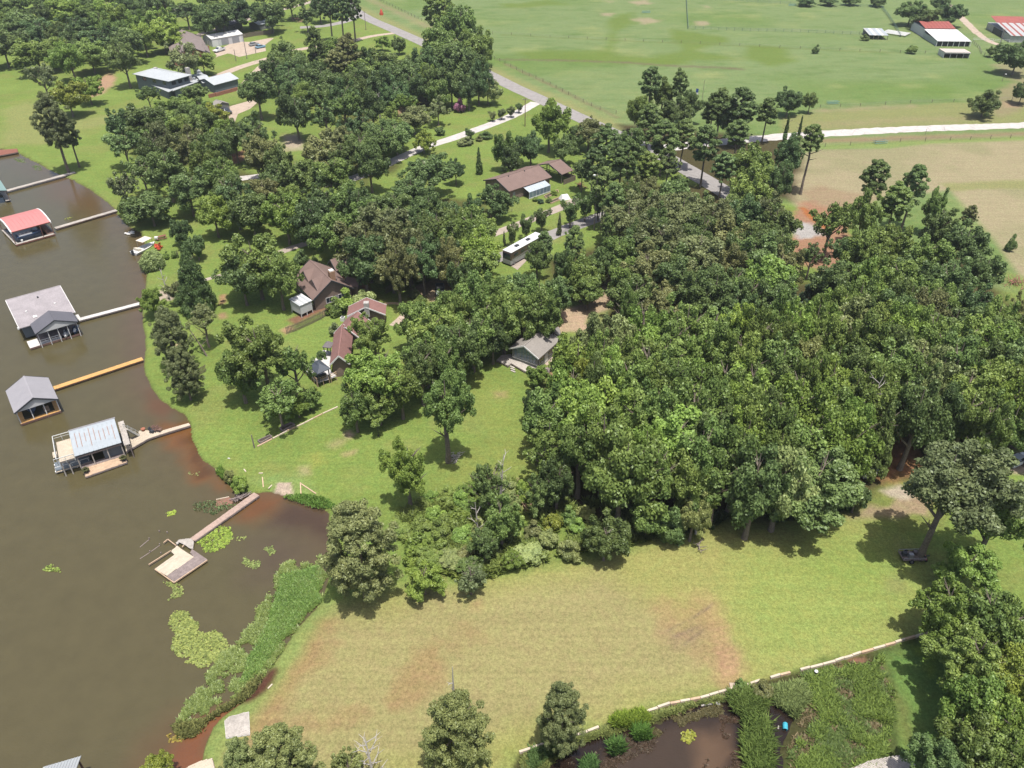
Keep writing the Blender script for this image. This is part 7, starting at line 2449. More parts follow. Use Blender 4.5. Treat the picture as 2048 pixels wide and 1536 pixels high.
# barrels, junk in the marsh
q = gp(1570, 1454, .1)
t = thing('barrel', 'blue plastic barrel lying in the dark marsh pool', 'barrel', (q.x, q.y, .22), R(75))
MB().tube([(-.42, 0, 0), (-.36, 0, 0), (0, 0, 0), (.36, 0, 0), (.42, 0, 0)], [.24, .28, .30, .28, .24], 14).build('shell', mat('blue_plastic', (.06, .38, .50), .4, .08), t)
for x in (-.2, .2):
    MB().tube([(x - .02, 0, 0), (x + .02, 0, 0)], [.31, .31], 14).build('hoop', MATS['blue_plastic'], t)
q = gp(1631, 1347, .1)
t = thing('bucket', 'black and white bucket in weeds below the retaining wall', 'bucket', (q.x, q.y, .1), 0)
MB().tube([(0, 0, 0), (0, 0, .45)], [.2, .26], 12).build('pail', M_TRIM_D, t)
MB().tube([(0, 0, .45), (0, 0, .5)], [.22, .2], 12).build('lid', M_TRIM_W, t)
for (x, y, x2, y2, r_, lab) in ((1402, 1411, 1432, 1406, .12, 'pale floating log in the marsh pool'), (1556, 1458, 1557, 1452, .1, 'short orange-white stub beside the blue barrel'), (1425, 1398, 1434, 1402, .08, 'thin bleached branch by the retaining wall foot'), (1350, 1419, 1360, 1423, .1, 'short dark stick floating near the wall')):
    A_, B_ = gp(x, y, .08), gp(x2, y2, .08)
    o = MB().tube([(0, 0, 0), (B_.x - A_.x, B_.y - A_.y, .02)], [r_, r_ * .7], 7).build('log', M_PALE)
    o.location = (A_.x, A_.y, .08)
    tag(o, lab, 'log')
q = gp(1435, 1406, .1)
o = MB().hexa([(-.3, -.2, 0), (.3, -.25, 0), (.35, .25, 0), (-.3, .2, 0), (-.15, -.1, .3), (.2, -.15, .35), (.15, .12, .3), (-.15, .1, .28)]).build('rock', M_STONE)
o.location = (q.x, q.y, 0.02)
tag(o, 'pale rock at the end of the floating log', 'rock')

# firewood heap at the big lone tree, brush piles
def heap(name, label, cat, px_, n, L_, m, seed, spread=(1.4, .9), hgt=.7, r0=.07):
    r_ = random.Random(seed)
    q = gp(*px_)
    t_ = thing(name, label, cat, q.to_tuple(), r_.uniform(0, 3))
    for k in range(n):
        a = r_.uniform(-.5, .5) + (1.3 if k % 5 == 0 else 0)
        x, y = r_.gauss(0, spread[0] * .45), r_.gauss(0, spread[1] * .45)
        z = max(.06, hgt * r_.random() * (1 - (abs(x) / spread[0] + abs(y) / spread[1]) * .4))
        l_ = L_ * r_.uniform(.5, 1.2) / 2
        MB().tube([(x - math.cos(a) * l_, y - math.sin(a) * l_, z), (x + math.cos(a) * l_, y + math.sin(a) * l_, z + r_.uniform(-.1, .25))], [r0 * r_.uniform(.6, 1.2), r0 * .5], 5).build('branch', m, t_)
    return t_


heap('woodpile', 'grey woodpile at the foot of the tall lawn tree', 'woodpile', (909, 917), 34, 1.0, M_PALE, 3)
heap('brush_pile', 'reddish-brown cut branches at the lawn edge of the thicket', 'brush pile', (858, 1015), 36, 2.6, mat('reddish_dead_branches', (.27, .13, .09), .9, .3), 4, (1.8, 1.0), .6, .06)
heap('brush_pile', 'large tan brush pile inside the thicket', 'brush pile', (1048, 1000), 46, 3.2, mat('tan_dead_branches', (.36, .24, .17), .9, .3), 5, (3.0, 1.8), 1.1, .06)
heap('brush_pile', 'fallen brown treetop by the upper drive', 'brush pile', (598, 42), 34, 6, MATS['tan_dead_branches'], 6, (6, 3), 2.0, .12)
heap('brush_pile', 'reddish brush heap at the hay field corner', 'brush pile', (2030, 565), 34, 3, MATS['reddish_dead_branches'], 7, (3.2, 2.4), 1.2, .07)
heap('driftwood', 'tangle of dead wood under the bush at the dock', 'driftwood', (482, 996), 26, 1.6, W_DGREY, 8, (1.3, .8), .5, .07)
heap('garden_heap', 'reddish garden rubble heap beside the vegetable beds', 'garden heap', (1160, 372), 26, 1.8, MATS['reddish_dead_branches'], 9, (2.2, 1.4), .7, .1)

# dead trees and snags
def dead_tree(label, px_, H_, seed, lean=(0, 0), m=None, spread=2.2, n=9):
    r_ = random.Random(seed)
    q = gp(*px_)
    t_ = thing('dead_tree', label, 'dead tree', q.to_tuple(), 0, 'dead trees and snags')
    lx_, ly_ = lean
    mb = MB()
    mb.tube([(0, 0, -.2), (lx_ * .25, ly_ * .25, H_ * .3), (lx_ * .6, ly_ * .6, H_ * .65), (lx_, ly_, H_)], [.02 * H_ + .06, .014 * H_ + .05, .05 + .006 * H_, .03], 7)
    mb.build('trunk', m or M_PALE, t_)
    mb = MB()
    for k in range(n):
        f_ = .3 + .65 * k / n
        a = k * 2.4 + r_.random()
        s = spread * (1.1 - f_ * .6) * r_.uniform(.7, 1.2)
        p0 = Vector((lx_ * f_, ly_ * f_, H_ * f_))
        p1 = p0 + Vector((math.cos(a) * s * .6, math.sin(a) * s * .6, s * .5))
        p2 = p1 + Vector((math.cos(a + .5) * s * .5, math.sin(a + .5) * s * .5, s * .25))
        mb.tube([p0, p1, p2], [.07, .05, .015], 5)
        mb.tube([p1, p1 + Vector((math.cos(a - .8) * s * .4, math.sin(a - .8) * s * .4, s * .35))], [.04, .01], 4)
    o_ = mb.build('branches', m or M_PALE, t_)
    o_['kind'] = 'stuff'
    return t_


dead_tree('bent dead snag leaning over the lawn by the shore trees', (414, 712), 6.5, 1, (-3.2, 1.4), M_BARK, 1.6, 4)
dead_tree('white vine-wrapped dead tree at the wood edge', (1392, 1068), 6.5, 2, (-.8, 1.0), M_PALE, 2.4, 10)
dead_tree('bare white trunk rising out of the thicket', (958, 1080), 7, 3, (-.4, .4), M_PALE, 1.6, 5)
dead_tree('silver dead crown beside the thicket tree', (1000, 1015), 10, 4, (.6, .5), M_PALE, 2.2, 9)
dead_tree('tall pale forked snag in the wood behind the dusty lot', (1688, 905), 15, 5, (2.8, .6), M_PALE, 3.0, 10)
dead_tree('grey dead tree top in the heart of the wood', (1735, 860), 13, 6, (1.5, .6), M_PALE, 3.0, 10)
dead_tree('low white dead tree at the near field end', (752, 1580), 8, 7, (-.5, 1.2), M_PALE, 2.4, 14)
dead_tree('dead grey limbs beside the spreading wood-edge oak', (1530, 985), 9, 8, (-1, .6), M_PALE, 2.4, 9)
dead_tree('bleached forked leader above the near pale pine', (912, 1500), 14.5, 9, (.2, .4), M_PALE, 1.2, 5)
dead_tree('fallen bare sapling lying on the mown field', (1392, 1083), .5, 10, (.2, -2.6), W_DGREY, 1.2, 6)
dead_tree('pale dead tree by the shoreline conifers', (340, 600), 7, 11, (-.4, .2), M_PALE, 1.6, 7)
dead_tree('curved white dead trunk in the far left canopy', (440, 300), 9, 12, (-2.5, 1), M_PALE, 2.0, 4)
dead_tree('bare grey tree beside the myrtles on the driveway', (760, 235), 9, 13, (.5, 0), M_PALE, 2.4, 9)

# ------------------------------------------------------------------ fences
def line_pts(px, z=LAND):
    return [gp(x, y, z) for x, y in px]


def post_fence(name, label, px, h, step, mp, rails, rail_m, r=.06, rw=.03, group=None, railh=None):
    """post-and-rail or wire fence: every post an object, rails one part"""
    P_ = line_pts(px)
    t_ = thing(name, label, 'fence', P_[0].to_tuple(), 0, group)
    o0 = P_[0]
    pts = resample(P_, step)
    me_ = MB().box(-r, -r, -.3, r, r, h).mesh('fence_post', mp)
    for p_ in pts:
        o = bpy.data.objects.new('fence_post', me_)
        COL.objects.link(o)
        o.parent = t_
        o.location = p_ - o0
    for z in rails:
        mb = MB()
        for a, b in zip(pts[:-1], pts[1:]):
            mb.bar((a.x - o0.x, a.y - o0.y, z), (b.x - o0.x, b.y - o0.y, z), rw, railh or rw)
        mb.build('rail', rail_m, t_)
    return t_


M_WIRE = mat('wire', (.22, .21, .20), .6, .1)
M_PIPE = mat('green_pipe', (.12, .20, .17), .5, .1)
post_fence('wire_fence', 'wire fence with wooden posts along the county road', [(740, -8), (850, 45), (950, 100), (1010, 128), (1045, 146), (1100, 170), (1150, 197), (1200, 220), (1232, 228)], 1.3, 4.2, W_FENCE, (.5, .9, 1.25), M_WIRE, .07, .03)
post_fence('wire_fence', 'wire fence crossing the middle of the pasture', [(985, 68), (1100, 75), (1250, 82), (1400, 88), (1600, 98), (1800, 106), (1900, 108)], 1.2, 8, W_FENCE, (.6, 1.1), M_WIRE, .07, .03)
post_fence('pipe_fence', 'pale pipe fence along the far pasture to the barn', [(1375, 58), (1500, 63), (1600, 65), (1735, 71)], 1.5, 3.4, M_PIPE, (.5, .95, 1.4), M_STEEL, .05, .06)
post_fence('pipe_fence', 'green pipe fence running away at the pasture middle', [(1376, 58), (1374, 30), (1372, -6)], 1.5, 4, M_PIPE, (.5, .95, 1.4), M_PIPE, .06, .08)
post_fence('pipe_fence', 'green pipe fence slanting down towards the slatted trailer', [(1762, 16), (1775, 32), (1788, 52), (1800, 74)], 1.5, 3.4, M_PIPE, (.5, .95, 1.4), M_PIPE, .06, .08)
post_fence('pipe_fence', 'pipe fence along the very top of the pasture', [(1372, -2), (1450, 2), (1560, 8), (1680, 12), (1762, 16)], 1.5, 5, M_PIPE, (.5, .95, 1.4), M_PIPE, .06, .06)
post_fence('wire_fence', 'barbed wire fence between pasture and white lane', [(1640, 216), (1720, 213), (1820, 207), (1950, 203), (2060, 199)], 1.2, 6.5, W_FENCE, (.5, .85, 1.15), M_WIRE, .06, .03)
post_fence('wire_fence', 'wire fence between white lane and hay field', [(1600, 296), (1700, 291), (1800, 284), (1900, 281), (2060, 275)], 1.2, 6.5, W_FENCE, (.5, .85, 1.15), M_WIRE, .06, .03)
post_fence('rail_fence', 'white rail fence between the two barns', [(1946, 82), (1970, 82), (2000, 85), (2018, 85)], 1.3, 3, M_TRIM_W, (.6, 1.2), M_TRIM_W, .06, .08)
post_fence('wire_fence', 'wire fence from the red barn down past the pink shed', [(1945, 86), (1958, 98), (1962, 108), (1975, 115)], 1.3, 2.6, W_FENCE, (.5, 1.1), M_WIRE, .07, .05)
post_fence('garden_fence', 'thin rail fence beside the lawn border below the workshop', [(960, 446), (990, 434), (1024, 424)], 1.0, 3, W_FENCE, (.5, .9), W_FENCE, .05, .06)


def board_fence(name, label, px, h, m, w=.14, gap=.02, group=None, kind_parts=True):
    P_ = line_pts(px)
    t_ = thing(name, label, 'fence', P_[0].to_tuple(), 0, group)
    o0 = P_[0]
    pts = resample(P_, w + gap)
    me_ = MB().hexa([(-w / 2, -.015, 0), (w / 2, -.015, 0), (w / 2, .015, 0), (-w / 2, .015, 0), (-w / 2, -.015, h), (w / 2, -.015, h), (w / 2, .015, h), (-w / 2, .015, h)]).mesh('picket', m)
    r_ = random.Random(4)
    for i in range(len(pts) - 1):
        d_ = pts[i + 1] - pts[i]
        o = bpy.data.objects.new('picket', me_)
        COL.objects.link(o)
        o.parent = t_
        o.location = pts[i] - o0
        o.rotation_euler = (r_.uniform(-.03, .03), 0, math.atan2(d_.y, d_.x))
        o.scale = (1, 1, r_.uniform(.95, 1.03))
    for z in (.4, h * .8):
        mb = MB()
        for a, b in zip(P_[:-1], P_[1:]):
            mb.bar((a.x - o0.x, a.y - o0.y + .06, z), (b.x - o0.x, b.y - o0.y + .06, z), .05, .09)
        mb.build('rail', m, t_)
    return t_


board_fence('picket_fence', 'long weathered picket fence between the brown and red houses', [(574, 668), (590, 663), (610, 654), (640, 640), (668, 622)], 1.7, W_FENCE, .15, .10)
board_fence('picket_fence', 'shaded picket fence beside the sandy court', [(772, 588), (790, 578), (805, 572), (822, 562)], 1.7, W_FENCE, .15, .10)
board_fence('picket_fence', 'short picket fence near the shoreline pines', [(378, 758), (400, 750), (414, 742)], 1.5, W_FENCE, .15, .10)
board_fence('plank_fence', 'grey plank fence behind the white garage', [(488, 76), (510, 72), (545, 68)], 1.9, W_FENCE, .3, .03)

# ------------------------------------------------------------------ walls, edging, poles
t = thing('retaining_wall', 'low pale retaining wall between mown field and marsh', 'wall', (0, 0, 0))
rr = random.Random(8)
wp = resample([gp(x, y) for x, y in WALL_PX], 1.2)
for i in range(len(wp) - 1):
    a, b = wp[i], wp[i + 1]
    gpx = pix(a)
    if 1185 < gpx[0] < 1215 or rr.random() < .04:
        continue
    a2, b2 = a.lerp(b, .02), a.lerp(b, .98)
    j = rr.uniform(-.05, .05)
    MB().bar((a2.x, a2.y + j, LAND - .02), (b2.x, b2.y + j + rr.uniform(-.04, .04), LAND - .02 + rr.uniform(-.03, .04)), .26, .5).build('wall_block', W_PALE if rr.random() < .7 else W_TAN, t)
t = thing('garden_edging', 'pale board edging running across the lawn to the shore', 'edging', (0, 0, 0))
wp = resample([gp(*q) for q in ((514, 894), (545, 878), (575, 862), (610, 846), (645, 828), (676, 814))], 1.6)
for i in range(len(wp) - 1):
    a2, b2 = wp[i].lerp(wp[i + 1], .02), wp[i].lerp(wp[i + 1], .98)
    MB().bar((a2.x, a2.y, LAND + .06), (b2.x, b2.y + rr.uniform(-.04, .04), LAND + .06), .22, .2).build('edge_board', W_PALE if rr.random() < .7 else W_TAN, t)
for pts, lab in (([(560, 858), (582, 848), (590, 851), (566, 864)], 'upper empty raised bed frame against the lawn edging'), ([(516, 884), (540, 873), (545, 876), (522, 888)], 'lower empty raised bed frame near the lake end of the edging')):
    Q_ = line_pts(pts)
    t = thing('raised_bed', lab, 'raised bed', Q_[0].to_tuple(), 0, 'raised bed frames on the lawn')
    for i in range(4):
        a, b = Q_[i] - Q_[0], Q_[(i + 1) % 4] - Q_[0]
        MB().bar((a.x, a.y, .2), (b.x, b.y, .2), .1, .4).build('side_board', W_DGREY, t)
    MB().prism([((q - Q_[0]).x, (q - Q_[0]).y) for q in Q_], 0.0, .12).build('soil', mat('dark_soil', (.07, .06, .04), .95, .3), t)
t = thing('garden_wall', 'curved low tan wall in the yard of the red house', 'wall', (0, 0, 0))
wp = resample(smooth([gp(*q) for q in ((757, 612), (775, 608), (795, 608), (812, 611), (822, 614))]), 1.0)
for i in range(len(wp) - 1):
    a2, b2 = wp[i].lerp(wp[i + 1], .02), wp[i].lerp(wp[i + 1], .98)
    MB().bar((a2.x, a2.y, LAND + .15), (b2.x, b2.y, LAND + .15), .3, .4).build('wall_block', W_TAN, t)
for pts, lab in (([(1088, 393), (1115, 381), (1117, 385), (1092, 397)], 'vegetable bed nearest the greenhouse'), ([(1098, 404), (1130, 391), (1132, 395), (1102, 408)], 'vegetable bed farther from the greenhouse')):
    Q_ = line_pts(pts)
    t = thing('vegetable_bed', lab, 'vegetable bed', Q_[0].to_tuple(), 0, 'vegetable beds by the greenhouse')
    for i in range(4):
        a, b = Q_[i] - Q_[0], Q_[(i + 1) % 4] - Q_[0]
        MB().bar((a.x, a.y, .15), (b.x, b.y, .15), .12, .3).build('side_board', W_TAN, t)
    MB().prism([((q - Q_[0]).x, (q - Q_[0]).y) for q in Q_], 0.0, .1).build('soil', MATS['dark_soil'], t)
q = gp(1129, 398)
t = thing('storage_tent', 'small white covered heap beside the garden beds', 'tent', q.to_tuple(), .5)
MB().hexa([(-1.4, -1, 0), (1.4, -1, 0), (1.4, 1, 0), (-1.4, 1, 0), (-.9, -.3, 1.3), (.9, -.3, 1.2), (.9, .3, 1.2), (-.9, .3, 1.3)]).build('cover', M_TRIM_W, t)


def pole(label, px_b, ytop, lamp=None, arm=True, r=.15, m=None):
    b_ = gp(*px_b)
    h_ = height_from(b_, ytop)
    t_ = thing('utility_pole', label, 'pole', b_.to_tuple(), 0, 'poles along the drives')
    MB().tube([(0, 0, -.4), (0, 0, h_ * .5), (0, 0, h_)], [r, r * .85, r * .65], 8).build('shaft', m or W_DGREY, t_)
    if arm:
        MB().bar((-1.0, 0, h_ - .5), (1.0, 0, h_ - .5), .12).build('crossarm', W_DGREY, t_)
        for x in (-.9, 0, .9):
            MB().tube([(x, 0, h_ - .44), (x, 0, h_ - .2)], [.07, .05], 6).build('insulator', M_TRIM_W, t_)
    if lamp:
        MB().bar((0, 0, h_ - .3), (lamp, -.3, h_ - .1), .06).build('lamp_arm', M_STEEL, t_)
        MB().box(lamp - .2, -.5, h_ - .3, lamp + .3, -.1, h_ - .05).build('lamp_head', M_TRIM_W, t_)
    return h_, t_


pole('tall dark pole in front of the white garage', (494.2, 118), 68)
pole('short dark pole on the grass below the parking court', (472.3, 122.7), 99, arm=False)
pole('squat dark pole at the edge of the parking court', (512, 107), 94, arm=False)
pole('dark pole beside the county road turn-off', (732, 60), 22)
pole('lone brown pole beside the white driveway', (1050, 253), 196, m=W_BROWN)
pole('pole with lamp arm by the vegetable garden', (1188, 461), 348, lamp=-.8, arm=False)
pole('thin pole at the pasture edge near the flagged pines', (1402, 215), 160, arm=False, r=.08)
pole('pole beside the barn track', (2001, 86), 58)
pole('lamp pole at the pasture corner with a white head', (2004, 163), 147, lamp=.3, arm=False, r=.08)
pole('low dark pole at the county road bend', (1269, 249), 240, arm=False)
pole('small sign pole between white lane and hay field', (1850, 270), 257, arm=False, r=.07)
pole('short leaning pole on the shore beside the lawn edging', (509, 896), 870, arm=False, r=.12)
b_ = gp(757, 872)
h_ = height_from(b_, 846)
t = thing('lamp_post', 'thin white-topped lamp post alone on the central lawn', 'lamp post', b_.to_tuple(), 0)
MB().tube([(0, 0, 0), (0, 0, h_ - .3)], [.05, .04], 8).build('post', M_TRIM_D, t)
MB().box(-.1, -.1, .0, .1, .1, .25).build('base', M_TRIM_D, t)
MB().tube([(0, 0, h_ - .3), (0, 0, h_ - .15), (0, 0, h_ + .1)], [.12, .22, .16], 10).build('globe', M_TRIM_W, t)
b_ = gp(763, 30)
t = thing('road_marker', 'orange-red roadside tank standing on the verge', 'marker', b_.to_tuple(), 0)
MB().tube([(0, 0, 0), (0, 0, 1.2), (0, 0, 2.2), (0, 0, 2.9)], [.9, .8, .5, .15], 8).build('body', P_RED, t)
MB().box(-1.0, -.2, .2, 1.0, .2, 1.0).build('base', P_RED, t)
# flag by the pines
b_ = gp(1388, 212)
h_ = height_from(b_, 176)
t = thing('flagpole', 'flagpole with red, white and blue flag among the roadside pines', 'flagpole', b_.to_tuple(), 0)
MB().tube([(0, 0, 0), (0, 0, h_)], [.06, .04], 6).build('pole', M_STEEL, t)
fb = gp(1388, 190)
for k, (z0_, z1_, m_) in enumerate(((0, 1.0, P_RED), (1.0, 1.9, M_TRIM_W), (1.9, 3.2, mat('flag_blue', (.03, .07, .25), .8)))):
    MB().hexa([(.05, -.02, h_ - 3.4 + z0_), (.9, .1, h_ - 3.5 + z0_), (.9, .14, h_ - 3.5 + z0_), (.05, .02, h_ - 3.4 + z0_), (.05, -.02, h_ - 3.42 + z1_), (.9, .1, h_ - 3.52 + z1_), (.9, .14, h_ - 3.52 + z1_), (.05, .02, h_ - 3.42 + z1_)]).build('flag_band', m_, t)
for px_, lab in (((1665, 208), 'pale teal feeder rack by the lane fence'), ((1760, 287), 'small teal rack at the hay field edge'), ((1585, 12), 'blue tank at the top of the pasture'), ((1292, 26), 'faint teal hay ring in the pasture')):
    b_ = gp(*px_)
    t = thing('hay_feeder', lab, 'feeder', b_.to_tuple(), R(10), 'teal livestock equipment')
    m_ = mat('teal_enamel', (.16, .34, .36), .5, .1)
    for s in (-1, 1):
        MB().bar((-2.2, s * .6, .9), (2.2, s * .6, .9), .1).build('top_rail', m_, t)
        MB().bar((-2.2, s * .6, .3), (2.2, s * .6, .3), .1).build('bottom_rail', m_, t)
    for k in range(7):
        MB().bar((-2.2 + k * .73, -.6, .9), (-2.2 + k * .73, .6, .3), .07).build('slat', m_, t)

# ------------------------------------------------------------------ lily pads, reeds, weeds
def stuff_mesh(name, V, T, color, label_=None):
    V = np.asarray(V, np.float32)
    n, k = V.shape[0], V.shape[1]
    me_ = bpy.data.meshes.new(name)
    me_.vertices.add(n * k)
    me_.vertices.foreach_set('co', V.reshape(-1))
    me_.loops.add(n * k)
    me_.loops.foreach_set('vertex_index', np.arange(n * k, dtype=np.int32))
    me_.polygons.add(n)
    me_.polygons.foreach_set('loop_start', np.arange(0, n * k, k, dtype=np.int32))
    me_.update(calc_edges=True)
    a = me_.attributes.new('tint', 'FLOAT', 'FACE')
    a.data.foreach_set('value', np.asarray(T, np.float32))
    me_.materials.append(M_LEAF)
    o = bpy.data.objects.new(name, me_)
    COL.objects.link(o)
    o.color = (*color, 1)
    o['kind'] = 'stuff'
    return o


def in_poly_pts(px, n, z, seed, rag=0.0, dens_noise=None, soft=0.0):
    r_ = np.random.default_rng(seed)
    poly = P2(px, z)
    out_ = []
    lo_, hi_ = poly.min(0) - rag, poly.max(0) + rag
    got = 0
    while got < n:
        p_ = lo_ + (hi_ - lo_) * r_.random((n * 2, 2))
        d = sdist(p_[:, 0], p_[:, 1], poly)
        if rag:
            d = d + (fbm(p_[:, 0], p_[:, 1], 1.6, seed) - .5) * 2 * rag
        k_ = d > 0
        if soft:
            k_ &= r_.random(len(d)) < np.clip(d / soft + .15, 0, 1)
        if dens_noise is not None:
            k_ &= fbm(p_[:, 0], p_[:, 1], dens_noise, seed + 9) > .45
        out_.append(p_[k_])
        got += k_.sum()
    return np.concatenate(out_)[:n], r_


def lilies(px, n, seed, size=.105, col=(.18, .22, .065), rag=.5):
    p_, r_ = in_poly_pts(px, n, 0.0, seed, rag, soft=.4)
    a = np.linspace(0, 2 * np.pi, 8, endpoint=False)[None, :] + r_.random((n, 1)) * 6
    s = size * (.6 + .8 * r_.random((n, 1)))
    tx, ty = r_.normal(size=(n, 1)) * .10, r_.normal(size=(n, 1)) * .10
    ca, sa = np.cos(a) * s, np.sin(a) * s
    z = .03 + np.abs(r_.normal(size=(n, 1))) * .06 + (ca * tx + sa * ty) * 1.5
    V = np.stack([p_[:, :1] + ca, p_[:, 1:] + sa, np.maximum(z, .012)], 2)
    return stuff_mesh('lily_pads', V, .2 + .8 * r_.random(n), col)


lilies([(337, 1233), (350, 1218), (378, 1222), (392, 1245), (402, 1262), (430, 1262), (452, 1270), (461, 1295), (450, 1318), (420, 1330), (395, 1337), (372, 1325), (388, 1312), (350, 1315), (336, 1300), (345, 1270)], 3132, 1, .105, (0.180, 0.216, 0.061))
lilies([(395, 1095), (392, 1085), (440, 1052), (460, 1055), (465, 1075), (450, 1098), (430, 1106), (410, 1103)], 783, 2, .105, (0.173, 0.245, 0.043))
lilies([(450, 1078), (495, 1072), (490, 1085), (460, 1085)], 24, 3)
lilies([(332, 1024), (350, 1018), (360, 1025), (345, 1033), (334, 1032)], 78, 4, .105, (0.216, 0.288, 0.050))
lilies([(326, 1165), (345, 1164), (372, 1178), (365, 1195), (338, 1200), (345, 1180)], 191, 5, .105, (0.173, 0.209, 0.065))
lilies([(525, 1095), (545, 1092), (552, 1105), (540, 1113), (528, 1108)], 78, 6, .105, (0.158, 0.202, 0.065))
lilies([(480, 1113), (495, 1112), (500, 1122), (520, 1120), (522, 1132), (508, 1142), (495, 1132), (482, 1128)], 139, 7, .105, (0.158, 0.202, 0.065))
lilies([(86, 1133), (105, 1128), (124, 1134), (120, 1144), (100, 1146), (90, 1140)], 78, 8, .105, (0.158, 0.216, 0.050))
lilies([(128, 436), (146, 433), (146, 437), (130, 441)], 34, 9, .105, (0.216, 0.245, 0.058))
lilies([(25, 316), (50, 318), (52, 326), (32, 324)], 104, 10, .105, (0.115, 0.187, 0.043))
lilies([(64, 330), (84, 332), (86, 342), (68, 340)], 104, 11, .105, (0.101, 0.173, 0.043))
lilies([(410, 1000), (450, 1004), (490, 1010), (470, 1020), (410, 1014)], 52, 12, .105, (0.101, 0.144, 0.058))
lilies([(372, 940), (400, 945), (400, 955), (375, 950)], 13, 13, .105, (0.144, 0.158, 0.058))
lilies([(1365, 1468), (1385, 1460), (1395, 1480), (1380, 1495), (1362, 1480)], 139, 14, .105, (0.173, 0.187, 0.029))
lilies([(330, 1468), (372, 1462), (372, 1480), (340, 1484)], 69, 15, .105, (0.216, 0.173, 0.036))


def blades(name, px, n, seed, h=(.4, .9), w=.05, lean=.5, col=(.12, .20, .035), z=.05, rag=.6, per=4, noise_=None, wide=1.0, soft=.3):
    """tufts of bent blades"""
    p_, r_ = in_poly_pts(px, n, z, seed, rag, noise_, soft=soft)
    p_ = np.repeat(p_, per, 0) + r_.normal(size=(n * per, 2)) * .10
    m_ = n * per
    a = r_.random(m_) * 6.28
    hh = h[0] + (h[1] - h[0]) * r_.random(m_)
    ln = lean * hh * (.3 + r_.random(m_))
    ww = w * (.6 + .8 * r_.random(m_)) * wide
    dx, dy = np.cos(a), np.sin(a)
    b = np.stack([p_[:, 0], p_[:, 1], np.full(m_, z)], 1)
    t1 = b + np.stack([dx * ln * .4, dy * ln * .4, hh * .65], 1)
    t2 = b + np.stack([dx * ln, dy * ln, hh], 1)
    s = np.stack([-dy * ww, dx * ww, np.zeros(m_)], 1)
    V = np.stack([b - s, b + s, t1 + s * .9, t2, t1 - s * .9], 1)
    tint = np.clip(.15 + .7 * r_.random(m_) + .3 * (fbm(p_[:, 0], p_[:, 1], 3, seed + 3) - .5), 0, 1)
    return stuff_mesh(name, V, tint, col)


BAND = [(545, 1152), (580, 1122), (612, 1125), (640, 1112), (652, 1150), (640, 1205), (610, 1238), (580, 1272), (545, 1328), (515, 1362), (490, 1385), (455, 1402), (425, 1418), (395, 1442), (372, 1462), (350, 1465), (346, 1448), (372, 1408), (402, 1365), (432, 1330), (470, 1290), (500, 1250), (528, 1210), (548, 1178)]
blades('marsh_reeds', BAND, 15000, 1, (.03, .22), .065, 2.2, (.165, .215, .062), .02, 1.0, 4, 1.3)
blades('marsh_reeds', [(560, 1150), (640, 1130), (640, 1200), (580, 1262), (520, 1345), (480, 1375), (500, 1310), (540, 1240)], 8000, 2, (.08, .28), .06, 1.8, (.135, .225, .052), .02, .5, 4)
blades('weed_stalks', [(346, 1450), (400, 1440), (470, 1400), (520, 1350), (545, 1330), (500, 1395), (440, 1428), (385, 1475), (350, 1480)], 900, 3, (.2, .5), .07, .9, (.16, .17, .06), .02, .5, 3)
blades('tall_weeds', [(1600, 1345), (1660, 1335), (1760, 1320), (1785, 1400), (1775, 1500), (1770, 1600), (1610, 1600), (1590, 1520), (1600, 1480), (1640, 1430), (1600, 1400)], 9000, 4, (.06, .35), .06, 1.6, (.105, .155, .045), .06, 1.2, 4, 1.8)
blades('tall_weeds', [(1600, 1345), (1660, 1335), (1760, 1320), (1785, 1400), (1775, 1500), (1770, 1600), (1610, 1600), (1590, 1520), (1600, 1480), (1640, 1430), (1600, 1400)], 5000, 24, (.2, .55), .07, 1.2, (.150, .215, .050), .06, 1.2, 4, 2.6)
blades('dry_weeds', [(1600, 1345), (1760, 1320), (1785, 1400), (1775, 1600), (1560, 1600), (1600, 1400)], 2500, 25, (.05, .3), .06, 1.6, (.16, .13, .07), .06, 1.2, 4, 1.6)
blades('tall_reeds', [(1455, 1395), (1480, 1385), (1530, 1390), (1535, 1410), (1500, 1430), (1470, 1425)], 650, 5, (.5, 1.3), .06, 1.0, (.150, .215, .060), 0, .4, 5)
blades('tall_reeds', [(1485, 1440), (1515, 1432), (1535, 1450), (1545, 1490), (1540, 1540), (1560, 1590), (1500, 1570), (1485, 1490)], 800, 6, (.5, 1.3), .06, 1.0, (.140, .205, .055), 0, .4, 5)
blades('tall_reeds', [(1218, 1490), (1240, 1488), (1246, 1505), (1225, 1512)], 130, 7, (.8, 1.5), .07, .6, (.12, .22, .06), 0, .2, 5)
blades('tall_reeds', [(1165, 1525), (1190, 1515), (1195, 1560), (1160, 1560)], 200, 8, (.6, 1.2), .07, .6, (.10, .19, .06), 0, .2, 5)
blades('tall_reeds', [(1262, 1465), (1295, 1460), (1298, 1480), (1270, 1482)], 220, 9, (.7, 1.4), .07, .6, (.12, .23, .05), 0, .2, 5)
blades('tall_weeds', [(1050, 1508), (1170, 1470), (1300, 1430), (1400, 1403), (1455, 1392), (1450, 1402), (1400, 1412), (1340, 1430), (1290, 1446), (1180, 1480), (1120, 1510), (1080, 1550), (1040, 1550)], 3000, 10, (.15, .5), .10, 1.3, (.160, .190, .060), .05, .4, 4)
blades('tall_weeds', [(1225, 1440), (1290, 1425), (1298, 1445), (1270, 1458), (1225, 1452)], 700, 11, (.5, 1.1), .10, .7, (.20, .28, .045), .05, .3, 4)
blades('tall_weeds', [(1060, 1500), (1130, 1480), (1140, 1500), (1060, 1545)], 700, 12, (.3, .8), .10, .7, (.11, .18, .06), .05, .3, 4)
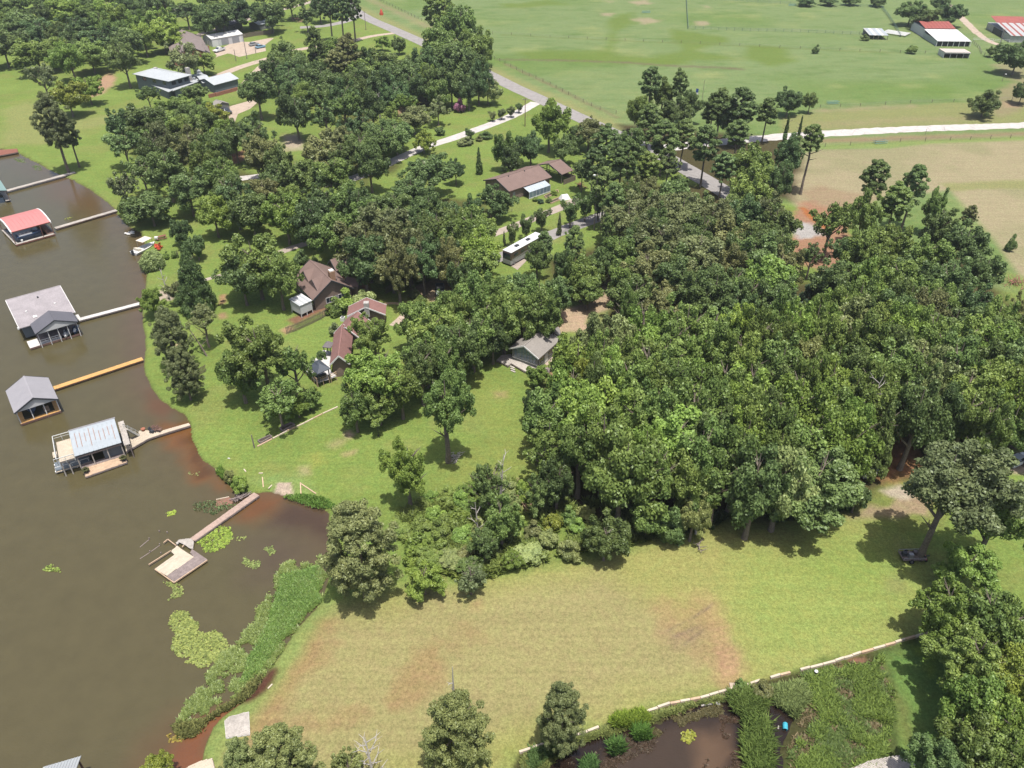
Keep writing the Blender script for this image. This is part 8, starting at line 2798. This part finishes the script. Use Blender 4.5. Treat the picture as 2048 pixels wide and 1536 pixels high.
blades('tall_weeds', [(1535, 1380), (1600, 1360), (1620, 1400), (1590, 1440), (1560, 1415)], 1300, 13, (.3, .8), .09, 1.0, (.17, .22, .08), .05, .5, 4)
blades('brown_pond_scum', [(1330, 1440), (1440, 1405), (1450, 1430), (1360, 1450), (1300, 1480), (1240, 1480)], 1100, 14, (.03, .12), .10, 1.5, (.09, .08, .035), 0, .6, 3, 2.0)
blades('brown_pond_scum', [(1440, 1430), (1478, 1440), (1470, 1500), (1500, 1540), (1440, 1560), (1400, 1540), (1450, 1490)], 900, 15, (.03, .10), .12, 1.5, (.07, .045, .03), 0, .6, 3, 1.5)
blades('brown_pond_scum', [(1130, 1530), (1240, 1480), (1330, 1460), (1300, 1500), (1200, 1560)], 900, 16, (.03, .10), .12, 1.5, (.07, .05, .035), 0, .6, 3, 1.6)
blades('shore_weeds', [(440, 935), (465, 955), (495, 978), (485, 990), (455, 965), (430, 945)], 500, 17, (.2, .6), .08, .9, (.12, .20, .04), .1, .4, 4)
blades('water_weeds', [(385, 1005), (440, 1000), (470, 1015), (430, 1030), (390, 1022)], 260, 18, (.03, .25), .05, 1.2, (.10, .14, .06), 0, .4, 3)
blades('thicket_undergrowth', [(770, 1040), (880, 990), (1000, 960), (1130, 1000), (1300, 1020), (1330, 1065), (1270, 1090), (1180, 1100), (1130, 1110), (1000, 1150), (930, 1170), (830, 1110), (790, 1070)], 12000, 19, (.2, 1.1), .15, 1.2, (.150, .195, .050), LAND, .6, 3, 3.5)
blades('thicket_undergrowth', [(1330, 1040), (1540, 1015), (1700, 1005), (1700, 1025), (1560, 1045), (1350, 1072)], 2200, 20, (.2, .8), .12, .9, (.07, .11, .030), LAND, .6, 3, 3.0)
blades('shore_grass', [(560, 995), (600, 985), (660, 1000), (680, 1020), (640, 1018), (590, 1003)], 700, 21, (.1, .3), .06, .9, (.11, .20, .04), LAND, .4, 3)
# ------------------------------------------------------------------ summer haze over the whole place
mb = MB().box(-700, -100, -3.0, 700, 1300, CAMH + 4)
hz = mb.mesh('haze', bpy.data.materials.new('haze'))
hm = hz.materials[0]
hm.use_nodes = True
hN, hL = hm.node_tree.nodes, hm.node_tree.links
hN.remove(hN['Principled BSDF'])
pv = hN.new('ShaderNodeVolumePrincipled')
pv.inputs['Color'].default_value = (0.86, 0.93, 1.0, 1)
pv.inputs['Density'].default_value = 0.00011
pv.inputs['Anisotropy'].default_value = 0.2
hL.new(pv.outputs[0], hN['Material Output'].inputs['Volume'])
ho = bpy.data.objects.new('haze', hz)
COL.objects.link(ho)
ho['kind'] = 'stuff'
